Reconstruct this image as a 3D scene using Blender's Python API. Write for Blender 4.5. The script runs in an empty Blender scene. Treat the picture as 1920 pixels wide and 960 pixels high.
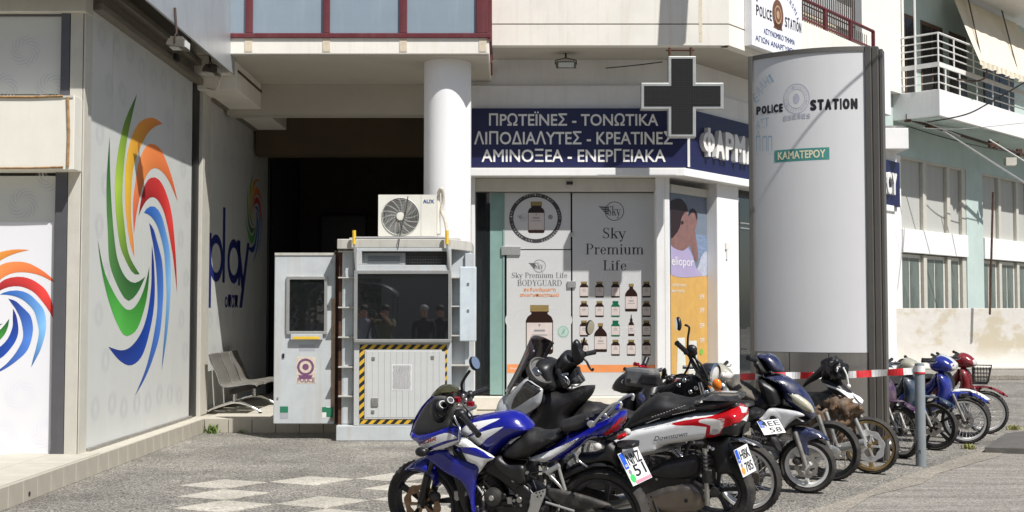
import bpy, bmesh, math, random
from mathutils import Vector, Matrix
from mathutils.geometry import delaunay_2d_cdt
random.seed(7)
R = math.radians
S = bpy.context.scene
COL = S.collection
# ---------------------------------------------------------------- camera, sky, sun, exposure
FPX = 2300.0; HC = 1.55; PITCH = math.atan(108/FPX)
cam_d = bpy.data.cameras.new("camera"); cam = bpy.data.objects.new("camera", cam_d); COL.objects.link(cam)
cam_d.sensor_width = 36; cam_d.lens = 36*FPX/1920; cam_d.clip_end = 2000; cam_d.clip_start = .05
cam.location = (0, 0, HC); cam.rotation_euler = (R(90)+PITCH, 0, 0); S.camera = cam
cam_d.dof.use_dof = True; cam_d.dof.focus_distance = 11.0; cam_d.dof.aperture_fstop = 8.0
W0 = bpy.data.worlds.new("World"); S.world = W0; W0.use_nodes = True
nt = W0.node_tree; sky = nt.nodes.new('ShaderNodeTexSky'); sky.sky_type = 'NISHITA'; sky.sun_disc = False
TO_SUN = Vector((.47, -.55, 1.0)).normalized()
sky.sun_elevation = math.asin(TO_SUN.z); sky.sun_rotation = math.atan2(TO_SUN.x, TO_SUN.y)
sky.air_density = 1.0; sky.dust_density = 1.5
nt.links.new(sky.outputs[0], nt.nodes['Background'].inputs[0]); nt.nodes['Background'].inputs[1].default_value = 0.06
sun_d = bpy.data.lights.new("sun", 'SUN'); sun = bpy.data.objects.new("sun", sun_d); COL.objects.link(sun)
sun_d.energy = 4.8; sun_d.angle = R(.53); sun_d.color = (1, .975, .94)
sun.rotation_euler = (-TO_SUN).to_track_quat('-Z', 'Y').to_euler(); sun.location = (5, -6, 20)
S.view_settings.view_transform = 'Standard'; S.view_settings.look = 'None'; S.view_settings.exposure = 0.34; S.view_settings.gamma = 1
S.render.resolution_x = 1920; S.render.resolution_y = 960
# ---------------------------------------------------------------- helpers
def ray(px, py):
    c, s = math.cos(PITCH), math.sin(PITCH)
    a, b = px-960, 480-py
    return Vector((a, FPX*c - b*s, FPX*s + b*c))
def W(px, py, Y):
    d = ray(px, py); t = Y/d.y
    return Vector((d.x*t, Y, HC+d.z*t))
def G(px, py, z=0):
    d = ray(px, py); t = (z-HC)/d.z
    return Vector((d.x*t, d.y*t, z))
ORG = {}
def thing(name, label, cat, loc=(0, 0, 0), group=None, kind=None, mat=None):
    o = bpy.data.objects.new(name, None); COL.objects.link(o); o.empty_display_size = .2
    if mat is not None: o.matrix_world = mat
    else: o.location = loc
    if label: o['label'] = label
    if cat: o['category'] = cat
    if group: o['group'] = group
    if kind: o['kind'] = kind
    ORG[o.name] = Vector((0, 0, 0)) if mat is not None else Vector(loc)
    return o
def tag(o, label=None, cat=None, group=None, kind=None):
    if label: o['label'] = label
    if cat: o['category'] = cat
    if group: o['group'] = group
    if kind: o['kind'] = kind
    return o
def place(me, name, parent, c):
    o = bpy.data.objects.new(name, me); COL.objects.link(o)
    if parent is not None:
        o.parent = parent; o.location = c - ORG[parent.name]
    else: o.location = c
    ORG[o.name] = Vector(c)
    return o
class MB:
    def __init__(s): s.v = []; s.f = []; s.m = []
    def add(s, vs, fs, mi=0):
        n = len(s.v); s.v += [Vector(v) for v in vs]; s.f += [tuple(i+n for i in f) for f in fs]; s.m += [mi]*len(fs); return s
    def hexa(s, p, mi=0):   # p: 8 corners, bottom 4 then top 4
        return s.add(p, [(0,3,2,1),(4,5,6,7),(0,1,5,4),(1,2,6,5),(2,3,7,6),(3,0,4,7)], mi)
    def box(s, a, b, mi=0):
        x0,y0,z0 = a; x1,y1,z1 = b
        return s.hexa([(x0,y0,z0),(x1,y0,z0),(x1,y1,z0),(x0,y1,z0),(x0,y0,z1),(x1,y0,z1),(x1,y1,z1),(x0,y1,z1)], mi)
    def rings(s, rs, mi=0, cap=True, closed=False):
        n = len(rs[0]); vs = [p for r in rs for p in r]; fs = []
        k = len(rs)
        for i in range(k if closed else k-1):
            j = (i+1) % k
            for a in range(n):
                b = (a+1) % n; fs.append((i*n+a, i*n+b, j*n+b, j*n+a))
        if cap and not closed:
            fs.append(tuple(range(n-1, -1, -1))); fs.append(tuple((k-1)*n+a for a in range(n)))
        return s.add(vs, fs, mi)
    def tube(s, pts, r, seg=8, mi=0, closed=False, cap=True):
        pts = [Vector(p) for p in pts]; rs = []; k = len(pts); up = None
        rr = r if isinstance(r, (list, tuple)) else [r]*k
        for i, p in enumerate(pts):
            if closed: t = (pts[(i+1) % k]-pts[i-1])
            else: t = pts[min(i+1, k-1)]-pts[max(i-1, 0)]
            t.normalize()
            if up is None:
                up = Vector((0,0,1)) if abs(t.z) < .9 else Vector((0,1,0))
            a = t.cross(up)
            if a.length < 1e-4: a = t.cross(Vector((1,0,0)))
            a.normalize(); b = a.cross(t).normalized(); up = b
            rs.append([p + a*math.cos(2*math.pi*q/seg)*rr[i] + b*math.sin(2*math.pi*q/seg)*rr[i] for q in range(seg)])
        return s.rings(rs, mi, cap, closed)
    def cyl(s, p0, p1, r0, r1=None, seg=16, mi=0): return s.tube([p0, p1], [r0, r0 if r1 is None else r1], seg, mi)
    def lathe(s, prof, c, ax, seg=24, mi=0, closed=False):  # prof: (radius, along)
        ax = Vector(ax).normalized(); c = Vector(c)
        a = ax.cross(Vector((0,0,1)) if abs(ax.z) < .9 else Vector((1,0,0))).normalized(); b = ax.cross(a)
        rs = [[c + ax*h + (a*math.cos(2*math.pi*q/seg)+b*math.sin(2*math.pi*q/seg))*max(r, 1e-5) for r, h in prof] for q in range(seg)]
        n = len(prof); vs = [p for r in rs for p in r]; fs = []
        for q in range(seg):
            w = (q+1) % seg
            for i in range(n if closed else n-1):
                j = (i+1) % n; fs.append((q*n+i, q*n+j, w*n+j, w*n+i))
        return s.add(vs, fs, mi)
    def ball(s, c, r, mi=0, seg=14, rot=None):
        c = Vector(c); rx, ry, rz = (r, r, r) if not isinstance(r, (tuple, list)) else r
        rs = []; k = max(seg//2, 4)
        for i in range(k+1):
            t = math.pi*i/k; ring = []
            for q in range(seg):
                p = Vector((rx*math.sin(t)*math.cos(2*math.pi*q/seg), ry*math.sin(t)*math.sin(2*math.pi*q/seg), rz*math.cos(t)))
                if rot: p = rot @ p
                ring.append(c+p)
            rs.append(ring)
        return s.rings(rs[::-1], mi, False)
    def ext(s, poly, to3, a, b, mi=0):   # extrude a 2D polygon between depths a,b: to3(u,v,w)
        n = len(poly); vs = [to3(u, v, a) for u, v in poly]+[to3(u, v, b) for u, v in poly]
        fs = [tuple(range(n)), tuple(range(2*n-1, n-1, -1))]+[(i, i+n, (i+1) % n+n, (i+1) % n) for i in range(n)]
        return s.add(vs, fs, mi)
    def build(s, name, mats, parent=None, smooth=None, bevel=0, label=None, cat=None, group=None, kind=None, sub=0):
        if not s.v: return None
        lo = Vector([min(v[i] for v in s.v) for i in range(3)]); hi = Vector([max(v[i] for v in s.v) for i in range(3)])
        c = (lo+hi)/2; c.z = lo.z
        me = bpy.data.meshes.new(name); me.from_pydata([v-c for v in s.v], [], s.f)
        for m in (mats if isinstance(mats, (list, tuple)) else [mats]): me.materials.append(m)
        me.polygons.foreach_set('material_index', s.m)
        bm = bmesh.new(); bm.from_mesh(me); bmesh.ops.recalc_face_normals(bm, faces=bm.faces); bm.to_mesh(me); bm.free()
        if smooth:
            me.polygons.foreach_set('use_smooth', [True]*len(me.polygons)); me.set_sharp_from_angle(angle=R(smooth))
        me.update()
        o = place(me, name, parent, c)
        if bevel:
            b = o.modifiers.new('bevel', 'BEVEL'); b.width = bevel; b.segments = 2; b.limit_method = 'ANGLE'; b.angle_limit = R(40)
        if sub:
            b = o.modifiers.new('sub', 'SUBSURF'); b.levels = b.render_levels = sub
        return tag(o, label, cat, group, kind)
class Frame:   # a vertical plane: u runs along d, z up, w outwards towards the camera
    def __init__(s, x, y, dx=1, dy=0):
        s.o = Vector((x, y, 0)); s.d = Vector((dx, dy, 0)).normalized(); s.n = Vector((s.d.y, -s.d.x, 0))
    def p(s, u, z, w=0): return s.o + s.d*u + s.n*w + Vector((0, 0, z))
    def px(s, px, py, w=0):
        d = ray(px, py); o = Vector((0, 0, HC)); q = s.o+s.n*w
        t = (q-o).dot(s.n)/d.dot(s.n); h = o+d*t
        return ((h-s.o).dot(s.d), h.z)
    def box(s, mb, u0, u1, z0, z1, w0, w1, mi=0):
        return mb.hexa([s.p(u0,z0,w1), s.p(u1,z0,w1), s.p(u1,z0,w0), s.p(u0,z0,w0), s.p(u0,z1,w1), s.p(u1,z1,w1), s.p(u1,z1,w0), s.p(u0,z1,w0)], mi)
    def pbox(s, mb, x0, y0, x1, y1, w0, w1, mi=0):   # corners seen at the front plane w1
        a = s.px(x0, y0, w1); b = s.px(x1, y1, w1)
        return s.box(mb, min(a[0], b[0]), max(a[0], b[0]), min(a[1], b[1]), max(a[1], b[1]), w0, w1, mi)
    def poly(s, mb, pts, w0, w1, mi=0): return mb.ext(pts, lambda u, v, w: s.p(u, v, w), w1, w0, mi)
    def mat(s, u, z, w): # matrix: local x = d, local z = up, local -y = outwards
        M_ = Matrix.Identity(4)
        for i in range(3): M_[i][0] = s.d[i]; M_[i][1] = -s.n[i]; M_[i][2] = (0,0,1)[i]; M_[i][3] = s.p(u, z, w)[i]
        return M_
def cat(pts, n=8, closed=False):   # catmull-rom
    P = [Vector(p) for p in pts]; out = []; k = len(P)
    for i in range(k if closed else k-1):
        if closed: a, b, c, d = P[i-1], P[i], P[(i+1) % k], P[(i+2) % k]
        else: a, b, c, d = P[max(i-1, 0)], P[i], P[i+1], P[min(i+2, k-1)]
        for j in range(n):
            t = j/n; out.append(.5*((2*b)+(c-a)*t+(2*a-5*b+4*c-d)*t*t+(3*b-a-3*c+d)*t**3))
    if not closed: out.append(P[-1])
    return out
LV = []
LATIN = str.maketrans('ΑΒΕΖΗΙΚΜΝΟΡΤΥΧΪο', 'ABEZHIKMNOPTYXÏo')   # same shapes, cleaner outlines
def fit_text(s, w, h, off=0.0, ex=0.0):
    s = s.translate(LATIN)
    cu = bpy.data.curves.new('lettering', 'FONT'); cu.body = s; cu.size = 1; cu.offset = off; cu.resolution_u = 3; cu.extrude = 0
    o = bpy.data.objects.new('lettering', cu); me = bpy.data.meshes.new_from_object(o)
    bpy.data.objects.remove(o); bpy.data.curves.remove(cu)
    vs = [v.co.copy() for v in me.vertices]; fs = [tuple(p.vertices) for p in me.polygons]; bpy.data.meshes.remove(me)
    x0 = min(v.x for v in vs); x1 = max(v.x for v in vs); y0 = min(v.y for v in vs); y1 = max(v.y for v in vs)
    sx = w/(x1-x0); sy = h/(y1-y0) if h else sx
    vs = [((v.x-x0)*sx, (v.y-y0)*sy) for v in vs]
    par = list(range(len(vs)))
    def fd(a):
        while par[a] != a: par[a] = par[par[a]]; a = par[a]
        return a
    for f in fs:
        for a in f[1:]: par[fd(a)] = fd(f[0])
    ids = {}; LV[:] = [ids.setdefault(fd(i), len(ids)) % 3 * .00005 for i in range(len(vs))]   # overlapping strokes of one letter lie on their own level
    return vs, fs
def text(mb, s, fr, u0, z0, w, h, out, mi=0, off=0.0, ex=0.0, rot=0, bend=None):
    if off > 0:
        d = off*(h or w/max(len(s),1))*.9; sh = [(0,0),(1,0),(-1,0),(0,1),(0,-1),(.7,.7),(-.7,.7),(.7,-.7),(-.7,-.7)]
        for k, (a_, b_) in enumerate(sh): text(mb, s, fr, u0+d+a_*d, z0+d+b_*d, w-2*d, (h-2*d) if h else h, out+k*.00012, mi, 0, ex, rot, bend)
        return
    vs, fs = fit_text(s, w, h, 0 if off >= 0 else off)
    c, sn = math.cos(rot), math.sin(rot)
    if bend: vs = [bend(x, y) for x, y in vs]
    else: vs = [(u0+x*c-y*sn, z0+x*sn+y*c) for x, y in vs]
    if ex <= 0:
        mb.add([fr.p(x, y, out+LV[i]) for i, (x, y) in enumerate(vs)], fs, mi)
    else:
        n = len(vs); ed = {}
        for f in fs:
            for a, b in zip(f, f[1:]+f[:1]): ed[(a, b)] = ed.get((a, b), 0)+1
        V = [fr.p(x, y, out+ex+LV[i]) for i, (x, y) in enumerate(vs)]+[fr.p(x, y, out) for x, y in vs]
        F = list(fs)+[(a, a+n, b+n, b) for (a, b) in ed if (b, a) not in ed]
        mb.add(V, F, mi)
def slots(mb, s, fr, u0, z0, w, h, out, mi=0, off=.03, ex=0.0, gap=.16):   # condensed signage capitals, each in its own slot
    wd = [{'I': .34, 'Ι': .34, 'L': .78, 'E': .80, 'M': 1.2, 'Μ': 1.2, 'Φ': 1.25, 'O': 1.05, 'Ο': 1.05, ' ': .5}.get(c, 1.0) for c in s]; k = w/(sum(wd)-gap); x = u0
    for c, q in zip(s, wd):
        lw = (q-gap)*k
        if c == 'Φ':
            text(mb, 'O', fr, x, z0+h*.14, lw, h*.72, out, mi, off, ex); text(mb, 'I', fr, x+lw*.40, z0, lw*.20, h, out+.0045, mi, 0, ex)
        elif c != ' ': text(mb, c, fr, x, z0, lw, h, out, mi, off if c not in 'IΙ' else 0, ex)
        x += q*k
def ptext(mb, s, fr, x0, y0, x1, y1, out, mi=0, off=0.0, ex=0.0):  # fit to a box given by two picture points (left-top, right-bottom)
    a = fr.px(x0, y0, out); b = fr.px(x1, y1, out)
    text(mb, s, fr, a[0], b[1], b[0]-a[0], a[1]-b[1], out, mi, off, ex)
# ---------------------------------------------------------------- materials
def M(name, col, rough=.5, metal=0.0, var=.10, scale=6.0, bump=0.0, bscale=None, streak=0.0, scol=(.25,.2,.15), coat=0.0, stretch=None, fine=0.0, dust=0.0):
    m = bpy.data.materials.new(name); m.use_nodes = True; n = m.node_tree.nodes; l = m.node_tree.links
    b = n['Principled BSDF']; b.inputs['Roughness'].default_value = rough; b.inputs['Metallic'].default_value = metal
    b.inputs['Coat Weight'].default_value = coat; b.inputs['Coat Roughness'].default_value = .06
    tc = n.new('ShaderNodeTexCoord'); mp = n.new('ShaderNodeMapping'); l.new(tc.outputs['Object'], mp.inputs[0])
    if stretch: mp.inputs['Scale'].default_value = stretch
    nz = n.new('ShaderNodeTexNoise'); nz.inputs['Scale'].default_value = scale; nz.inputs['Detail'].default_value = 6; nz.inputs['Roughness'].default_value = .62
    l.new(mp.outputs[0], nz.inputs['Vector'])
    mx = n.new('ShaderNodeMix'); mx.data_type = 'RGBA'
    A = tuple(max(0, c*(1-var)) for c in col)+(1,); B = tuple(min(1, c*(1+var)) for c in col)+(1,)
    rmp = n.new('ShaderNodeMapRange'); rmp.inputs[1].default_value = .3; rmp.inputs[2].default_value = .7
    l.new(nz.outputs[0], rmp.inputs[0]); l.new(rmp.outputs[0], mx.inputs[0]); mx.inputs[6].default_value = A; mx.inputs[7].default_value = B
    out = mx.outputs[2]
    def over(fac, colr, src):
        x = n.new('ShaderNodeMix'); x.data_type = 'RGBA'; l.new(fac, x.inputs[0]); l.new(src, x.inputs[6]); x.inputs[7].default_value = tuple(colr)+(1,); return x.outputs[2]
    if fine:
        f = n.new('ShaderNodeTexNoise'); f.inputs['Scale'].default_value = 90; f.inputs['Detail'].default_value = 2; l.new(tc.outputs['Object'], f.inputs['Vector'])
        r2 = n.new('ShaderNodeMapRange'); r2.inputs[1].default_value = .45; r2.inputs[2].default_value = .75; r2.inputs[4].default_value = fine; l.new(f.outputs[0], r2.inputs[0])
        out = over(r2.outputs[0], [c*.45 for c in col], out)
    if streak:
        m2 = n.new('ShaderNodeMapping'); m2.inputs['Scale'].default_value = (5, 5, .45); l.new(tc.outputs['Object'], m2.inputs[0])
        f = n.new('ShaderNodeTexNoise'); f.inputs['Scale'].default_value = 1.6; f.inputs['Detail'].default_value = 8; f.inputs['Roughness'].default_value = .7; l.new(m2.outputs[0], f.inputs['Vector'])
        r2 = n.new('ShaderNodeMapRange'); r2.inputs[1].default_value = .5; r2.inputs[2].default_value = .78; r2.inputs[4].default_value = streak; l.new(f.outputs[0], r2.inputs[0])
        out = over(r2.outputs[0], scol, out)
    if dust:
        f = n.new('ShaderNodeTexNoise'); f.inputs['Scale'].default_value = 11; f.inputs['Detail'].default_value = 7; l.new(tc.outputs['Object'], f.inputs['Vector'])
        r2 = n.new('ShaderNodeMapRange'); r2.inputs[1].default_value = .42; r2.inputs[2].default_value = .72; r2.inputs[4].default_value = dust; l.new(f.outputs[0], r2.inputs[0])
        out = over(r2.outputs[0], (.32,.28,.23), out)
        r3 = n.new('ShaderNodeMapRange'); r3.inputs[1].default_value = .4; r3.inputs[2].default_value = .7; r3.inputs[3].default_value = rough; r3.inputs[4].default_value = min(1, rough+dust*1.2)
        l.new(f.outputs[0], r3.inputs[0]); l.new(r3.outputs[0], b.inputs['Roughness'])
    l.new(out, b.inputs['Base Color'])
    if bump:
        bp = n.new('ShaderNodeBump'); bp.inputs['Strength'].default_value = bump; bp.inputs['Distance'].default_value = .01
        f = n.new('ShaderNodeTexNoise'); f.inputs['Scale'].default_value = bscale or scale*4; f.inputs['Detail'].default_value = 5; l.new(mp.outputs[0], f.inputs['Vector'])
        l.new(f.outputs[0], bp.inputs['Height']); l.new(bp.outputs[0], b.inputs['Normal'])
    return m
white_wall = M('white_wall', (.76,.755,.74), .8, var=.05, scale=2, bump=.15, bscale=60, streak=.28, scol=(.5,.45,.38))
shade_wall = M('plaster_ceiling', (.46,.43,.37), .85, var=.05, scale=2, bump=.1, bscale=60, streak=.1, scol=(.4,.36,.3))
cream_wall = M('cream_plaster', (.76,.73,.66), .8, var=.05, scale=2, streak=.3, scol=(.45,.3,.18), bump=.1, bscale=50)
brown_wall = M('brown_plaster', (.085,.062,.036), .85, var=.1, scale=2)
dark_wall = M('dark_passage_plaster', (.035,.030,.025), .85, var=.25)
mint = M('mint_plaster', (.44,.53,.50), .85, var=.07, scale=1.5, streak=.4, scol=(.3,.36,.33), bump=.1, bscale=40)
beige_frame = M('beige_frame_paint', (.51,.49,.43), .6, var=.06, streak=.25, scol=(.3,.24,.16))
shutter_m = M('grey_shutter_slats', (.42,.42,.39), .7, var=.07, stretch=(40,40,.3), scale=1)
metal_fascia = M('brushed_sheet_metal', (.50,.52,.54), .38, .55, var=.07, scale=3, streak=.25, scol=(.25,.25,.26))
panel_vinyl = M('printed_panel_vinyl', (.58,.59,.562), .45, var=.03, scale=1.4, streak=.10, scol=(.45,.44,.40))
panel_sunlit = M('sunlit_panel_vinyl', (.71,.71,.735), .4, var=.02, scale=1.4, streak=.05, scol=(.5,.48,.45))  # lit copy of the printed panel vinyl, sunlight in its colour
water_mark = M('pale_swirl_print', (.50,.505,.52), .45, var=.03)
water_mark2 = M('pale_lilac_swirl_print', (.69,.69,.75), .45, var=.03)
dark_alu = M('dark_grey_aluminium', (.11,.11,.12), .4, .3, var=.08, streak=.15, scol=(.2,.19,.18))
alu = M('satin_aluminium', (.55,.55,.53), .35, .7, var=.08)
chrome = M('polished_chrome', (.75,.75,.75), .12, 1.0, var=.05, dust=.25)
steel = M('dull_steel', (.42,.41,.39), .38, .9, var=.15, dust=.35)
tile_m = M('beige_plinth_tile', (.40,.37,.305), .6, var=.10, scale=3, streak=.2, scol=(.3,.25,.2))
tile_top = M('worn_plinth_top', (.47,.44,.37), .7, var=.10, scale=4, bump=.1)
marble = M('beige_marble', (.62,.58,.50), .5, var=.08, scale=4, streak=.2, scol=(.4,.35,.28))
sign_navy = M('navy_sign_panel', (.011,.013,.062), .4, var=.06, scale=2)
letter_white = M('white_lettering', (.72,.71,.68), .5, var=.03)
letter_black = M('black_lettering', (.012,.012,.014), .45)
cross_black = M('black_led_panel', (.006,.007,.007), .95)
cross_frame = M('grey_cross_frame', (.42,.43,.41), .4, .4, var=.08)
led_dot = M('unlit_led_dots', (.014,.016,.015), .8)
maroon = M('maroon_frame_paint', (.115,.018,.024), .45, var=.15, streak=.2, scol=(.3,.2,.17))
frost = M('frosted_blue_glass', (.25,.31,.36), .28, var=.10, scale=.8, streak=.16, scol=(.45,.5,.52), coat=.5)
kiosk_m = M('pale_blue_grey_enamel', (.47,.50,.51), .45, var=.08, scale=4, streak=.5, scol=(.40,.30,.20))
kiosk_tray = M('weathered_roof_sheet', (.46,.45,.41), .6, var=.10, scale=5, streak=.5, scol=(.22,.17,.12))
rust = M('rusty_steel', (.075,.035,.02), .9, var=.5, scale=9, bump=.3)
yellow = M('yellow_paint', (.72,.47,.03), .5, var=.12)
black_p = M('black_paint', (.015,.015,.015), .5, var=.3)
hatch_m = M('white_hatch_panel', (.52,.53,.52), .5, var=.05, streak=.25, scol=(.4,.36,.3))
ac_m = M('ivory_appliance_plastic', (.68,.665,.60), .5, var=.04, scale=5, streak=.12, scol=(.4,.35,.25))
wire_m = M('pale_grille_wire', (.55,.55,.52), .45, .3)
blue_logo = M('blue_print', (.02,.07,.28), .4)
navy_logo = M('navy_print', (.018,.028,.16), .45)
totem_white = M('white_totem_sheet', (.63,.63,.63), .42, var=.025, scale=1.2, streak=.12, scol=(.45,.44,.43))
totem_metal = M('totem_grey_metal', (.15,.14,.125), .45, .4, var=.10, scale=2, streak=.35, scol=(.12,.11,.10))
totem_steel = M('stainless_base_sheet', (.34,.325,.295), .33, .75, var=.16, scale=1, stretch=(7,7,.3), streak=.3, scol=(.2,.19,.17))
teal = M('teal_street_sign', (.06,.25,.22), .5)
cream_print = M('cream_print', (.72,.68,.48), .5)
graf = M('faded_blue_graffiti', (.28,.44,.54), .5)
emb_grey = M('faded_grey_emblem_print', (.44,.45,.52), .5)
emb_brown = M('brown_emblem_print', (.16,.07,.04), .5, var=.4, scale=40)
emb_purple = M('purple_emblem_print', (.17,.07,.15), .5, var=.5, scale=60)
sticker_m = M('cream_sticker', (.60,.52,.42), .5, var=.3, scale=60)
green_m = M('green_sticker', (.02,.17,.09), .5)
paper = M('printed_paper', (.66,.66,.65), .7)
grey_print = M('grey_print', (.22,.22,.23), .6)
poster_m = M('poster_print_white', (.53,.535,.53), .35, var=.03, scale=1.2, coat=.3)
poster_swirl = M('poster_faint_ornament', (.55,.545,.545), .4)
bottle_brown = M('bottle_brown_print', (.022,.009,.006), .3)
bottle_green = M('bottle_green_print', (.008,.11,.055), .3)
bottle_label = M('bottle_label_print', (.56,.49,.46), .4)
gold_print = M('gold_lid_print', (.24,.17,.06), .4, var=.5, scale=80)
orange_print = M('orange_print', (.70,.26,.09), .4)
ring_print = M('dark_ring_print', (.035,.033,.035), .5)
green_glass = M('green_glass_edge', (.22,.34,.31), .1, var=.08, coat=.8)
skin_print = M('poster_skin_print', (.20,.105,.095), .5, var=.18, scale=9)
hair_print = M('poster_hair_print', (.018,.008,.010), .5)
lilac_print = M('poster_lilac_print', (.36,.31,.48), .5, var=.07, scale=3)
sea_print = M('poster_sea_print', (.17,.23,.34), .5, var=.25, scale=6, stretch=(1,1,7))
sky_print = M('poster_grey_sky_print', (.15,.18,.23), .5, var=.08)
amber_print = M('poster_amber_print', (.56,.33,.09), .5, var=.08, streak=.2)
awning_m = M('cream_awning_canvas', (.62,.56,.44), .9, var=.05, scale=2, stretch=(1,1,1), bump=.1, streak=.15, scol=(.42,.36,.26))
brown_metal = M('dark_brown_metal', (.06,.035,.025), .5, .2, var=.2)
white_rail = M('white_rail_paint', (.74,.73,.70), .45, var=.06, streak=.2, scol=(.35,.2,.1))
wood_brown = M('brown_window_wood', (.10,.055,.03), .6, var=.2)
cable_m = M('black_cable', (.015,.015,.015), .6)
grey_cable = M('grey_cable', (.30,.30,.29), .6)
bollard_m = M('grey_bollard_paint', (.20,.225,.24), .5, var=.10, scale=6, streak=.2, scol=(.12,.1,.09))
tape_white = M('tape_white', (.75,.74,.72), .45); tape_red = M('tape_red', (.58,.02,.025), .45)
seat_metal = M('perforated_seat_metal', (.50,.475,.42), .35, .75, var=.08, scale=10)
leaf_m = M('weed_leaf', (.10,.16,.03), .7, var=.3, scale=20)
grass_dry = M('yellow_green_grass', (.30,.30,.10), .8, var=.3, scale=20)
def glass_m(name, col, rough=.03, alpha=1.0, spec=.5):
    m = bpy.data.materials.new(name); m.use_nodes = True; b = m.node_tree.nodes['Principled BSDF']
    b.inputs['Base Color'].default_value = (*col, 1); b.inputs['Roughness'].default_value = rough; b.inputs['Specular IOR Level'].default_value = spec
    b.inputs['Alpha'].default_value = alpha
    if 'reflecting' in name: b.inputs['IOR'].default_value = 2.1
    return m
dark_glass = glass_m('dark_reflecting_glass', (.012,.013,.014), .02, 1, 1.0)
shop_glass = glass_m('dark_shop_glass', (.02,.024,.025), .03, .55, .5)
window_glass = M('grey_green_window_glass', (.13,.16,.15), .12, var=.55, scale=1.2, stretch=(3,3,.5), coat=.6)
lamp_glass = glass_m('lamp_glass', (.55,.57,.55), .1, 1, .5)
def col_mat():
    m = bpy.data.materials.new('swirl_gradient_print'); m.use_nodes = True; n = m.node_tree.nodes; l = m.node_tree.links
    a = n.new('ShaderNodeVertexColor'); a.layer_name = 'Col'; l.new(a.outputs[0], n['Principled BSDF'].inputs['Base Color'])
    n['Principled BSDF'].inputs['Roughness'].default_value = .42; return m
swirl_m = col_mat()
def ground_mat(name, base, pebble, psc=70, big=.25, grain=False):
    m = bpy.data.materials.new(name); m.use_nodes = True; n = m.node_tree.nodes; l = m.node_tree.links; b = n['Principled BSDF']
    g = n.new('ShaderNodeNewGeometry')
    v = n.new('ShaderNodeTexVoronoi'); v.inputs['Scale'].default_value = psc; l.new(g.outputs['Position'], v.inputs['Vector'])
    hs = n.new('ShaderNodeSeparateColor'); l.new(v.outputs['Color'], hs.inputs[0])
    cr = n.new('ShaderNodeValToRGB'); l.new(hs.outputs[0], cr.inputs[0])
    e = cr.color_ramp.elements; e[0].position = 0; e[0].color = tuple(c*(1-pebble) for c in base)+(1,); e[1].position = 1; e[1].color = tuple(min(1,c*(1+pebble*1.1)) for c in base)+(1,)
    k = e.new(.55); k.color = (*base, 1)
    nz = n.new('ShaderNodeTexNoise'); nz.inputs['Scale'].default_value = .9; nz.inputs['Detail'].default_value = 9; nz.inputs['Roughness'].default_value = .65
    if grain:
        mp = n.new('ShaderNodeMapping'); mp.inputs['Rotation'].default_value = (0, 0, R(-52)); mp.inputs['Scale'].default_value = (.5, 6, 1); l.new(g.outputs['Position'], mp.inputs[0]); l.new(mp.outputs[0], nz.inputs['Vector'])
        nz.inputs['Scale'].default_value = 1.2
    else: l.new(g.outputs['Position'], nz.inputs['Vector'])
    mr = n.new('ShaderNodeMapRange'); mr.inputs[1].default_value = .35; mr.inputs[2].default_value = .68; mr.inputs[3].default_value = 1-big; mr.inputs[4].default_value = 1+big*.35; l.new(nz.outputs[0], mr.inputs[0])
    mu = n.new('ShaderNodeMix'); mu.data_type = 'RGBA'; mu.blend_type = 'MULTIPLY'; mu.inputs[0].default_value = 1
    l.new(cr.outputs[0], mu.inputs[6]); l.new(mr.outputs[0], mu.inputs[7])
    # dark spots and gum
    v2 = n.new('ShaderNodeTexVoronoi'); v2.inputs['Scale'].default_value = 2.3; l.new(g.outputs['Position'], v2.inputs['Vector'])
    m3 = n.new('ShaderNodeMapRange'); m3.inputs[1].default_value = .05; m3.inputs[2].default_value = .09; m3.inputs[3].default_value = .5; m3.inputs[4].default_value = 0; l.new(v2.outputs['Distance'], m3.inputs[0])
    mz = n.new('ShaderNodeMix'); mz.data_type = 'RGBA'; l.new(m3.outputs[0], mz.inputs[0]); l.new(mu.outputs[2], mz.inputs[6]); mz.inputs[7].default_value = tuple(c*.45 for c in base)+(1,)
    l.new(mz.outputs[2], b.inputs['Base Color']); b.inputs['Roughness'].default_value = .85
    bp = n.new('ShaderNodeBump'); bp.inputs['Strength'].default_value = .5; bp.inputs['Distance'].default_value = .006
    l.new(v.outputs['Distance'], bp.inputs['Height']); l.new(bp.outputs[0], b.inputs['Normal'])
    return m
gravel = ground_mat('washed_pebble_concrete', (.225,.21,.182), .80, 85, .42)
road_m = ground_mat('road_concrete', (.265,.245,.215), .40, 80, .34, True)
screed = ground_mat('smooth_screed', (.29,.262,.215), .45, 90, .3)
white_stone = ground_mat('white_pebble_tile', (.46,.43,.365), .3, 70, .3)
stain_wall = M('mottled_peeling_wall', (.66,.63,.58), .9, var=.05, bump=.2)
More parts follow.
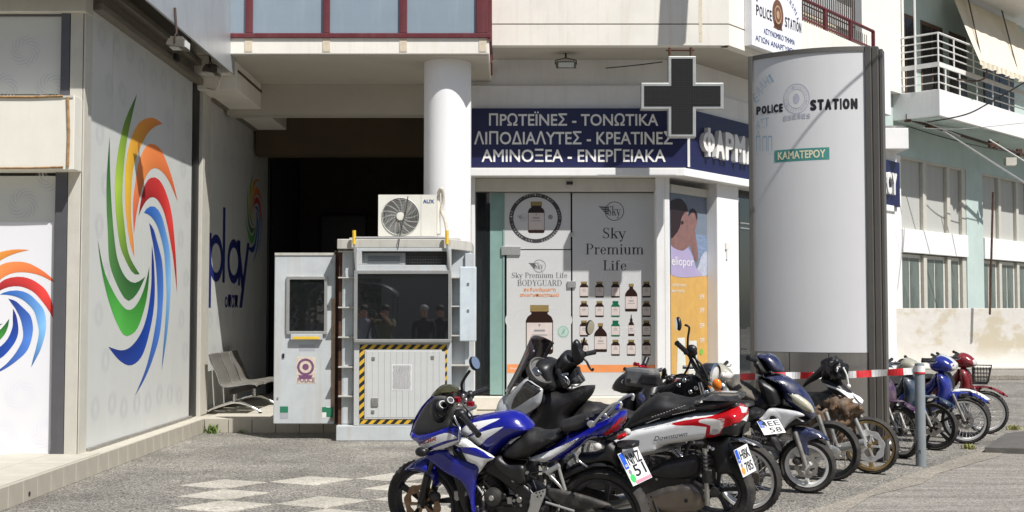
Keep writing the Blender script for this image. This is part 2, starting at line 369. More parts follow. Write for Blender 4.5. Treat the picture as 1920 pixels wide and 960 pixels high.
def mottled():
    m = stain_wall; n = m.node_tree.nodes; l = m.node_tree.links; b = n['Principled BSDF']; src = b.inputs['Base Color'].links[0].from_socket
    g = n.new('ShaderNodeNewGeometry'); f = n.new('ShaderNodeTexNoise'); f.inputs['Scale'].default_value = .9; f.inputs['Detail'].default_value = 9; f.inputs['Roughness'].default_value = .65
    l.new(g.outputs['Position'], f.inputs['Vector']); r = n.new('ShaderNodeMapRange'); r.inputs[1].default_value = .50; r.inputs[2].default_value = .57; r.inputs[4].default_value = .75; l.new(f.outputs[0], r.inputs[0])
    sp = n.new('ShaderNodeSeparateXYZ'); l.new(g.outputs['Position'], sp.inputs[0]); r2 = n.new('ShaderNodeMapRange'); r2.inputs[1].default_value = .3; r2.inputs[2].default_value = .7; l.new(sp.outputs[2], r2.inputs[0])
    mu = n.new('ShaderNodeMath'); mu.operation = 'MULTIPLY'; l.new(r.outputs[0], mu.inputs[0]); l.new(r2.outputs[0], mu.inputs[1])
    x = n.new('ShaderNodeMix'); x.data_type = 'RGBA'; l.new(mu.outputs[0], x.inputs[0]); l.new(src, x.inputs[6]); x.inputs[7].default_value = (.52,.45,.31,1); l.new(x.outputs[2], b.inputs['Base Color'])
mottled()
# ---------------------------------------------------------------- ground
mb = MB(); mb.add([(-60,-30,0),(70,-30,0),(70,140,0),(-60,140,0)], [(0,1,2,3)]); GROUND = mb.build('ground', gravel, kind='structure')
bl = [G(1300,1060), G(1537,957), G(1610,929), G(1686,902), G(1725,884), G(1828,852), G(1880,833), G(1925,812)]
mb = MB(); far = [Vector((22,14.2,0)), Vector((60,14.5,0)), Vector((60,-20,0)), Vector((.5,-20,0))]
pts = [p+Vector((0,0,.004)) for p in bl+far]; mb.add(pts, [tuple(range(len(pts)))]); mb.build('road', road_m, kind='structure')
mb = MB(); n = len(bl); nn = Vector((.55,-.83,0))
wd = [.16,.24,.12,.26,.22,.30,.14,.2]
mb.add([p-nn*.05*(i%2)+Vector((0,0,.008)) for i, p in enumerate(bl)]+[p+nn*wd[i]+Vector((0,0,.008)) for i, p in enumerate(bl)], [(i, i+n, i+n+1, i+1) for i in range(n-1)]); mb.build('screed_strip', screed, kind='structure')
u = Vector((.76,.22,0)); v = Vector((.15,-.65,0)); c0 = G(420,908)
for i, j in [(0,0),(1,0),(2,0),(3,0),(0,1),(2,1),(3,1),(0,2),(1,2),(2,2),(3,2),(0,3),(1,3),(2,3)]:
    c = c0+u*i+v*j; mb = MB(); e = .975
    q = [c-u/2*e, c-v/2*e, c+u/2*e, c+v/2*e]; q = [p+Vector((random.uniform(-.012,.012), random.uniform(-.012,.012), 0)) for p in q]
    mb.add([p+Vector((0,0,-.02)) for p in q]+[p+Vector((0,0,.005)) for p in q], [(3,2,1,0),(4,5,6,7),(0,1,5,4),(1,2,6,5),(2,3,7,6),(3,0,4,7)]); mb.build('paving_tile', white_stone, GROUND)
# far pavement with kerb in front of the low wall, and a low dark slab at right
mb = MB(); mb.box((9.0,29.0,0),(60,32.3,.10)); mb.box((9.0,28.8,0),(60,28.997,.11), 1); mb.build('far_pavement', [road_m, screed], kind='structure', bevel=.01)
mb = MB(); q = [G(1848,838), G(1930,812), Vector((9.5,16.4,0)), Vector((6.4,13.4,0))]
q = [G(1846,838,.07), G(1885,812,.07), G(1990,800,.07), G(1990,842,.07)]
for p in q: p.z = 0
mb.add(q+[p+Vector((0,0,.07)) for p in q], [(3,2,1,0),(4,5,6,7),(0,1,5,4),(1,2,6,5),(2,3,7,6),(3,0,4,7)]); mb.build('low_slab', M('dark_slab',(.10,.095,.085),.85,var=.2,bump=.3), kind='structure', bevel=.008)
roller_m = M('shade_darkened_roller', (.20,.18,.145), .6, var=.1, streak=.2)  # darker copy of the beige frame paint, canopy shade in its colour
# raised plinth of the shop row
mb = MB(); mb.box((-16,4,0),(-4.035,16.5,.165)); mb.box((-16,16.085,0),(2.2,25,.165)); mb.build('raised_plinth', tile_m, kind='structure'); PL = bpy.data.objects['raised_plinth']
mb = MB(); mb.box((-16,4,.166),(-4.045,12.2,.178)); mb.box((-12,12.2,.166),(-4.045,16.5,.178)); mb.box((-4.04,16.1,.166),(-.5,24,.178)); mb.build('plinth_top', tile_top, PL)
y = 8.0
while y < 16.0:
    mb = MB(); o = random.uniform(0,.006); y2 = min(y+.305, 16.07); mb.box((-4.04,y+.004,0),(-4.01+o,y2-.004,.182)); mb.build('tile', tile_m, PL, bevel=.004); y += .305
x = -4.005
while x < -.9:
    mb = MB(); o = random.uniform(0,.005); mb.box((x+.004,16.06-o,0),(x+.306,16.09,.182)); mb.build('tile', tile_m, PL, bevel=.004); x += .31
mb = MB(); q = G(76,925,.06); mb.lathe([(0,.0),(.022,.0),(.026,-.01)], (-4.0035,q.y,.055), (1,0,0), 12); mb.build('drain_hole', black_p, PL)
mb = MB(); mb.box((x,16.06,0),(2.2,16.088,.18)); mb.build('riser_edge', tile_m, PL)
# top slabs seen on the corner
for i in range(7):
    for j in range(2):
        mb = MB(); ya = 9.0+i*.45; xa = -4.05-.45*(j+1); mb.box((xa+.003,ya+.003,.1785),(xa+.447,ya+.447,.1845+random.uniform(0,.001))); mb.build('slab', tile_top, PL)
# ---------------------------------------------------------------- betting shop (left)
SH = thing('betting_shop', 'grey betting shop front on the left, covered with printed swirl panels', 'shop', (-8,16,0))
FF = Frame(0,12.07); SW = Frame(-4.25,0,0,1)
mb = MB(); mb.box((-14,12.22,0),(-4.36,25,6.5)); mb.build('wall', shade_wall, SH)
def P(fr, x0, y0, x1, y1, w0, w1, name, m, parent, bevel=0, **k):
    b = MB(); fr.pbox(b, x0, y0, x1, y1, w0, w1); return b.build(name, m, parent, bevel=bevel, **k)
P(FF,-260,330,100,853,-.1,0,'panel',panel_vinyl,SH)
P(FF,-260,416,94,853,0,.003,'sunlit_panel_sheet',panel_sunlit,SH)  # brighter sheet: the sunlit area below the sign box shadow put into colour
P(FF,-260,852,104,858,-.05,.04,'bottom_rail',panel_vinyl,SH,.004)
P(FF,-260,30,114,176,-.1,0,'panel',panel_vinyl,SH)
P(FF,-260,-60,160,22,-.1,.12,'lintel',beige_frame,SH,.01)
P(FF,-260,22,116,30,-.1,.03,'roller_gap',dark_alu,SH)
P(FF,104,318,118,862,-.1,.06,'mullion',dark_alu,SH,.006); P(FF,120,318,138,862,-.1,.05,'mullion',dark_alu,SH,.006)
P(FF,115,20,129,180,-.1,.06,'mullion',dark_alu,SH,.006); P(FF,131,20,144,180,-.1,.05,'mullion',dark_alu,SH,.006)
mb = MB(); mb.box((-4.36,12.0,.175),(-4.235,12.28,5.3)); mb.build('corner_post', beige_frame, SH, bevel=.006)
mb = MB(); mb.box((-4.225,12.0,.176),(-4.21,12.10,5.2)); mb.build('corner_trim', beige_frame, SH)
for a, b in ((12.29,12.95),(12.955,14.13),(14.135,15.3),(15.305,16.2)):
    mb = MB(); SW.box(mb, a, b, .20, 4.62, -.08, 0); mb.build('panel', panel_vinyl, SH)
mb = MB(); SW.box(mb, 12.29, 16.2, .178, .21, -.05, .05); mb.build('bottom_rail', steel, SH, bevel=.004)
mb = MB(); SW.box(mb, 16.2, 16.5, .175, 5.2, -.1, .02); mb.build('mullion', black_p, SH); 
mb = MB(); SW.box(mb, 16.5, 16.62, .175, 5.2, -.1, .07); SW.box(mb, 16.66, 17.0, .175, 5.2, -.1, .05); mb.build('post', beige_frame, SH, bevel=.006)
for a, b in ((17.0,18.6),(18.605,20.1),(20.105,21.25)):
    mb = MB(); SW.box(mb, a, b, .18, 4.55, -.08, 0); mb.build('panel', panel_vinyl, SH)
mb = MB(); SW.box(mb, 21.25, 21.5, .175, 5, -.1, .04); mb.build('mullion', black_p, SH)
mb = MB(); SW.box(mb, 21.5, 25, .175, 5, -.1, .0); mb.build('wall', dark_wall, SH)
for z0, z1, w in ((4.62,4.70,.10),(4.70,4.84,.03),(4.84,4.92,.13),(4.92,5.3,.05)):
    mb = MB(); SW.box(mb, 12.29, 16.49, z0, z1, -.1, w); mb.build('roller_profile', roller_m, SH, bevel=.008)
mb = MB(); SW.box(mb, 14.9, 15.05, 4.66, 4.74, .1, .14); mb.build('roller_lock', black_p, SH)
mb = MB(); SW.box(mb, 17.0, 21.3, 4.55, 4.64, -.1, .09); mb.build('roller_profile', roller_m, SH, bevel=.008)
for k in range(5):
    mb = MB(); a = 11.5+k*.93; mb.box((-3.705,a+.003,4.71),(-3.68+random.uniform(0,.003),a+.927,6.4)); mb.build('fascia_panel', metal_fascia, SH)
mb = MB(); mb.box((-9,11.48,4.71),(-3.68,11.5,6.4)); mb.build('fascia_panel', metal_fascia, SH)
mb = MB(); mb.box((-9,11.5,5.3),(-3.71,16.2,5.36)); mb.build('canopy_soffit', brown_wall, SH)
mb = MB(); mb.box((-4.25,16.15,4.74),(-3.7,16.36,5.2)); mb.build('beam', cream_wall, SH, bevel=.008)
mb = MB(); mb.box((-4.3,16.37,4.56),(-3.7,21.3,4.935)); mb.build('beam', cream_wall, SH, bevel=.01)
mb = MB(); mb.box((-3.699,16.4,4.80),(-3.685,21.3,4.83)); mb.build('beam_trim', brown_wall, SH)
# swirl prints
za = lambda x, y: (170+x/3.311, 170+y/3.311)
zb = lambda x, y: (170+x/3.2, 450+y/3.2)
A = lambda *p: [za(*q) for q in p]
B_ = lambda *p: [zb(*q) for q in p]
CR = [ # outer, inner, three colours along
 (A((117,285),(100,520),(98,700),(105,860))+B_((112,130),(150,250),(200,345),(235,363),(285,310),(327,220)),
  A((117,285),(120,500),(130,720),(148,930))+B_((165,130),(210,225),(265,257),(322,225),(327,220)), ((.01,.09,.02),(.10,.26,.07),(.02,.11,.03))),
 (A((287,22),(215,180),(178,330),(155,500),(150,640),(160,800),(180,950))+B_((200,100),(240,180),(270,208),(293,205)),
  A((287,22),(232,270),(213,400),(199,560),(197,700),(212,860))+B_((222,60),(248,130),(293,205)), ((.01,.09,.02),(.42,.62,.07),(.03,.13,.03))),
 (A((446,207),(410,178),(365,168),(300,200),(250,300),(222,430),(213,600),(220,780),(245,950))+B_((262,100),),
  A((446,207),(400,222),(350,270),(300,370),(265,480),(252,620),(250,780),(265,930))+B_((262,100),), ((.68,.20,.05),(.80,.50,.04),(.78,.25,.08))),
 (A((540,690),(510,560),(470,440),(430,360),(380,330),(340,350),(300,440),(275,580),(262,720),(268,890)),
  A((540,690),(490,570),(450,510),(410,482),(375,488),(340,540),(310,640),(285,760),(268,890)), ((.65,.10,.04),(.85,.27,.08),(.70,.10,.06))),
 (B_((518,320),(510,100))+A((505,780),(470,640),(430,560),(390,537),(350,560),(320,640),(296,780)),
  B_((518,320),(492,90))+A((465,790),(430,700),(400,665),(370,663),(340,690),(315,735),(296,780)), ((.35,.01,.01),(.78,.06,.05),(.20,.01,.02))),
 (A((330,757),(350,730),(380,716),(410,730),(440,780),(465,870))+B_((473,60),(480,200),(477,350),(460,550),(440,690),(425,783)),
  A((330,757),(360,770),(390,800),(420,860))+B_((438,60),(450,200),(455,350),(445,520),(432,680),(425,783)), ((.02,.10,.42),(.22,.50,.85),(.03,.10,.30))),
 (A((363,822),(390,860),(410,930))+B_((412,60),(430,150),(435,330),(415,560),(370,720),(320,840),(265,935)),
  A((363,822),(375,890))+B_((378,50),(395,200),(400,400),(380,560),(350,700),(320,800),(265,935)), ((.01,.03,.22),(.08,.22,.65),(.02,.05,.25))),
 (B_((367,30),(380,150),(383,350),(360,520),(310,690),(240,752),(170,720),(105,640)),
  B_((367,30),(365,150),(362,280),(340,440),(300,560),(240,640),(180,662),(105,640)), ((.02,.02,.16),(.015,.07,.38),(.01,.03,.20))),
 (B_((42,0),(60,150),(95,320),(140,460),(190,560),(225,575),(280,530),(325,400),(345,280),(352,160)),
  B_((42,0),(80,180),(130,300),(190,395),(235,420),(280,380),(320,290),(352,160)), ((.005,.05,.01),(.09,.45,.07),(.005,.07,.01)))]
def resample(p, n):
    q = cat([Vector((a[0], a[1], 0)) for a in p], 10); L = [0]
    for a, b in zip(q, q[1:]): L.append(L[-1]+(b-a).length)
    out = []; j = 0
    for i in range(n+1):
        t = L[-1]*i/n
        while j < len(L)-2 and L[j+1] < t: j += 1
        f = (t-L[j])/max(L[j+1]-L[j], 1e-9); out.append(q[j].lerp(q[j+1], min(max(f, 0), 1)))
    return out
SWL = [] # in wall coordinates (u,z)
for o_, i_, c_ in CR:
    SWL.append(([SW.px(p.x, p.y) for p in resample(o_, 40)], [SW.px(p.x, p.y) for p in resample(i_, 40)], c_))
def swirl(fr, tr, out, parent, name='swirl_logo'):
    vs = []; fs = []; cs = []
    for o_, i_, c_ in SWL:
        b = len(vs)
        for k in range(41):
            t = k/40; cc = [(c_[0][q]*(1-2*t)+c_[1][q]*2*t) if t < .5 else (c_[1][q]*(2-2*t)+c_[2][q]*(2*t-1)) for q in range(3)]
            for j in range(3):
                a = o_[k]; d = i_[k]; uu = a[0]+(d[0]-a[0])*j/2; zz = a[1]+(d[1]-a[1])*j/2
                w = tr(uu, zz); vs.append(fr.p(w[0], w[1], out)); sh = (1.12, 1.0, .85)[j]; cs.append([min(1, q*sh) for q in cc])
        for k in range(40):
            for j in range(2): a = b+k*3+j; fs.append((a, a+1, a+4, a+3))
    m_ = MB(); m_.v = vs; m_.f = fs; m_.m = [0]*len(fs); o = m_.build(name, swirl_m, parent)
    at = o.data.color_attributes.new('Col', 'FLOAT_COLOR', 'POINT')
    for i, c in enumerate(cs): at.data[i].color = (*c, 1)
    return o
swirl(SW, lambda u, z: (u, z), .0014, SH)
G0 = SW.px(*za(363,822))
f0 = FF.px(16,560); swirl(FF, lambda u, z: (f0[0]+(u-G0[0])*.40, f0[1]+(z-G0[1])*.385), .0044, SH)
b0 = SW.px(477,400); SC = SW.px(262,470)
swirl(SW, lambda u, z: (b0[0]+(u-SC[0])*.44-.05, b0[1]+(z-SC[1])*.43-.1), .0014, SH)
# faint swirls
def faint(fr, cu, cz, r, out, mbx):
    for k in range(11):
        a0 = k*2*math.pi/11; P1 = []; P2 = []
        for t in range(9):
            q = t/8; a = a0-q*1.6; rr = r*(.32+.68*q); w = .16*math.sin(math.pi*min(q*.9+.05, 1))*(1)
            P1.append((cu+rr*math.cos(a), cz+rr*math.sin(a))); P2.append((cu+rr*(1+w*.2)*math.cos(a+w*1.4), cz+rr*(1+w*.2)*math.sin(a+w*1.4)))
        vs = [fr.p(x, z, out) for x, z in P1+P2]; mbx.add(vs, [(i, i+1, i+10, i+9) for i in range(8)])
for cx, cy in ((48,95),(5,165),(95,165),(43,382),(98,332)): c = FF.px(cx, cy); mb = MB(); faint(FF, c[0], c[1], .16, .0007, mb); mb.build('faint_swirl_print', water_mark, SH)
for cx, cy in ((38,742),(5,815),(88,812)): c = FF.px(cx, cy); mb = MB(); faint(FF, c[0], c[1], .16, .0037, mb); mb.build('faint_swirl_print', water_mark2, SH)
for i in range(9):
    for j in range(9):
        uu = 12.6+i*.45+(j%2)*.22; zz = .55+j*.48
        uu += random.uniform(-.05,.05); zz += random.uniform(-.05,.05)
        if not (12.9 < uu < 15.6 and .9 < zz < 3.9) and uu < 16.1 and zz < 4.5: mb = MB(); faint(SW, uu, zz, .14, .0007, mb); mb.build('faint_swirl_print', water_mark, SH)
for i in range(8):
    for j in range(9):
        uu = 17.3+i*.5+(j%2)*.25; zz = .5+j*.48
        if not (17.2 < uu < 21.2 and 1.7 < zz < 3.4) and uu < 21.1 and not 18.59 < uu < 18.62: mb = MB(); faint(SW, uu, zz, .14, .0007, mb); mb.build('faint_swirl_print', water_mark, SH)
# play lettering (rounded bold letters)
mb = MB()
def ring2(cx, cz, ro, ri, hz, n=28, a0=0, a1=2*math.pi):
    k = n if abs(a1-a0-2*math.pi) < .01 else n+1; vs = []
    for r_ in (ro, ri):
        for i in range(k): a = a0+(a1-a0)*i/n; vs.append((cx+r_*math.cos(a), cz+(hz-(ro-r_))*math.sin(a)))
    fs = [(i, (i+1) % k, (i+1) % k+k, i+k) for i in range(k if k == n else k-1)]
    return vs, fs
def bar(x0, z0, x1, z1): mb.add([SW.p(x0, z0, .0014), SW.p(x1, z0, .0014), SW.p(x1, z1, .0014), SW.p(x0, z1, .0014)], [(0,1,2,3)])
u0 = 17.18; e = lambda px, py: SW.px(px, py)
xh_t = e(400,438)[1]; xh_b = e(400,528)[1]; mid = (xh_t+xh_b)/2; hz = (xh_t-xh_b)/2
def bowl(cx, ro): 
    vs, fs = ring2(cx, mid, ro, ro-.13, hz, 28); mb.add([SW.p(x, z, .0020) for x, z in vs], fs)
bar(u0, e(395,577)[1], u0+.14, xh_t); bowl(u0+.42, .42)
lx = e(417,450)[0]; bar(lx+.02, xh_b, lx+.17, e(420,395)[1]+.05)
ax = lx+.75; bowl(ax, .42); bar(ax+.30, xh_b-.02, ax+.44, xh_t)
yx = e(446,450)[0]-.08
mb.add([SW.p(a, z, .0014) for a, z in ((yx,xh_t),(yx+.17,xh_t),(yx+.48,xh_b+.12),(yx+.38,xh_b-.12))], [(0,1,2,3)])
mb.add([SW.p(a, z, .0020) for a, z in ((yx+.75,xh_t),(yx+.92,xh_t),(yx+.42,e(455,577)[1]),(yx+.22,e(455,577)[1]))], [(0,1,2,3)])
mb.build('play_lettering', navy_logo, SH)
mb = MB(); a = e(421,577); b = e(443,553); text(mb, 'οπαπ', SW, a[0], a[1], b[0]-a[0]+.1, b[1]-a[1], .003, off=.03); mb.build('small_lettering', navy_logo, SH)
# blank sign box on the shop front
SB = thing('blank_sign_box', 'blank cream light box sign with brown edge tape on the shop corner at far left', 'sign', FF.p(FF.px(60,318)[0], FF.px(60,318)[1], .15))
P(FF,-260,179,138,318,.002,.28,'box',M('cream_acrylic',(.70,.68,.60),.5,var=.03,streak=.15,scol=(.5,.4,.3)),SB,.006)
P(FF,-260,179,137,183,.281,.29,'edge_strip',beige_frame,SB); 
mb = MB(); 
mb.tube([FF.p(*FF.px(x_, y_, .29), .29) for x_, y_ in ((-200,181),(60,182),(118,180))], .012, 6); mb.tube([FF.p(*FF.px(x_, y_, .29), .29) for x_, y_ in ((-200,316),(60,315),(118,313))], .010, 6)
mb.tube([FF.p(*FF.px(x_, y_, .29), .29) for x_, y_ in ((127,182),(129,250),(127,312))], .014, 6)
mb.build('brown_seal', M('brown_sealant', (.32,.19,.08), .8, var=.4, scale=20), SB, smooth=40)
# ---------------------------------------------------------------- pharmacy building
PB = thing('pharmacy_building', 'white corner building with a pharmacy on the ground floor and balconies above', 'building', (2,20,0))
F159 = Frame(0,15.9); F168 = Frame(0,16.8); PF = Frame(0,17.6)
OB = Frame(2.548,17.6,.62,.78); OP = Frame(3.0,16.8,.62,.78)
ch = 4.94
mb = MB(); mb.box((-4.6,15.9,ch),(F159.px(917,90)[0],18.4,F159.px(600,70)[1])); mb.build('balcony_slab', cream_wall, PB, bevel=.01)
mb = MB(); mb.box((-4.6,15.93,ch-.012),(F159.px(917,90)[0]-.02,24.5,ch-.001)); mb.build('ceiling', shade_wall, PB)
for px_ in (466,612,756,905):
    a = F159.px(px_-7,80); b = F159.px(px_+7,97); mb = MB(); mb.box((a[0],15.893,b[1]),(b[0],15.899,a[1]+.08)); mb.build('stain_strip', M('rusty_drip_stain',(.60,.52,.40),.85,var=.15,scale=14,streak=.6,scol=(.66,.58,.45)) if px_==466 else bpy.data.materials['rusty_drip_stain'], PB)
mb = MB(); F168.pbox(mb, 905,170,921,-40,-.05,.0) ; 
mb = MB(); x1 = F159.px(919,0)[0]; mb.box((x1-.12,15.92,5.13),(x1-.002,16.79,6.3)); mb.build('balcony_side', maroon, PB, bevel=.006)
mb = MB(); mb.tube([(x1+.0,16.5,6.0),(x1+.005,16.5,4.95),(x1+.01,16.6,4.80)], .014, 8); mb.tube([(x1-.02,16.0,5.16),(x1-.0,16.75,5.05)], .03, 6); mb.build('drain_trim', maroon, PB)
mb = MB(); F159.pbox(mb, 430,62,920,70.5,-.05,.03); mb.build('balcony_rail', maroon, PB, bevel=.006)
for a, b in ((461,473),(606,618),(750,763),(893,915)):
    mb = MB(); F159.pbox(mb, a,-60,b,61.8,-.05,.03); mb.build('balcony_post', maroon, PB, bevel=.006)
mb = MB(); mb.box((F159.px(917,70)[0]-.02,15.88,5.12),(F159.px(922,70)[0],15.95,6.2)); mb.build('balcony_post', maroon, PB)
for a, b in ((432,460.5),(473.5,605.5),(618.5,749.5),(763.5,892.5)):
    mb = MB(); F159.pbox(mb, a,-60,b,61.8,-.02,-.01); mb.build('pane', frost, PB)
mb = MB(); F159.pbox(mb, 496,-60,516,28,-.30,-.25); mb.build('inner_shade', maroon, PB)
mb = MB(); mb.box((-4.6,16.5,5.14),(-.4,16.55,8)); mb.build('balcony_back_wall', M('blue_grey_room',(.30,.36,.42),.7), PB)
# column
cx = W(839,300,16.45).x; mb = MB(); mb.lathe([(.318,.175),(.318,ch-.012)], (cx,16.45,0), (0,0,1), 48); mb.build('column', M('white_column_paint',(.80,.80,.80),.7,var=.02,scale=1.5,bump=.15,bscale=50,streak=.08,scol=(.5,.48,.45)), PB, smooth=40)
# passage
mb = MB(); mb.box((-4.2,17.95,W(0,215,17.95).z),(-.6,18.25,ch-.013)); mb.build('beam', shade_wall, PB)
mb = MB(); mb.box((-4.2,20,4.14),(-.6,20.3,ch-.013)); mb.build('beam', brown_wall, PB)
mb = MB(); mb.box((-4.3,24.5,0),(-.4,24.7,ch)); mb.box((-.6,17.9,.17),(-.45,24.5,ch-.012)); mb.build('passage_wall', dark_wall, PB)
mb = MB(); mb.box((-3.8,24.3,.18),(-2.9,24.49,3.5)); mb.build('passage_door', M('dark_door',(.03,.03,.03),.5), PB, bevel=.02)
# walls above the sign
mb = MB(); 
zt = 5.255; zs = W(1000,161,17.7).z; zb_ = W(1000,203,17.6).z
PF.box(mb, -.62, 2.6, zs, zt, -.4, -.16); OB.box(mb, -.02, 5.3, zs, zt-.002, -.4, -.12); OB.box(mb, 5.3, 8.1, 0, zs-.01, -.5, -.10); mb.build('wall', white_wall, PB)
mb = MB(); PF.box(mb, -.62, 2.55, 3.55, zs-.002, -.4, -.085); OB.box(mb, 0, 8.12, 3.55, zs-.003, -.4, -.06); mb.build('lintel_wall', white_wall, PB)
# floor slab and parapets
pts = [(-.3,16.83),(2.99,16.83),(6.4,21.1),(5.0,22.3),(1.9,18.3),(-.3,18.3)]
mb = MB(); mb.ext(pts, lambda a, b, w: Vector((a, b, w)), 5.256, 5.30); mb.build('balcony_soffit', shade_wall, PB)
gz = W(1100,45,16.8).z; a0 = F168.px(922,45)[0]
mb = MB(); F168.box(mb, a0, 3.0, 5.255, gz-.008, -.15, 0); OP.box(mb, 0.003, 5.42, 5.255, gz-.01, -.15, .0); mb.build('parapet', cream_wall, PB)
mb = MB(); F168.box(mb, a0, 3.0, gz+.008, 6.04, -.15, 0); OP.box(mb, 0.003, 5.42, gz+.01, 6.04, -.15, .0); mb.build('parapet', cream_wall, PB)
mb = MB(); F168.box(mb, a0, 2.98, gz-.02, gz+.02, -.14, -.02); OP.box(mb, 0.02, 5.4, gz-.02, gz+.02, -.14, -.02); mb.build('parapet_groove', brown_wall, PB)
mb = MB(); OP.box(mb, 5.44, 5.75, 5.0, 6.1, -.6, .05); mb.build('parapet_end', white_wall, PB, bevel=.01)
mb = MB(); F168.pbox(mb, 1310,-20,1317,79,0.0,.002); mb.build('rust_stain', M('rust_stain',(.68,.58,.44),.8,var=.2,scale=12), PB)
# upper storey behind the oblique parapet
UW = Frame(3.0-.78*1.3,16.8+.62*1.3,.62,.78)
mb = MB(); UW.box(mb, .9, 6.6, 5.3, 9.5, -.3, 0); mb.build('wall', M('pale_yellow_plaster',(.72,.65,.50),.8,var=.04,scale=2,streak=.1), PB)
WN = MB(); UW.pbox(WN, 1440,-60,1597,60,-.1,.01); WN = WN.build('window', M('window_lace_curtain',(.40,.42,.42),.8,var=.15,scale=30,stretch=(1,1,.05)), PB)
mb = MB(); a = UW.px(1440,0,.1); b = UW.px(1603,58,.1); 
k = 0; uu = a[0]
while uu < b[0]:
    mb.tube([UW.p(uu,5.9,.1),UW.p(uu,8,.1)], .011, 5); uu += .095
for zz in (6.15,7.0): mb.tube([UW.p(a[0],zz,.1),UW.p(b[0],zz,.1)], .014, 5)
mb.build('window_bars', brown_metal, PB)
mb = MB()
for zz, r_ in ((6.42,.028),(6.12,.02)): mb.tube([OP.p(0,zz,-.07),OP.p(5.3,zz,-.07)], r_, 8)
mb.build('hand_rail', maroon, PB, smooth=50)
for uu in (.3,1.3,2.3,3.3,4.3,5.28):
    mb = MB(); OP.box(mb, uu-.025, uu+.025, 6.04, 6.42, -.09, -.04); mb.build('rail_post', maroon, PB)
mb = MB(); uu = 1.4
while uu < 5.25: mb.tube([OP.p(uu,6.04,-.16),OP.p(uu,6.36,-.16)], .006, 4); uu += .085
mb.build('rail_bars', brown_metal, PB)
# ledge under the signs
zl0 = W(1000,330,17.4).z; zl1 = W(1000,315,17.4).z
lp = [(-.62,17.62),(-.62,17.38),(2.46,17.38),(2.46+.62*7.9,17.38+.78*7.9),(2.46+.62*7.9-.78*.25,17.38+.78*7.9+.62*.25),(2.35,17.62)]
mb = MB(); mb.ext(lp, lambda a, b, w: Vector((a, b, w)), zl0, zl1); mb.build('ledge', white_wall, PB, bevel=.008)
mb = MB(); mb.ext([(-.6,17.6),(2.35,17.6),(2.5,17.75),(2.5+.62*4.7,17.75+.78*4.7),(2.3+.62*4.7,18.6+.78*4.7),(1.8,18.6),(-.6,18.4)], lambda a, b, w: Vector((a, b, w)), zl0+.01, zl1-.02); mb.build('inner_ceiling', white_wall, PB)
# shopfront
P(PF,887,334,1230,358,-.22,-.05,'shutter_box',beige_frame,PB,.006)
P(PF,1062,340,1074,346,-.05,-.03,'shutter_lock',black_p,PB)
mb = MB(); PF.box(mb, W(884,0,17.6).x, W(891,0,17.6).x, .18, zl0, -.3, .0); mb.build('jamb', white_wall, PB, bevel=.004)
P(PF,1230,331,1258,790,-.35,.04,'pillar',white_wall,PB,.012)
P(PF,1246,331,1249,790,.04,.044,'pillar_joint',beige_frame,PB)
mb = MB(); PF.box(mb, W(889,0,17.6).x, W(1231,0,17.6).x, .176, .36, -.4, 0); mb.build('sill', marble, PB, bevel=.01)
GLZ = Frame(0,17.8)
for x0, x1 in ((891,918),(919,944)):
    P(GLZ,x0,359,x1,740,-.015,0,'glass_pane',[shop_glass,green_glass][x0>900],PB)
P(GLZ,943,359,946,742,-.03,.01,'glass_edge',green_glass,PB)
P(GLZ,888,357,1232,361,-.04,.01,'door_rail',dark_alu,PB)
mb = MB(); mb.box((-.5,19.4,.18),(2.2,19.45,3.5)); mb.box((-.44,18.2,.18),(-.40,19.4,3.5)); mb.build('interior_wall', M('dim_interior',(.16,.15,.14),.8), PB)
mb = MB(); GLZ.pbox(mb, 896,565,915,598,-.3,-.28); mb.build('interior_notice', M('dull_yellow_card',(.35,.28,.12),.7), PB)
for xx, yy, ww, hh in ((1002,478,10,6),(958,470,18,8),(1072,440,4,4),(1072,533,8,6),(950,440,4,4)):
    P(GLZ,xx-ww,yy-hh,xx+ww,yy+hh,.004,.03,'glass_clamp',alu,PB,.003) if xx in (958,1072) else None
# oblique ground floor front
O2 = Frame(2.293,17.7,.62,.78)
P(O2,1386,331,1650,800,-.06,-.05,'shop_window',shop_glass,PB)
mb = MB(); O2.box(mb, 1.12, 4.6, .0, .18, -.3, .1); mb.build('sill', marble, PB, bevel=.01)
a = O2.px(1345,400,.18); b = O2.px(1385,400,.18)
mb = MB(); O2.box(mb, a[0], b[0], .0, zl0+.05, -.3, .18); mb.build('pillar', white_wall, PB, bevel=.012)
a = O2.px(1640,400,.1); mb = MB(); O2.box(mb, a[0], a[0]+.75, 0, 3.6, -.3, .1); mb.build('pillar', white_wall, PB, bevel=.012)
mb = MB(); O2.box(mb, 1.07, 1.12, .18, zl0, -.1, .05); mb.build('window_frame', dark_alu, PB)
mb = MB(); O2.box(mb, -.02, 1.07, 3.30, 3.42, -.1, .03); mb.build('shutter_box', beige_frame, PB, bevel=.004)
mb = MB(); O2.box(mb, -.02, 1.1, .0, .22, -.2, .06); mb.build('sill', marble, PB, bevel=.01)
mb = MB(); O2.box(mb, -.3, 5, .0, 3.6, -1.6, -1.55); mb.build('interior_wall', M('dark_interior',(.035,.04,.042),.8), PB)
mb = MB(); b = O2.px(1386,400,-.05)
for zz in (2.9,2.98): O2.box(mb, b[0], b[0]+3, zz, zz+.02, -.07, -.03)
mb.build('window_bar', alu, PB)
SHELF = thing('shop_shelf', 'grey product shelf standing behind the dark pharmacy window beside the totem', 'shelf', O2.p(b[0]+.3,.0,-.8))
mb = MB(); O2.box(mb, b[0]+.02, b[0]+1.0, .18, 1.55, -.75, -.70); mb.build('board', M('grey_shelf',(.10,.10,.105),.6), SHELF)
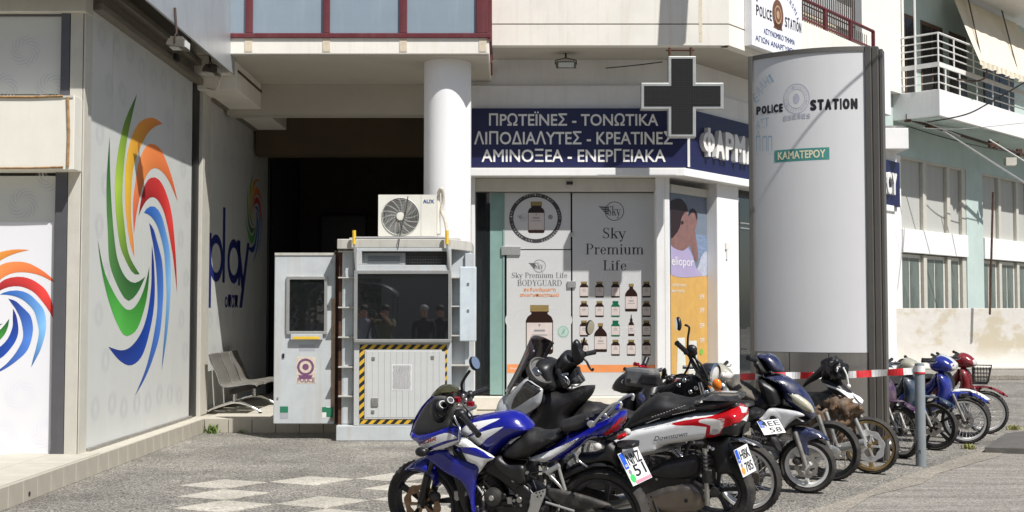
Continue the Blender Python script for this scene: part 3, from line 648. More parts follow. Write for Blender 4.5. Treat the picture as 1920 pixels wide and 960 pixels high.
for zz in (.6,.95,1.3):
    mb = MB(); O2.box(mb, b[0], b[0]+1.0, zz, zz+.02, -.70, -.45); mb.build('shelf_board', alu, SHELF)
rc = [M('pack_red',(.35,.05,.06),.5),M('pack_blue',(.04,.14,.35),.5),M('pack_white',(.5,.5,.5),.5)]
for i in range(9):
    mb = MB(); uu = b[0]+.05+(i%3)*.14; zz = (.62,.97,1.32)[i//3]; O2.box(mb, uu, uu+.1, zz, zz+.16, -.62, -.52)
    o = mb.build('product_pack', rc[(i*2+i//3)%3]); tag(o, ['red','white','blue'][((i*2+i//3)%3)*2%3]+' product pack on the '+['lowest','middle','top'][i//3]+' shelf behind the dark pharmacy window, number '+['one','two','three'][i%3]+' from the pillar', 'product pack', 'packs on the pharmacy shelf')
    o['label'] = ['red','blue','white'][(i*2+i//3)%3]+' pack on the '+['lowest','middle','top'][i//3]+' board of the pharmacy shelf, '+['next to the pillar','in the middle','nearest the totem'][i%3]
# end box beyond the totem
mb = MB(); a = W(1640,226,21.5); mb.hexa([(6.6,21.6,4.40),(7.42,22.0,4.40),(7.8,22.6,4.40),(6.9,22.9,4.40),(6.6,21.6,4.95),(7.42,22.0,4.95),(7.8,22.6,4.95),(6.9,22.9,4.95)])
mb = MB(); a = W(1640,280,23.4); b = W(1704,280,23.4); zc0 = W(0,279,23.4).z; zc1 = W(0,240,23.4).z
mb.box((a.x,23.4,zc0),(b.x,25,zc1)); mb.build('canopy_end', white_wall, PB, bevel=.01)
mb = MB(); mb.box((a.x,23.45,zc1),(b.x-.02,24.9,zc1+.02))
for k in range(3): mb.box((a.x,23.5+k*.4,zc1+.03),(b.x-.06,23.53+k*.4,zc1+.06))
mb.build('canopy_mesh', steel, PB)
# ---------------------------------------------------------------- pharmacy signs
S1 = thing('shop_sign', 'navy sign board with three lines of white Greek supplement words above the shopfront', 'sign', PF.p(1, zl1, .0))
P(PF,884,203,1293,313.5,-.08,.0,'board',sign_navy,S1,.004)
for px_ in (1065,):
    P(PF,px_,203.5,px_+1,313,.0,.0015,'board_joint',black_p,S1)
for s_, x0, y0, x1, y1 in (('ΠΡΩΤΕΪΝΕΣ - ΤΟΝΩΤΙΚΑ',917,209,1234,236),('ΛΙΠΟΔΙΑΛΥΤΕΣ - ΚΡΕΑΤΙΝΕΣ',889,246,1261,271),('ΑΜΙΝΟΞΕΑ - ΕΝΕΡΓΕΙΑΚΑ',903,279,1248,304)):
    mb = MB(); ptext(mb, s_, PF, x0, y0, x1, y1, .001, off=.018, ex=.008); mb.build('lettering', letter_white, S1)
P(PF,1289,258,1294,313,-.0,.012,'edge_trim',letter_white,S1)
S2 = thing('shop_sign', 'navy pharmacy fascia sign with raised white letters on the slanted front', 'sign', OB.p(2, zl1, 0))
zt_ = W(0,204,17.6).z
mb = MB(); OB.box(mb, 0.005, 8.13, zl1+.01, zt_, -.055, 0); mb.build('board', sign_navy, S2, bevel=.004)
uu = OB.px(1311,260,.0)[0]; zA = OB.px(1311,292)[1]; zB = OB.px(1311,238)[1]
mb = MB(); slots(mb, 'ΦΑΡΜΑΚΕΙΟ', OB, uu, zA, 2.6, zB-zA, .0, off=.055, ex=.07, gap=.10); mb.build('lettering', letter_white, S2)
uq = OB.px(1687,350,.1)[0]
mb = MB(); slots(mb, 'PHARMACY', OB, uq-2.2, zA-.02, 2.15, (zB-zA), .0, off=.055, ex=.07, gap=.10); mb.build('lettering', letter_white, S2)
# cross
CF = Frame(0,16.6)
CS = thing('pharmacy_cross_sign', 'unlit black LED pharmacy cross with grey frame hanging over the navy sign', 'cross sign', CF.p(CF.px(1280,255)[0], CF.px(1280,255)[1], 0))
def cross(x0,x1,x2,x3,y0,y1,y2,y3):
    q = [(x1,y0),(x2,y0),(x2,y1),(x3,y1),(x3,y2),(x2,y2),(x2,y3),(x1,y3),(x1,y2),(x0,y2),(x0,y1),(x1,y1)]
    return [CF.px(*p) for p in q]
mb = MB(); CF.poly(mb, cross(1202,1253,1305,1357,105,155,205,257), -.14, 0); mb.build('frame', cross_frame, CS, bevel=.01)
mb = MB(); CF.poly(mb, cross(1208,1259,1299,1351,110,161,199,251), 0.0, .006); mb.build('led_panel', cross_black, CS)
mb = MB(); c0_ = CF.px(1208,161); c1_ = CF.px(1351,199); d0_ = CF.px(1259,110); d1_ = CF.px(1299,251)
st = .0235; i = 0; xx = c0_[0]+.015
while xx < c1_[0]-.01:
    zz = d1_[1]+.012
    while zz < d0_[1]-.01:
        if (d0_[0]+.01 < xx < d1_[0]-.01) or (c1_[1]+.01 < zz < c0_[1]-.01):
            r_ = .0065; mb.add([CF.p(xx-r_,zz-r_,.008),CF.p(xx+r_,zz-r_,.008),CF.p(xx+r_,zz+r_,.008),CF.p(xx-r_,zz+r_,.008)], [(0,1,2,3)])
        zz += st
    xx += st
mb.build('led_dots', led_dot, CS, kind='stuff')
mb = MB()
for x_ in (1257,1297):
    a = CF.px(x_,105); mb.tube([CF.p(a[0],a[1],-.07),CF.p(a[0],a[1]+.13,-.07)], .02, 8)
a = CF.px(1250,92); b = CF.px(1303,92); mb.tube([CF.p(a[0],a[1],-.07),CF.p(b[0],b[1],-.07)], .014, 8)
mb.build('hanger', rust, CS, smooth=50)
mb = MB(); mb.tube(cat([CF.p(*CF.px(1250,102),-.5),CF.p(*CF.px(1200,103),-.7),CF.p(*CF.px(1145,103),-.9)]), .008, 5); tag(mb.build('power_cable', cable_m), 'thin dark cable running left from the pharmacy cross along the soffit wall', 'cable')
# floodlights
def flood(px_, py_, Y, lab, yaw=0, w=.26, tilt=0, drop=.12, up=.16):
    c = W(px_, py_, Y); m_ = Matrix.Translation(c) @ Matrix.Rotation(yaw, 4, 'Z')
    t = thing('floodlight', lab, 'floodlight', mat=m_, group='floodlights on the fronts')
    b = MB(); rx = Matrix.Rotation(tilt, 3, 'X')
    def q(x, y, z): return rx @ Vector((x, y, z))
    b.hexa([q(-w/2,-.10,-.05),q(w/2,-.10,-.05),q(w/2,.10,-.035),q(-w/2,.10,-.035),q(-w/2,-.09,.05),q(w/2,-.09,.05),q(w/2,.08,.03),q(-w/2,.08,.03)]); 
    for k in range(7): b.hexa([q(-w/2+.02+k*w/7.5,-.07,.05),q(-w/2+.026+k*w/7.5,-.07,.05),q(-w/2+.026+k*w/7.5,.07,.032),q(-w/2+.02+k*w/7.5,.07,.032),q(-w/2+.02+k*w/7.5,-.07,.07),q(-w/2+.026+k*w/7.5,-.07,.07),q(-w/2+.026+k*w/7.5,.07,.06),q(-w/2+.02+k*w/7.5,.07,.06)])
    b.build('housing', M('floodlight_housing',(.13,.12,.10),.5,.3,var=.2) if 'floodlight_housing' not in bpy.data.materials else bpy.data.materials['floodlight_housing'], t, bevel=.006)
    b = MB(); b.hexa([q(-w/2+.03,-.108,-.035),q(w/2-.03,-.108,-.035),q(w/2-.03,.07,-.056),q(-w/2+.03,.07,-.056),q(-w/2+.03,-.104,.035),q(w/2-.03,-.104,.035),q(w/2-.03,.06,-.03),q(-w/2+.03,.06,-.03)]); b.build('glass', lamp_glass, t)
    b = MB(); b.tube([(-w/2-.01,0,0),(-w/2-.01,0,drop*.6),(0,.02,drop),(w/2+.01,0,drop*.6),(w/2+.01,0,0)], .008, 6); b.tube([(0,.02,drop),(0,.04,drop+up)], .014, 6); b.build('bracket', brown_metal, t)
    return t
flood(1061,121,17.3,'flat grey floodlight under the soffit above the navy supplement sign',0,.28,.25,.1,.1)
flood(1386,137,19.3,'grey floodlight on the slanted front half hidden by the police totem', .75,.36,.3,.1,.1)
flood(334,83,13.2,'floodlight with pale glass hanging under the metal fascia, the nearer of two', 1.57,.24,.1,.12,.28)
flood(397,132,15.9,'floodlight with pale glass beside the looping wire at the end of the metal fascia', 1.57,.24,.1,.12,.2)
mb = MB(); mb.tube(cat([W(388,165,16.1),W(405,168,15.9),W(412,150,15.8),W(410,135,15.9)]), .012, 6); tag(mb.build('looping_wire', M('pale_cable',(.6,.58,.5),.6)), 'pale wire looping down under the floodlight at the fascia end', 'cable')
# police sign on the oblique parapet
PSG = thing('police_sign', 'white police station sign with blue Greek words and round emblem on the slanted balcony', 'sign', OP.p(1.5,5.3,.1))
so = .12; sa = OP.px(1410,60,so); sb = OP.px(1504,60,so); zb0 = OP.px(1410,84,so)[1]
mb = MB(); OP.box(mb, sa[0], sb[0], zb0, zb0+1.02, .003, so); mb.build('board', M('white_sign_sheet',(.78,.79,.82),.35,var=.02), PSG, bevel=.004)
Hs = 1.02; wS = sb[0]-sa[0]
b4 = MB(); bb = MB(); be = MB()
def st(m_, s_, fx, fz, fw, fh, off=.02): (slots if s_ in ('POLICE','STATION') else text)(m_, s_, OP, sa[0]+fx*wS, zb0+fz*Hs, fw*wS, fh*Hs, so+.002, off=off)
st(b4,'POLICE',.08,.44,.30,.15,.03); st(b4,'STATION',.64,.44,.34,.15,.03); b4.build('black_lettering', letter_black, PSG)
st(bb,'ΑΣΤΥΝΟΜΙΚΟ ΤΜΗΜΑ',.22,.22,.62,.085,.02); st(bb,'ΑΓΙΩΝ ΑΝΑΡΓΥΡΩΝ',.06,.08,.80,.085,.02)
s_ = 'ΕΛΛΗΝΙΚΗ ΑΣΤΥΝΟΜΙΑ'
for i, ch_ in enumerate(s_):
    if ch_ == ' ': continue
    a = R(158-(158-22)*i/(len(s_)-1)); cx_ = sa[0]+.5*wS+.42*wS*math.cos(a); cz_ = zb0+.50*Hs+.42*Hs*math.sin(a); text(bb, ch_, OP, cx_-.02, cz_-.03, .05*(.4 if ch_=='Ι' else 1), .085, so+.002, off=.02, rot=(a-math.pi/2)*.8)
bb.build('blue_lettering', navy_logo, PSG)
def disc(m_, fr, u, z, r0, r1, out, mi=0, n=28, sy=1): 
    m_.add([fr.p(u+r_*math.cos(2*math.pi*i/n), z+r_*sy*math.sin(2*math.pi*i/n), out) for r_ in (r1, r0) for i in range(n)], [(i, (i+1)%n, (i+1)%n+n, i+n) for i in range(n)], mi)
    return m_
disc(be, OP, sa[0]+.5*wS, zb0+.57*Hs, 0.0, .105*wS*1.05, so+.003, sy=1.25); be.add([OP.p(sa[0]+(.5+x_)*wS, zb0+z_*Hs, so+.003) for x_, z_ in ((-.09,.36),(.09,.36),(.06,.47),(-.06,.47))], [(0,1,2,3)])
be.build('emblem', emb_brown, PSG)
be = MB(); disc(be, OP, sa[0]+.5*wS, zb0+.57*Hs, .055*wS, .068*wS, so+.005, sy=1.25); disc(be, OP, sa[0]+.5*wS, zb0+.57*Hs, .0, .03*wS, so+.005, sy=1.3); be.build('emblem_detail', M('tan_emblem_print',(.45,.30,.18),.5), PSG)
# ---------------------------------------------------------------- totem
TL = Vector((W(1410,300,13.52).x, 13.52, 0)); TR = Vector((W(1628,300,13.0).x, 13.0, 0))
td = (TR-TL).normalized(); TW = (TR-TL).length; TF = Frame(TL.x, TL.y, td.x, td.y)
TT = thing('police_totem', 'tall curved white and grey metal totem with POLICE STATION lettering behind the motorbikes', 'sign', TL+td*TW/2)
zT = W(0,90,13.08).z; zP = W(0,661,13.05).z
sag = .15
def tw(u): x = (u/TW-.5)*2; return sag*(1-x*x)
def arc_panel(z0, z1, off, th, name, m, u0=0.0, u1=None, nz=1):
    u1 = TW if u1 is None else u1; n = 32; b = MB(); V = []; Fs = []
    for i in range(n+1):
        u = u0+(u1-u0)*i/n
        for j in range(2): V += [TF.p(u, z0 if j == 0 else z1, tw(u)+off), TF.p(u, z0 if j == 0 else z1, tw(u)+off-th)]
    for i in range(n):
        a = i*4; c = a+4; Fs += [(a, c, c+2, a+2), (a+1, a+3, c+3, c+1), (a, a+1, c+1, c), (a+2, c+2, c+3, a+3)]
    Fs += [(0,2,3,1),(n*4,n*4+1,n*4+3,n*4+2)]
    b.add(V, Fs); return b.build(name, m, TT, smooth=30)
arc_panel(zP, zT-.05, 0, .02, 'white_panel', totem_white, .02, TW-.02)
arc_panel(zT-.05, zT, .012, .05, 'top_rim', totem_metal)
for q in range(3): arc_panel(.02, zP-.004, -.002, .02, 'base_panel', totem_steel, TW*q/3+.004, TW*(q+1)/3-.004)
# sides and back
def tb(u0, u1, w0, w1, z0, z1, name, m, bev=.006):
    b = MB(); TF.box(b, u0, u1, z0, z1, w0, w1); return b.build(name, m, TT, bevel=bev)
tb(-.03,.02,-.06,.03,.0,zT,'left_edge',totem_metal)
tb(TW-.02,TW+.045,-.05,.03,.0,zT,'corner_strip',totem_metal); tb(TW+.05,TW+.115,-.11,.0,.0,zT-.005,'side_strip',totem_metal); tb(TW+.12,TW+.155,-.20,-.04,.0,zT-.03,'side_strip',totem_metal)
mb = MB(); n = 24; pts = [(TF.p(TW*i/n,0,tw(TW*i/n)-.02).x, TF.p(TW*i/n,0,tw(TW*i/n)-.02).y) for i in range(n+1)]+[(TF.p(TW+.11,0,-.24).x,TF.p(TW+.11,0,-.24).y),(TF.p(0,0,-.24).x,TF.p(0,0,-.24).y)]
mb.ext(pts, lambda a, b, w: Vector((a, b, w)), .01, zT-.01); mb.build('core', totem_metal, TT)
mb = MB(); mb.ext([(p[0], p[1]) for p in pts], lambda a, b, w: Vector((a, b, w)), 0, .03); 
class TFr:  # curved frame adaptor
    def p(s, u, z, w=0): return TF.p(u, z, tw(u)+w)
TC = TFr()
def tpx(px_, py_):
    w = 0
    for k in range(6): u, z = TF.px(px_, py_, w); w = tw(u)
    return u, z
def ttext(m_, s_, x0, y0, x1, y1, off=.02, out=.004):
    a = tpx(x0, y0); b = tpx(x1, y1); text(m_, s_, TC, a[0], b[1], b[0]-a[0], a[1]-b[1], out, off=off)
mb = MB()
a = tpx(1418,216); b = tpx(1468,193); slots(mb, 'POLICE', TC, a[0], a[1], b[0]-a[0], (b[1]-a[1])*.95, .0010, off=.09, gap=.10)
a = tpx(1519,208); b = tpx(1608,184); slots(mb, 'STATION', TC, a[0], a[1], b[0]-a[0], (b[1]-a[1])*1.0, .0010, off=.09, gap=.10)
mb.build('lettering', letter_black, TT)
mb = MB(); c = tpx(1493,185); disc(mb, TC, c[0], c[1], .135, .145, .0010, n=40, sy=1.15)
for k in range(24):
    t_ = 2*math.pi*k/24; text(mb, 'ΑΣΤΥΝΟΜΙΑΕΛΛΗΝΙΚΗ'[k % 16], TC, c[0]+.115*math.cos(t_)-.01, c[1]+.13*math.sin(t_)-.01, .018, .022, .0018)
disc(mb, TC, c[0], c[1], .088, .094, .0010, n=32, sy=1.15); disc(mb, TC, c[0], c[1], 0, .035, .0010, sy=1.6)
for x_ in (-.14,-.09,-.04,.01,.06,.11): text(mb, 'S' if int(x_*100) % 2 else 'E', TC, c[0]+x_, c[1]-.215-.2*abs(x_)*.3, .04, .05, .0022, off=.01)
mb.build('faded_emblem', emb_grey, TT)
mb = MB(); a = tpx(1452,305); b = tpx(1555,276); n = 10
for i in range(n):
    ua = a[0]+(b[0]-a[0])*i/n; ub = a[0]+(b[0]-a[0])*(i+1)/n; dz = (tpx(1452,0)[0]*0)
    mb.add([TC.p(ua,a[1],.0012),TC.p(ub,a[1],.0012),TC.p(ub,b[1],.0012),TC.p(ua,b[1],.0012)], [(0,1,2,3)])
mb.build('street_name_plate', teal, TT)
mb = MB(); h_ = b[1]-a[1]; text(mb, 'ΚΑΜΑΤΕΡΟΥ', TC, a[0]+.04, a[1]+h_*.18, b[0]-a[0]-.08, h_*.66, .0022, off=.03)
for zz in (a[1]+.008, b[1]-.016): mb.add([TC.p(a[0]+.01,zz,.0018),TC.p(b[0]-.01,zz,.0018),TC.p(b[0]-.01,zz+.006,.0018),TC.p(a[0]+.01,zz+.006,.0018)], [(0,1,2,3)])
mb.build('plate_lettering', cream_print, TT)
mb = MB()
for i, (ch_, x_, y_) in enumerate((('Ε',1417,193),('Λ',1424,180),('Λ',1430,170),('Η',1438,162),('Ι',1448,155),('Α',1418,243),('Σ',1426,240),('Τ',1434,238),('Λ',1418,262),('Π',1418,284),('Π',1430,284),('Π',1440,284))):
    q = tpx(x_, y_); big_ = 1.7 if i > 8 else 1; text(mb, ch_, TC, q[0], q[1], .05*(.5 if ch_=='Ι' else 1), .10*big_, .0008, off=-.012, rot=.5 if i < 5 else 0)
for x_, y_ in ((1418,288),): q = tpx(x_, y_); q2 = tpx(1446,288); mb.add([TC.p(q[0],q[1]-.02,.0008),TC.p(q2[0],q[1]-.02,.0008),TC.p(q2[0],q[1]-.012,.0008),TC.p(q[0],q[1]-.012,.0008)], [(0,1,2,3)])
mb.build('faded_graffiti', graf, TT)
# ---------------------------------------------------------------- posters on the pharmacy glass
GP = Frame(0,17.8)
def flat(m_, fr, pts, out, mi=0, px=True): 
    q = [fr.px(*p) for p in pts] if px else pts
    m_.add([fr.p(a, b, out) for a, b in q], [tuple(range(len(q)))], mi)
def bottle(m_, fr, x0, y0, x1, y1, out, body=0, lid=1, tall=False, drop=False):
    w = x1-x0; h = y1-y0; X = lambda f: x0+w*f; Yy = lambda f: y0+h*f
    n = .26; s_ = .18 if not tall else .34
    if drop: out_ = [(.5,0),(.56,.1),(.58,.22),(.66,.24),(.66,.36),(.78,.42),(.86,.50),(.88,1),(.12,1),(.14,.50),(.22,.42),(.34,.36),(.34,.24),(.42,.22),(.44,.1)]
    elif tall: out_ = [(.30,0),(.70,0),(.70,.10),(.64,.12),(.66,.18),(.86,.27),(.98,.36),(1,.42),(1,.97),(.95,1),(.05,1),(0,.97),(0,.42),(.02,.36),(.14,.27),(.34,.18),(.36,.12),(.30,.10)]
    else: out_ = [(.16,0),(.84,0),(.84,.14),(.80,.15),(.80,.18),(.94,.24),(1,.32),(1,.96),(.93,1),(.07,1),(0,.96),(0,.32),(.06,.24),(.20,.18),(.20,.15),(.16,.14)]
    flat(m_, fr, [(X(a), Yy(b)) for a, b in out_], out, body)
    if not drop:
        l = .13 if not tall else .10; e = (.16,.84) if not tall else (.30,.70); flat(m_, fr, [(X(e[0]),Yy(0)),(X(e[1]),Yy(0)),(X(e[1]),Yy(l)),(X(e[0]),Yy(l))], out+.0008, lid)
    t0 = .36 if not tall else .46; 
    if drop: t0 = .52
    flat(m_, fr, [(X(.03 if not drop else .15),Yy(t0)),(X(.97 if not drop else .86),Yy(t0)),(X(.97 if not drop else .86),Yy(.90)),(X(.03 if not drop else .15),Yy(.90))], out+.0008, 2)
    flat(m_, fr, [(X(.3),Yy(t0+.14)),(X(.7),Yy(t0+.14)),(X(.7),Yy(t0+.18)),(X(.3),Yy(t0+.18))], out+.0014, 3); flat(m_, fr, [(X(.22),Yy(t0+.24)),(X(.78),Yy(t0+.24)),(X(.78),Yy(t0+.26)),(X(.22),Yy(t0+.26))], out+.0014, 3)
    flat(m_, fr, [(X(.45),Yy(t0+.03)),(X(.55),Yy(t0+.03)),(X(.5),Yy(t0+.09))], out+.0014, 3)
BM = [bottle_brown, gold_print, bottle_label, grey_print, bottle_green]
# serif letters: thick stems, thin hairlines, slabs (drawn on a unit cap height)
def serif(m_, s_, fr, u0, z0, w, h, out, mi=0):
    T = .115; t = .035
    def rect(x0,y0,x1,y1): return [(x0,y0),(x1,y0),(x1,y1),(x0,y1)]
    def arc(cx,cy,rx,ry,a0,a1,wa,wb,n=12):   # stroke that swells sideways
        o = []; i_ = []
        for k in range(n+1):
            a = R(a0+(a1-a0)*k/n); th = wb+(wa-wb)*abs(math.cos(a))**1.5
            o.append((cx+rx*math.cos(a), cy+ry*math.sin(a))); i_.append((cx+(rx-th)*math.cos(a), cy+(ry-min(th,wb+.02))*math.sin(a)))
        return [[o[k],o[k+1],i_[k+1],i_[k]] for k in range(n)]
    def line(x0,y0,x1,y1,w_): 
        d = math.hypot(x1-x0,y1-y0); nx, ny = -(y1-y0)/d*w_/2, (x1-x0)/d*w_/2; return [(x0+nx,y0+ny),(x1+nx,y1+ny),(x1-nx,y1-ny),(x0-nx,y0-ny)]
    x = .66  # x height
    def stem(cx, y0, y1): return [rect(cx-T/2,y0,cx+T/2,y1)]
    def sl(cx, y, w_=.30): return [rect(cx-w_/2,y,cx+w_/2,y+t)]
    def A_(n_): return n_
    Gl = {}
    Gl['S'] = (.60, arc(.30,.74,.22,.26,-70+100,270,T*.8,t)+arc(.30,.26,.24,.26,-150,90,T*.9,t)+[rect(.49,.72,.525,.98),rect(.05,.02,.085,.28)]+[line(.14,.62,.46,.40,T)])
    Gl['k'] = (.62, stem(.16,0,1)+sl(.14,.965,.20)+sl(.16,0)+[line(.2,.28,.50,.64,t*1.3),line(.30,.42,.52,.02,T)]+sl(.50,0,.26)+sl(.48,x-t,.24))
    Gl['y'] = (.60, [line(.10,x-.02,.32,.02,T),line(.50,x-.02,.24,-.26,t*1.3)]+sl(.10,x-t,.26)+sl(.50,x-t,.22)+arc(.17,-.24,.07,.07,0,360,.07,.05,8))
    Gl['P'] = (.66, stem(.16,0,1)+sl(.16,0,.32)+sl(.13,.965,.26)+arc(.30,.74,.30,.26,-90,90,T,t)+[rect(.16,.48,.32,.48+t),rect(.16,.965,.32,1)])
    Gl['r'] = (.46, stem(.15,0,x)+sl(.15,0)+sl(.10,x-t,.16)+arc(.34,.46,.17,.20,50,170,t*1.5,t,8)+arc(.38,.56,.055,.055,0,360,.055,.05,8))
    Gl['e'] = (.54, arc(.26,.33,.22,.34,10,350-20,T,t,16)+[rect(.08,.34,.47,.34+t)])
    Gl['m'] = (.98, stem(.14,0,x)+stem(.47,0,.46)+stem(.80,0,.46)+sl(.14,0,.26)+sl(.47,0,.24)+sl(.80,0,.26)+sl(.08,x-t,.14)+arc(.335,.46,.19,.21,0,160,T,t,8)+arc(.665,.46,.19,.21,0,160,T,t,8))
    Gl['i'] = (.32, stem(.15,0,x)+sl(.15,0)+sl(.10,x-t,.16)+arc(.15,.87,.075,.075,0,360,.075,.07,8))
    Gl['u'] = (.64, stem(.14,.18,x)+stem(.46,0,x)+sl(.08,x-t,.14)+sl(.40,x-t,.14)+sl(.52,0,.14)+arc(.295,.2,.21,.22,180,345,T,t,8))
    Gl['L'] = (.62, stem(.18,0,1)+sl(.18,.965,.34)+[rect(.02,0,.56,t),rect(.52,0,.56,.26)])
    Gl['f'] = (.40, stem(.16,0,.80)+sl(.16,0,.28)+[rect(.04,x-t,.34,x)]+arc(.27,.80,.17,.20,60,180,T,t,8)+arc(.33,.92,.05,.05,0,360,.05,.045,8))
    Gl['B'] = (.68, stem(.16,0,1)+[rect(.02,0,.34,t),rect(.02,.965,.32,1),rect(.16,.50,.34,.53)]+arc(.32,.75,.25,.25,-90,90,T,t)+arc(.34,.265,.28,.265,-90,90,T,t))
    Gl['O'] = (.74, arc(.36,.5,.33,.51,0,360,T,t,24)); Gl['D'] = (.76, stem(.16,0,1)+[rect(.02,0,.34,t),rect(.02,.965,.34,1)]+arc(.32,.5,.38,.5,-90,90,T,t,16))
    Gl['Y'] = (.70, [line(.14,.98,.36,.46,T),line(.60,.98,.38,.46,t*1.3),rect(.31,0,.31+T,.48)]+sl(.37,0)+sl(.12,.965,.28)+sl(.60,.965,.22))
    Gl['G'] = (.74, arc(.36,.5,.33,.51,40,330,T,t,20)+[rect(.54,.05,.54+T*.9,.42),rect(.46,.40,.74,.43)]); Gl['U'] = (.72, stem(.17,.25,1)+[rect(.56,.25,.59,1)]+sl(.17,.965)+sl(.575,.965,.24)+arc(.355,.26,.245,.28,180,360,T*.6,t,12))
    Gl['A'] = (.72, [line(.12,.0,.36,1,t*1.3),line(.36,1,.60,0,T),rect(.2,.30,.52,.33)]+sl(.12,0,.22)+sl(.60,0,.28)); Gl['R'] = (.72, stem(.16,0,1)+[rect(.02,0,.32,t),rect(.02,.965,.32,1),rect(.16,.48,.34,.51)]+arc(.30,.745,.27,.255,-90,90,T,t)+[line(.38,.48,.62,.02,T)]+sl(.64,0,.14))
    Gl[' '] = (.34, [])
    tot = sum(Gl[c][0] for c in s_); k = w/tot; cx_ = u0
    for c in s_:
        for j, q in enumerate(Gl[c][1]): m_.add([fr.p(cx_+a*k, z0+b*h, out+.0002*(j%3)) for a, b in q], [tuple(range(len(q)))], mi)
        cx_ += Gl[c][0]*k
def pserif(m_, s_, fr, x0, yb, x1, yt, out, mi=0): a = fr.px(x0, yb); b = fr.px(x1, yt); serif(m_, s_, fr, a[0], a[1], b[0]-a[0], b[1]-a[1], out, mi)
def poster(name, lab, quad): 
    t = thing(name, lab, 'poster', GP.p(GP.px((quad[0]+quad[2])/2, quad[3])[0], GP.px(0, quad[3])[1], 0))
    P(GP, *quad, .0, .003, 'sheet', poster_m, t); return t
def logo(m_, fr, cx_, cy_, r, out):
    n = 36; a = fr.px(cx_, cy_); rr = fr.px(cx_+r, cy_)[0]-a[0]; disc(m_, fr, a[0], a[1], rr*.93, rr, out, n=36)
    pserif(m_, 'Sky', fr, cx_-r*.75, cy_+r*.45, cx_+r*.65, cy_-r*.55, out+.001)
    for k in range(4): flat(m_, fr, [(cx_-r*(1.7-.22*k),cy_-r*(.50-.22*k)),(cx_-r*.55,cy_-r*(.45-.20*k)),(cx_-r*.62,cy_-r*(.32-.20*k)),(cx_-r*(1.45-.2*k),cy_-r*(.36-.22*k))], out+.002)
PA = poster('window_poster', 'white poster with a brown jar in a dark ring, upper left on the shopfront', (944,362,1070,467))
mb = MB(); c = GP.px(1004,409); rr = GP.px(1054,409)[0]-c[0]; zz = GP.px(1004,362)[1]
disc(mb, GP, c[0], c[1], rr*.83, rr*.985, .004, 0, 56, .95); 
mb.build('ring_print', ring_print, PA)
mb = MB(); s_ = 'SKY PREMIUM LIFE   FOOD SUPPLEMENTS   SKY PREMIUM LIFE   '
for i, ch_ in enumerate(s_):
    if ch_ == ' ': continue
    t_ = math.pi*.78-2*math.pi*i/len(s_); text(mb, ch_, GP, c[0]+rr*.87*math.cos(t_)-.012*math.sin(t_), c[1]+rr*.84*math.sin(t_)-.0, .02, .03, .0055, rot=t_-math.pi/2)
mb.build('ring_lettering', M('grey_light_print',(.38,.38,.37),.5), PA)
mb = MB(); bottle(mb, GP, 990,378,1021,437,.004); mb.build('jar_print', BM, PA)
mb = MB(); logo(mb, GP, 981,408,7,.004); disc(mb, GP, *GP.px(1032,407), 0, .035, .004); mb.build('small_logo_print', grey_print, PA)
PBt = poster('window_poster', 'white poster with small orange words and one large brown jar on the shopfront', (950,469,1071,742))
mb = MB(); logo(mb, GP, 1011,499,12,.005); pserif(mb, 'Sky Premium Life', GP, 959,521,1064,511,.005); pserif(mb, 'BODYGUARD', GP, 970,536,1054,525,.005); mb.build('lettering', M('dark_grey_print',(.09,.09,.10),.5), PBt)
mb = MB(); ptext(mb, 'ενδυνάμωση', GP, 982,539,1042,548,.005, off=.03); ptext(mb, 'ανοσοποιητικού', GP, 975,549,1048,558,.005, off=.03); mb.build('orange_lettering', orange_print, PBt)
mb = MB(); bottle(mb, GP, 986,572,1037,664,.005); mb.build('jar_print', BM, PBt)
mb = MB(); c = GP.px(1056,622); disc(mb, GP, c[0], c[1], 0, .085, .0045, sy=1.05); mb.build('pill_print', M('pale_green_print',(.40,.52,.46),.4), PBt)
mb = MB(); flat(mb, GP, [(1052,628),(1056,618),(1060,616),(1058,624)], .006); disc(mb, GP, c[0], c[1], .07, .078, .0055); mb.build('pill_detail', M('green_grey_print',(.22,.36,.30),.4), PBt)
mb = MB()
def orn(fr, cx_, cy_, r, out, m_): 
    for rr_ in (1,.7,.4):
        a = fr.px(cx_, cy_); w_ = fr.px(cx_+r*rr_, cy_)[0]-a[0]
        for k in range(2): disc(m_, fr, a[0]+(k-.5)*w_*1.0, a[1], w_*.93, w_, out+.0001*k, n=28, sy=.6)
for cx_, cy_, r in ((1010,500,38),(1010,600,42),(1010,700,34)): mb = MB(); orn(GP, cx_, cy_, r, .0035, mb); mb.build('ornament_print', poster_swirl, PBt)
P(GP,951,683,1071,699,.003,.005,'orange_band',orange_print,PBt)
mb = MB(); ptext(mb, 'Βιταμίνες - Συμπληρώματα', GP, 957,688,1000,694,.006); mb.build('band_lettering', letter_white, PBt)
PC = poster('window_poster', 'large white poster with serif words Sky Premium Life over rows of small bottles', (1073,362,1229,742))
mb = MB(); logo(mb, GP, 1152,396,18,.005); mb.build('logo_print', M('dark_logo_print',(.05,.05,.055),.5), PC)
mb = MB()
for s_, x0, x1, yb, yt in (('Sky',1129,1174,447,427),('Premium',1098,1208,477,457),('Life',1130,1176,507,488)): pserif(mb, s_, GP, x0, yb, x1, yt, .005)
mb.build('lettering', M('charcoal_print',(.03,.03,.033),.5), PC)
cols = [1095,1124,1154,1183.5,1212]; rows = [528,564.5,601,637]
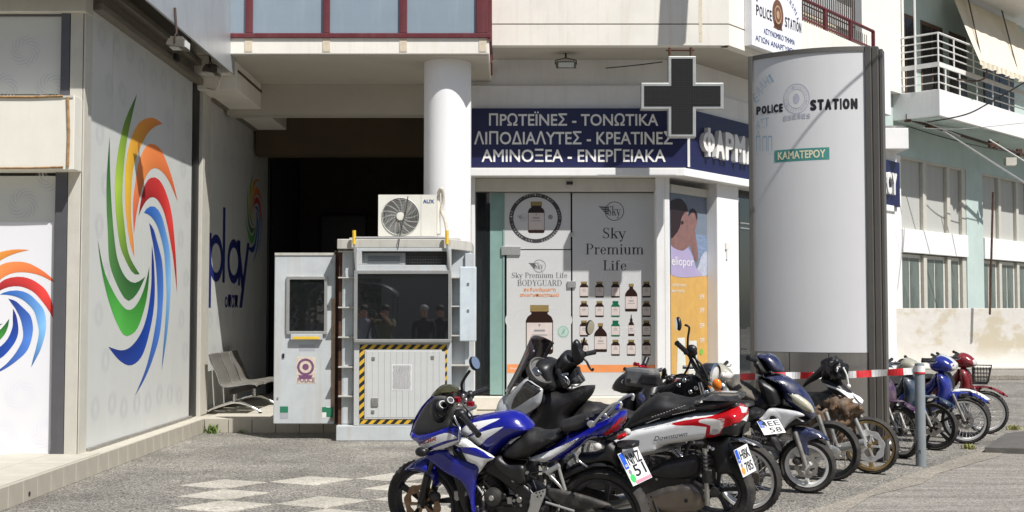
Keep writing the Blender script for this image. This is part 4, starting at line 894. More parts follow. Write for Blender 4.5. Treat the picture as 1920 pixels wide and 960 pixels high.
for r_ in range(4):
    for c_ in range(5):
        if (r_, c_) in ((1,3),(2,1)): continue
        cx_ = cols[c_]; y0 = rows[r_]; mb = MB(); bd = 4 if (c_ == 2 and r_ in (1,2)) else 0
        if (r_, c_) == (0,3): bottle(mb, GP, 1172,532,1195,584,.005, tall=True)
        elif (r_, c_) == (3,1): bottle(mb, GP, 1114,606,1138,660,.005, tall=True)
        elif (r_, c_) == (2,3): bottle(mb, GP, 1176,588,1191,630,.005, drop=True)
        else: bottle(mb, GP, cx_-8, y0, cx_+8, y0+30,.005, body=bd, lid=bd if bd else 1)
        mb.build('bottle_print', BM, PC)
P(GP,1072,684,1229,698,.003,.005,'orange_band',orange_print,PC)
mb = MB()
for cx_, cy_, r in ((1150,520,50),(1150,640,46),(1150,715,34)): mb = MB(); orn(GP, cx_, cy_, r, .0035, mb); mb.build('ornament_print', poster_swirl, PC)
# sunscreen poster
PD = thing('window_poster', 'narrow poster of a woman hugging a baby above an amber field with tubes', 'poster', O2.p(.5,.2,0))
zO = [O2.px(1290, y)[1] for y in (352,516,700)]
def zf(f): return zO[1]+(3.30-zO[1])*f   # upper picture 0..1
mb = MB(); O2.box(mb, 0.0, 1.05, zO[1], 3.30, -.01, .0); mb.build('sheet', sky_print, PD)
mb = MB(); O2.box(mb, 0.0, 1.05, zf(.22), zf(.52), 0, .002); mb.build('sea_print', sea_print, PD)
mb = MB(); O2.box(mb, .0, 1.05, .24, zO[1], -.01, 0); mb.build('amber_field', amber_print, PD)
def op(m_, pts, out, mi=0): q = cat([Vector((a, b, 0)) for a, b in pts], 5, True); m_.add([O2.p(min(max(p.x,0),1.05), zf(p.y), out) for p in q], [tuple(range(len(q)))], mi)
mb = MB(); op(mb, [(-.02,.0),(.86,.0),(.72,.10),(.60,.26),(.42,.36),(.15,.33),(-.02,.36)], .003); mb.build('lilac_towel_print', lilac_print, PD)
mb = MB(); op(mb, [(.72,.02),(1.05,.02),(1.05,.30),(.9,.26),(.80,.14)], .0025); mb.build('sand_print', M('poster_pale_sand_print',(.40,.42,.50),.5,var=.2,scale=15), PD)
mb = MB(); op(mb, [(.0,.36),(.30,.30),(.50,.36),(.58,.44),(.44,.56),(.20,.58),(.0,.52)], .004); op(mb, [(.20,.50),(.38,.50),(.47,.60),(.50,.70),(.43,.80),(.25,.78)], .0045)
op(mb, [(.50,.56),(.66,.56),(.74,.64),(.74,.74),(.64,.80),(.52,.76),(.48,.66)], .0047); op(mb,[(.44,.56),(.56,.34),(.72,.18),(.78,.24),(.74,.42),(.66,.58)],.0046); mb.build('figures_print', skin_print, PD)
mb = MB(); op(mb, [(-.02,.46),(.14,.50),(.26,.60),(.30,.70),(.40,.78),(.48,.80),(.44,.88),(.28,.94),(.08,.92),(-.02,.84)], .0055); op(mb, [(.50,.74),(.58,.78),(.68,.78),(.75,.70),(.76,.78),(.66,.84),(.55,.82)], .0056); op(mb, [(.30,.62),(.36,.64),(.34,.67),(.29,.66)], .0056); mb.build('hair_print', hair_print, PD)
mb = MB(); a = O2.px(1262,500); text(mb, 'eliopor', O2, .02, zf(.08), .62, .17, .006); text(mb, 'αντηλιακή', O2, .02, zO[1]-.18, .40, .06, .003); text(mb, 'προστασία', O2, .02, zO[1]-.27, .36, .06, .003)
for zz in (.35,.55,.78,1.0): text(mb, 'SPF', O2, .82, zO[1]-zz, .14, .07, .003); 
mb.build('lettering', letter_white, PD)
mb = MB()
for x0, x1, z0, z1 in ((.15,.40,.24,1.2),(.48,.74,.24,1.15)):
    mb.add([O2.p(a, b, .003) for a, b in ((x0-.03,z0),(x1+.03,z0),(x1,z0+.55),(x1-.02,z1-.15),(x1-.02,z1),(x0+.02,z1),(x0+.02,z1-.15),(x0,z0+.55))], [tuple(range(8))])
mb.build('tube_print', M('pale_tube_print',(.62,.62,.56),.5), PD)
mb = MB(); disc(mb, O2, .32,.42,0,.07,.005,sy=1.6); disc(mb, O2, .86,.98,0,.05,.005); mb.build('leaf_print', M('green_leaf_print',(.18,.42,.07),.5), PD)
# notice mark on pillar
mb = MB(); a = O2.px(1362,474,.18); O2.box(mb, a[0]-.02, a[0]+.02, a[1]-.10, a[1]+.05, .182, .20); O2.box(mb, a[0]-.05, a[0]+.05, a[1]+.05, a[1]+.15, .182, .205); tag(mb.build('pull_hook', letter_white), 'small white hook fixed on the bright pillar right of the amber poster', 'hook')
# ---------------------------------------------------------------- mint building
MF = Frame(10.5,33,.68,.73)
MBD = thing('mint_building', 'pale mint green building with balcony and closed shutters at the right edge', 'building', (13,36,0))
mb = MB(); MF.box(mb, -2.6, 15, 0, 14, -.6, -.25); mb.build('wall', mint, MBD)
def mbox(name, m, x0, x1, z0, z1, w0, w1, bev=0, px_y=None):
    a = MF.px(x0, 400, w1)[0]; b = MF.px(x1, 400, w1)[0]; m_ = MB(); MF.box(m_, a, b, z0, z1, w0, w1); return m_.build(name, m, MBD, bevel=bev)
Z = lambda x_, y_: MF.px(x_, y_, 0)[1]
zU1, zU0, zL1, zL0 = Z(1690,292), Z(1690,428), Z(1694,475), Z(1694,600)
def band(name, m, z0, z1, x0=None, x1=None, w0=-.25, w1=0.0, bev=0.0):
    m_ = MB(); MF.box(m_, x0, x1, z0, z1, w0, w1); return m_.build(name, m, MBD, bevel=bev)
U = lambda x_: MF.px(x_, 400, 0)[0]
g1 = (U(1690),U(1812)); g2 = (U(1843),U(1843)+3.9)
band('wall', mint, zU1, 14, -2.6, 15); band('wall', mint, 0, zU1-.002, g1[1], g2[0]); band('wall', mint, 0, zU1-.002, g2[1], 15); band('wall', white_wall, 0, zU1-.002, -2.6, g1[0])
for g, cuts, low in ((g1,(1690,1731,1738,1780,1787,1804,1812),((1694,1730),(1745,1782),(1790,1807))),(g2,None,None)):
    wd_ = g[1]-g[0]
    fr_ = [0,.33,.38,.70,.75,.94,1]
    for i in (0,2,4):
        a = g[0]+wd_*fr_[i]; b = g[0]+wd_*fr_[i+1]
        o = band('shutter', shutter_m, zU0, zU1-.06, a+.03, b-.03, -.22, -.12)
    for i in (1,3,5):
        a = g[0]+wd_*fr_[i]; b = g[0]+wd_*fr_[i+1]; band('shutter_post', beige_frame, zU0, zU1-.06, a, b, -.24, -.02, .01)
    band('shutter_head', beige_frame, zU1-.06, zU1-.004, g[0], g[1], -.24, -.01)
    band('spandrel', white_wall, zL1+.03, zU0-.002, g[0]+.01, g[1]-.01, -.24, .05, .01)
    for i in (0,2,4):
        a = g[0]+wd_*fr_[i]; b = g[0]+wd_*fr_[i+1]
        wo = band('window', M('pale_window_frame',(.62,.60,.54),.5) if 'pale_window_frame' not in bpy.data.materials else bpy.data.materials['pale_window_frame'], .8, zL1, a+.02, b-.02, -.22, -.12)
        nn_ = 2 if b-a > .9 else 1
        for k in range(nn_):
            aa = a+.08+(b-a-.16)/nn_*k; bb_ = a+.08+(b-a-.16)/nn_*(k+1)-.05
            m_ = MB(); MF.box(m_, aa, bb_, .9, zL1-.1, -.13, -.115); o = m_.build('pane', window_glass, wo)
    for i in (1,3,5):
        a = g[0]+wd_*fr_[i]; b = g[0]+wd_*fr_[i+1]; band('window_post', beige_frame, .3, zL1, a, b, -.24, -.03, .01)
    band('wall', white_wall, 0, .8, g[0], g[1], -.25, -.1)
# upper openings behind the balcony
BZ0, BZ1 = W(0,215,31.7).z, W(0,165,31.7).z
for x0, x1, y0_, w_ in ((1680,1716,40,0),(1727,1768,60,0),(1780,1812,120,0),(1843,1900,130,0)):
    a = MF.px(x0,100,.01)[0]; b = MF.px(x1,100,.01)[0]; zt2 = MF.px(x0,y0_,.01)[1]
    zt2 = BZ1+2.35
    m_ = MB(); MF.box(m_, a, b, BZ1, zt2, -.1, .015); f = m_.build('balcony_door', wood_brown, MBD)
    for k in range(2):
        m_ = MB(); q = a+.08+(b-a-.08)/2*k; MF.box(m_, q, q+(b-a-.16)/2-.04, BZ1+.1, zt2-.12, .012, .022); m_.build('pane', M('dark_door_pane',(.02,.02,.022),.2) if 'dark_door_pane' not in bpy.data.materials else bpy.data.materials['dark_door_pane'], f)
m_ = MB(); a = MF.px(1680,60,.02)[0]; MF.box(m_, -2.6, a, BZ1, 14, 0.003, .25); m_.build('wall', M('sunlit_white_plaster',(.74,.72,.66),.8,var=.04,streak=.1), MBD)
# balcony
uc = MF.px(1762,200,1.3)[0]; ue = uc+13
m_ = MB(); MF.box(m_, uc, ue, BZ0, BZ1, 0.002, 1.3); m_.build('balcony_slab', white_wall, MBD, bevel=.01)
m_ = MB(); MF.box(m_, uc+.1, ue, BZ0-.02, BZ0-.002, 0.002, 1.2); m_.build('balcony_soffit', mint, MBD)
zr = [W(0, y_, 31.7).z for y_ in (59,74,87,100,118,136,152)]
m_r = MB()
for i, z_ in enumerate(zr):
    if i == 4: MF.box(m_r, uc, ue, z_-.06, z_+.06, 1.26, 1.30); MF.box(m_r, uc, uc+.03, z_-.06, z_+.06, .0, 1.26)
    else: 
        r_ = .028 if i == 0 else .018
        m_r.tube([MF.p(ue,z_,1.28),MF.p(uc+.015,z_,1.28),MF.p(uc+.015,z_,.0)], r_, 6)
m_r.build('balcony_railing', white_rail, MBD)
for k, (du, lo, hi) in enumerate(((0.02,zr[6]-.2,zr[0]),(.45,zr[6]-.2,zr[4]),(1.0,zr[4],zr[0]),(1.35,zr[6]-.2,zr[4]),(2.3,zr[4],zr[0]),(2.5,zr[6]-.2,zr[4]),(3.6,zr[6]-.2,zr[4]),(3.7,zr[4],zr[0]),(4.8,zr[6]-.2,zr[0]),(6.2,zr[6]-.2,zr[0]))):
    m_ = MB(); m_.tube([MF.p(uc+du,lo,1.275),MF.p(uc+du,hi,1.275)], .022, 6); m_.build('railing_post', white_rail, MBD)
m_ = MB(); m_.tube([MF.p(uc+.015,zr[6]-.2,.65),MF.p(uc+.015,zr[0]+2.5,.65)], .03, 8); m_.build('awning_pole', white_rail, MBD)
m_ = MB(); MF.box(m_, uc+.4, ue, W(1865,5,33.5).z+.75, W(1865,5,33.5).z+1.1, .0, 1.9); m_.build('upper_slab', white_wall, MBD)
# awning
AW = thing('awning', 'cream canvas awning sloping out over the mint balcony at top right', 'awning', MF.p(uc+3,zr[3],1.6))
ua = MF.px(1836,112,1.75); ut = MF.px(1786,-10,.3)
m_ = MB(); nU, nV = 40, 8; V = []; ub = ua[0]+6.5; drop = ut[1]-ua[1]
for i in range(nU+1):
    for j in range(nV+1):
        f = j/nV; u_ = ut[0]+(ua[0]-ut[0])*f; u_ = u_+(ub-u_)*i/nU
        V.append(MF.p(u_, ut[1]-drop*f-.05*math.sin(f*math.pi), .3+1.45*f+.01*math.sin(i*1.3)))
m_.add(V, [(i*(nV+1)+j, (i+1)*(nV+1)+j, (i+1)*(nV+1)+j+1, i*(nV+1)+j+1) for i in range(nU) for j in range(nV)])
o = m_.build('canvas', awning_m, AW, smooth=60)
m_ = MB(); V = []; 
for i in range(161):
    u_ = ua[0]+(ub-ua[0])*i/160; V += [MF.p(u_, ua[1], 1.76+.015*math.sin(i*.9)), MF.p(u_, ua[1]-.13-.07*abs(math.sin(i*.16*math.pi/2)), 1.77+.04*math.sin(i*.8))]
m_.add(V, [(2*i,2*i+2,2*i+3,2*i+1) for i in range(160)]); m_.build('valance', awning_m, AW, smooth=60)
m_ = MB()
for du in (.3,2.9,5.2): m_.tube([MF.p(ut[0]+du+.6,ut[1]+.2,.35),MF.p(ua[0]+du,ua[1]-.05,1.72)], .02, 6)
m_.tube(cat([MF.p(ua[0]+.5,ua[1]-.0,1.72),MF.p(ua[0]+.55,ua[1]-.35,1.72),MF.p(ua[0]+.35,ua[1]-.5,1.5),MF.p(ua[0]-.4,ua[1]-.52,1.3)]), .025, 6); m_.build('awning_arm', brown_metal, AW)
# folded lower awning frame
LA = thing('folded_awning_frame', 'dark brown folded awning frame with pale arms under the mint balcony slab', 'awning frame', MF.p(uc+2,BZ0-.4,1.0))
a = W(1702,223,32.5); b = W(1925,292,36); m_ = MB(); m_.tube([a,b], .045, 8); m_.build('roller_tube', brown_metal, LA, smooth=50)
for f in (0,.16,.68,.72,.93): 
    m_ = MB(); q = a.lerp(b, f); m_.box(q-Vector((.07,.07,.08)), q+Vector((.07,.07,.13))); m_.build('bracket', rust, LA, bevel=.01)
for p0, p1 in (((1768,245,32.6),(1925,345,33)),((1855,262,34),(1925,305,34)),((1735,228,32.6),(1800,255,33.4))):
    m_ = MB(); m_.tube([W(*p0),W(*p1)], .022, 6); m_.build('arm', alu, LA, smooth=50)
for lab, pts_, r_, mm in (('thick black cable sagging from the folded awning frame up to the right edge', ((1738,229,32),(1810,215,31.6),(1860,190,31),(1925,152,30)), .02, cable_m),
    ('thin pale cable crossing the mint balcony slab', ((1730,240,31.4),(1800,242,31.3),(1925,230,31)), .008, grey_cable),
    ('dark cable drooping under the mint balcony along the folded awning frame', ((1700,236,32.4),(1760,255,33),(1840,275,34),(1925,290,36)), .014, cable_m)):
    m_ = MB(); m_.tube(cat([W(*p) for p in pts_]), r_, 5); tag(m_.build('overhead_cable', mm), lab, 'cable')
m_ = MB(); c = W(1894,305,36.2); m_.box(c-Vector((.16,.1,.1)), c+Vector((.16,.1,.14))); tag(m_.build('wall_box', beige_frame, bevel=.01), 'pale junction box on the mint wall beneath the folded awning', 'junction box')
# low wall
m_ = MB(); a = W(1655,0,32.3).x; m_.box((a,32.3,0),(19.5,32.5,W(0,578,32.3).z)); tag(m_.build('low_wall', stain_wall, bevel=.01), 'long low wall with peeling white and ochre paint behind the far mopeds', 'wall')
m_ = MB(); m_.box((a,31.95,.10),(19.5,32.299,.20)); tag(m_.build('wall_footing', cream_wall, bevel=.03), 'pale rounded footing along the bottom of the peeling low wall', 'footing')
m_ = MB(); m_.tube([W(1862,360,31.9),W(1856,590,31.9)], .03, 6); tag(m_.build('rusty_pole', rust), 'thin rusty pole leaning upright before the second shuttered window group', 'pole')
m_ = MB(); q = W(1881,545,33.8); m_.box(q, q+Vector((.16,.01,.3))); 
# ---------------------------------------------------------------- guard booth
KF = Frame(0,15.0); KB = Frame(0,15.22)
KX = [W(x_,600,15.0).x for x_ in (632,888)]
KI = thing('guard_booth', 'weathered pale metal police guard booth with dark window and hazard striped hatch', 'booth', ((KX[0]+KX[1])/2,15.5,0))
def K(x0,y0,x1,y1,w0,w1,name,m,parent=None,bevel=0,fr=KF,**k): return P(fr,x0,y0,x1,y1,w0,w1,name,m,parent or KI,bevel,**k)
m_ = MB(); m_.box((KX[0]-.005,15.0,0),(W(886,0,15).x,16.2,.19)); m_.build('base', kiosk_m, KI, bevel=.012)
m_ = MB(); m_.box((W(640,0,15.2).x,15.22,.19),(W(884,0,15.2).x,16.15,2.36)); m_.build('body', kiosk_m, KI)
K(632,448,846,467,-1.2,.0,'roof_edge',kiosk_tray,bevel=.01)
m_ = MB(); z0_ = W(0,467,15).z; z1_ = W(0,448,15).z; xa = W(846,0,15).x; xb = W(884,0,15).x
m_.hexa([(xa+.002,15.02,z0_),(xb,15.22,z0_-.02),(xb,16.2,z0_-.02),(xa+.002,16.2,z0_),(xa+.002,15.02,z1_),(xb,15.22,z1_-.02),(xb,16.2,z1_-.02),(xa+.002,16.2,z1_)]); m_.build('roof_corner', kiosk_tray, KI, bevel=.008)
m_ = MB(); m_.box((KX[0]+.1,15.3,z1_-.03),(xb-.15,16.1,z1_+.035)); m_.build('roof_top', kiosk_tray, KI, bevel=.01)
# window bay
K(664,508,846,641,-.2,.03,'window_frame_outer',kiosk_m,bevel=.006)
wf = K(669,513,841,636,.028,.035,'front_pane',dark_glass)
for x0,y0,x1,y1 in ((664,507,846,513.5),(664,636,846,642),(664,513.5,669.5,636),(840.5,513.5,846,636)): K(x0,y0,x1,y1,.03,.055,'window_bar',alu,bevel=.004)
# vent
K(668,466,846,500,-.2,-.06,'vent_box',M('vent_dark',(.03,.028,.025),.7))
for x0,y0,x1,y1 in ((668,465,846,471),(668,497,846,507),(668,471,678,497),(838,471,846,497)): K(x0,y0,x1,y1,-.06,.04,'vent_frame',kiosk_m,bevel=.004)
K(680,474,760,497,-.059,-.04,'vent_unit',M('vent_unit_grey',(.35,.36,.36),.6)); K(690,480,750,492,-.04,-.03,'vent_louvre',M('louvre_grey',(.16,.18,.19),.5))
m_ = MB(); a = KF.px(678,471,.0); b = KF.px(838,497,.0)
for k in range(33): u_ = a[0]+(b[0]-a[0])*k/32; m_.tube([KF.p(u_,b[1],.0),KF.p(u_,a[1],.0)], .0012, 3)
for k in range(6): z_ = b[1]+(a[1]-b[1])*k/5; m_.tube([KF.p(a[0],z_,.001),KF.p(b[0],z_,.001)], .0012, 3)
m_.build('vent_mesh', dark_alu, KI, kind='stuff')
# hatch
K(664,642,846,798,-.2,.0,'lower_front',kiosk_m)
def hazard(x0,y0,x1,y1,vert,sx=1):
    a = KF.px(x0,y0); b = KF.px(x1,y1); m_ = MB(); w0, w1 = .001, .004; L = (b[0]-a[0]) if not vert else (a[1]-b[1]); T_ = (a[1]-b[1]) if not vert else (b[0]-a[0]); n = max(2, round(L/.105)); 
    for k in range(-1, n+1):
        for mi, (f0, f1) in enumerate(((0,.5),(.5,1))):
            q = []
            for s_, t_ in ((k+f0,0),(k+f1,0),(k+f1+.55,1),(k+f0+.55,1)): q.append((s_/n*L, t_*T_))
            q = [(min(max(s_,0),L), t_) for s_, t_ in q]
            if abs(q[1][0]-q[0][0])+abs(q[2][0]-q[3][0]) < 1e-4: continue
            pp = [KF.p(a[0]+s_, b[1]+t_, w1) if not vert else KF.p(a[0]+t_, b[1]+s_, w1) for s_, t_ in q]; m_.add(pp, [(0,1,2,3)], mi)
    m_.build('hazard_tape', [M('hazard_yellow',(.62,.38,.03),.5,var=.15) if 'hazard_yellow' not in bpy.data.materials else bpy.data.materials['hazard_yellow'], black_p], KI)
hazard(674,646,838,655,False); hazard(674,786,838,795,False); hazard(674,655,683,786,True); hazard(829,655,838,786,True)
hp = K(684,656,828,786,.0,.012,'hatch',hatch_m,bevel=.003)
m_ = MB()
x_ = 687
while x_ < 825: m_ = MB(); KF.pbox(m_, x_, 659, x_+10.4, 783, .012, .0155+random.uniform(0,.0008)); m_.build('slat', hatch_m, hp, bevel=.001); x_ += 11.4
for x_, y_ in ((700,672),(811,670),(699,772)): K(x_-3,y_-3,x_+3,y_+3,.015,.025,'bolt',steel,bevel=.002)
K(696,746,709,762,.015,.03,'latch',steel,bevel=.004)
nt_ = K(735,683,772,732,.0165,.018,'notice_sheet',paper)
m_ = MB(); a = KF.px(737,685); b = KF.px(770,730)
for k in range(26):
    z_ = a[1]-(a[1]-b[1])*(k+.5)/26; u_ = a[0]+random.choice((0,0,.01))
    while u_ < b[0]-.01:
        w_ = random.uniform(.008,.03); m_.add([KF.p(u_,z_-.0035,.0186),KF.p(min(u_+w_,b[0]),z_-.0035,.0186),KF.p(min(u_+w_,b[0]),z_+.0035,.0186),KF.p(u_,z_+.0035,.0186)], [(0,1,2,3)]); u_ += w_+.006
m_.build('notice_print', grey_print, nt_, kind='stuff')
# ribbed sides
K(641,468,663.5,798,.002,.12,'side_column',kiosk_m,fr=KB,bevel=.03)
for y_ in (470,519,575,631,687,742): K(634,y_,664,y_+2.5,.0,.19,'rib',kiosk_tray,fr=KB)
K(636,468,640,796,-.1,.10,'corner_rail',rust,fr=KB)
K(846,468,872,798,-.05,.02,'side_column',kiosk_m,fr=KB)
for y_ in (519,573,628,684,740): K(846,y_,880,y_+2.5,.02,.18,'rib',kiosk_tray,fr=KB)
K(872,475,888,745,-.2,.06,'side_shutter',kiosk_m,fr=KB,bevel=.006)
K(862,500,893,640,-.06,-.03,'side_plate',M('pale_blue_plate',(.55,.62,.66),.5,streak=.5,scol=(.35,.22,.12)),fr=Frame(0,15.0),bevel=.01)
for y_ in (530,580): K(876,y_,880,y_+4,-.03,-.02,'bolt',steel)
# front rail with yellow ends
m_ = MB(); m_.tube([W(664,446,14.92),W(840,446,14.92)], .016, 10); m_.build('rail_tube', alu, KI, smooth=40)
for x_, dx in ((664,4),(838,6)):
    m_ = MB(); m_.tube([W(x_,432,14.92),W(x_,458,14.92)], .022, 8); m_.build('yellow_clamp', yellow, KI, smooth=40)
    m_ = MB(); m_.tube([W(x_,456,14.92),W(x_+2,480,14.93),W(x_+dx,512,14.96)], .014, 6); m_.build('rail_strut', alu, KI, smooth=40)
# booth door, hinged open
DF = Frame(0,15.25); 
m_ = MB(); DF.pbox(m_, 515,476,627,795,-.05,0); DR = m_.build('door', kiosk_m, KI, bevel=.012, label='open booth door with small dark window and police sticker')
def D(x0,y0,x1,y1,w0,w1,name,m,bevel=0): return P(DF,x0,y0,x1,y1,w0,w1,name,m,DR,bevel)
D(515,474,627,479,.0,.012,'top_strip',kiosk_tray,.003)
for x0,y0,x1,y1 in ((537,518,613,524),(537,621,613,627),(537,524,542,621),(608,524,613,621)): D(x0,y0,x1,y1,0,.03,'window_frame',alu,.004)
D(542,524,608,621,.0,.012,'pane',dark_glass)
D(545,627,604,637,.0,.06,'tray',kiosk_m,.004); D(549,631,598,636,.06,.063,'yellow_strip',yellow)
D(561,646,590,658,.0,.002,'faded_label',M('grey_label',(.36,.37,.40),.6,var=.2,scale=50))
st_ = D(556,669,592,719,.0,.002,'police_sticker',sticker_m)
m_ = MB(); c = DF.px(573,688); disc(m_, DF, c[0], c[1], .075, .105, .003); disc(m_, DF, c[0], c[1], .0, .04, .003); 
m_.add([DF.p(c[0]+x_, c[1]+z_, .003) for x_, z_ in ((-.09,-.10),(.09,-.10),(.07,-.15),(-.07,-.15))], [(0,1,2,3)]); m_.build('crest_print', emb_purple, st_)
m_ = MB(); ptext(m_, 'POLICE', DF, 558,708,590,717,.003, off=.03); m_.build('sticker_lettering', emb_purple, st_)
D(525,762,540,774,0,.002,'green_sticker',green_m); D(525,774,540,785,0,.002,'grey_sticker',M('grey_sticker_print',(.35,.36,.38),.6))
D(604,763,625,783,0,.002,'chequer_sticker',letter_white); D(604,763,612,773,.002,.003,'chequer_print',green_m); D(612,764,624,782,.002,.003,'chequer_print',green_m)
D(529,663,533,671,0,.012,'key_hole',black_p)
D(621,560,627,790,.0,.002,'rust_streak',M('rust_streak_thin',(.36,.27,.19),.8,var=.3,scale=8))
for x_, y_ in ((620,490),(519,745)): D(x_,y_,x_+3,y_+3,0,.01,'rivet',steel)
K(627.5,470,635,795,-.30,-.10,'hinge_post',rust,fr=Frame(0,15.2))
# ---------------------------------------------------------------- air conditioner
AC = thing('air_conditioner', 'ivory outdoor air conditioner with round fan grille standing on the booth roof', 'air conditioner', W(771,443,15.5))
AF = Frame(0,15.35)
def Aq(x0,y0,x1,y1,w0,w1,name,m,bevel=0,parent=None): return P(AF,x0,y0,x1,y1,w0,w1,name,m,parent or AC,bevel)
m_ = MB(); a = AF.px(709,443); b = AF.px(818,365)
c = AF.px(751,406); rr = AF.px(787,406)[0]-c[0]; n = 48
# front face with a round hole
ring_ = [(c[0]+rr*math.cos(2*math.pi*i/n), c[1]+rr*math.sin(2*math.pi*i/n)) for i in range(n)]
def sq(i):
    t_ = 2*math.pi*i/n; dx, dz = math.cos(t_), math.sin(t_); k = min((b[0]-c[0])/dx if dx > 1e-6 else (a[0]-c[0])/dx if dx < -1e-6 else 1e9, (b[1]-c[1])/dz if dz > 1e-6 else (a[1]-c[1])/dz if dz < -1e-6 else 1e9)
    return (c[0]+dx*k, c[1]+dz*k)
V = [AF.p(*q, 0) for q in ring_]+[AF.p(*sq(i), 0) for i in range(n)]+[AF.p(*q, -.10) for q in ring_]
m_.add(V, [(i,(i+1)%n,(i+1)%n+n,i+n) for i in range(n)]+[(i,(i+1)%n,(i+1)%n+2*n,i+2*n) for i in range(n)])
for q in ((a[0],a[1]),(b[0],a[1]),(b[0],b[1]),(a[0],b[1])): pass
m_.add([AF.p(a[0],a[1],0),AF.p(b[0],a[1],0),AF.p(b[0],a[1],-.3),AF.p(a[0],a[1],-.3),AF.p(a[0],b[1],0),AF.p(b[0],b[1],0),AF.p(b[0],b[1],-.3),AF.p(a[0],b[1],-.3)], [(0,3,7,4),(1,5,6,2),(4,7,6,5),(0,1,2,3),(3,2,6,7)])
for (cx_, cz_) in ((a[0],a[1]),(b[0],b[1]),(a[0],b[1]),(b[0],a[1])):   # fill the corner gaps of the front
    near = sorted(range(n), key=lambda i: (sq(i)[0]-cx_)**2+(sq(i)[1]-cz_)**2)[:2]; m_.add([AF.p(cx_,cz_,0),AF.p(*sq(near[0]),0),AF.p(*sq(near[1]),0)], [(0,1,2)])
m_.build('casing', ac_m, AC)
Aq(789,366,790,442,0,.002,'panel_joint',beige_frame)
m_ = MB(); m_.add([AF.p(c[0]+rr*math.cos(2*math.pi*i/n), c[1]+rr*math.sin(2*math.pi*i/n), -.095) for i in range(n)], [tuple(range(n))]); m_.build('fan_well', black_p, AC)
for k in range(3):
    m_ = MB(); q = []
    for t_ in range(9):
        f = t_/8; q.append((.06, 0)) 
    A0 = k*2*math.pi/3+.4; V = []
    for t_ in range(7):
        r_ = .04+(rr*.92-.04)*t_/6; V += [AF.p(c[0]+r_*math.cos(A0+.25*t_/6), c[1]+r_*math.sin(A0+.25*t_/6), -.08), AF.p(c[0]+r_*math.cos(A0+.95+.1*t_/6), c[1]+r_*math.sin(A0+.95+.1*t_/6), -.05)]
    m_.add(V, [(2*i,2*i+1,2*i+3,2*i+2) for i in range(6)]); m_.build('fan_blade', M('fan_blade_grey',(.045,.045,.043),.5) if k == 0 else bpy.data.materials['fan_blade_grey'], AC)
m_ = MB()
for k in range(1, 13):
    r_ = rr*k/12.3
    m_.tube([AF.p(c[0]+r_*math.cos(2*math.pi*i/32), c[1]+r_*math.sin(2*math.pi*i/32), .006) for i in range(32)], .0026 if k < 12 else .006, 4, closed=True)
for k in range(16):
    m_.tube([AF.p(c[0]+r_*math.cos(2*math.pi*k/16+r_*2.2), c[1]+r_*math.sin(2*math.pi*k/16+r_*2.2), .008) for r_ in [rr*t_/6 for t_ in range(1, 7)]], .0026, 4)
m_.build('fan_grille', wire_m, AC, kind='stuff')
m_ = MB(); m_.lathe([(0,.03),(.045,.028),(.05,.02),(.05,.0)], AF.p(c[0],c[1],0), AF.n, 24); m_.build('hub_cap', ac_m, AC, smooth=40)
m_ = MB(); ptext(m_, 'AUX', AF, 793,374,814,381,.003, off=.03); m_.build('lettering', blue_logo, AC)
m_ = MB(); m_.tube(cat([W(822,360,15.5),W(828,352,15.45),W(832,375,15.5),(W(829,395,15.5)),W(835,415,15.45),W(840,440,15.4)]), [.022]*40+[.018], 7) if False else m_.tube(cat([W(822,362,15.5),W(828,354,15.45),W(831,375,15.5),W(828,395,15.5),W(835,415,15.45),W(839,440,15.4)]), .022, 7); m_.build('lagged_pipe', M('lagging_wrap',(.55,.50,.42),.8,var=.2,scale=30,bump=.4), AC, smooth=60)
m_ = MB(); m_.box(tuple(W(820,440,15.6)-Vector((0,.1,0))), tuple(W(826,362,15.6)+Vector((0,.1,0)))); m_.build('side_cover', ac_m, AC, bevel=.01)
for x_ in (722,800):
    m_ = MB(); q = W(x_,446,15.4); m_.box((q.x-.03,15.37,q.z-.05),(q.x+.03,15.64,q.z+.03)); m_.build('foot', steel, AC)
m_ = MB(); m_.tube(cat([W(765,368,15.3),W(760,400,15.28),W(752,430,15.0),W(746,466,14.95)]), .006, 4); tag(m_.build('dangling_cord', cable_m), 'thin dark cord hanging over the fan grille down to the booth roof edge', 'cord')
# ---------------------------------------------------------------- waiting bench
BN = thing('waiting_bench', 'three seat perforated metal waiting bench against the play wall', 'bench', (-3.85,17.5,.18))
prof = cat([Vector((-4.13,1.0,0)),Vector((-4.10,.90,0)),Vector((-4.02,.74,0)),Vector((-3.97,.60,0)),Vector((-3.90,.56,0)),Vector((-3.75,.575,0)),Vector((-3.60,.60,0)),Vector((-3.50,.595,0)),Vector((-3.47,.57,0))], 5)
for k in range(3):
    y0 = 16.75+k*.60; m_ = MB(); V = []
    for p in prof:
        for yy, dz in ((y0,-.012),(y0+.02,0),(y0+.5,0),(y0+.52,-.012)):
            V += [Vector((p.x, yy, p.y+dz))]
    nP = len(prof); Fs = [(i*4+j, i*4+j+1, (i+1)*4+j+1, (i+1)*4+j) for i in range(nP-1) for j in range(3)]
    m_.add(V, Fs); o = m_.build('seat', seat_metal, BN, smooth=50); s_ = o.modifiers.new('solid', 'SOLIDIFY'); s_.thickness = .012
    for yy in (y0, y0+.52):
        m_ = MB(); m_.tube([Vector((p.x, yy, p.y-.005)) for p in prof], .011, 6); m_.build('seat_edge', chrome, BN, smooth=60)
m_ = MB(); m_.box((-3.86,16.8,.45),(-3.78,18.5,.51)); m_.build('beam', black_p, BN, bevel=.006)
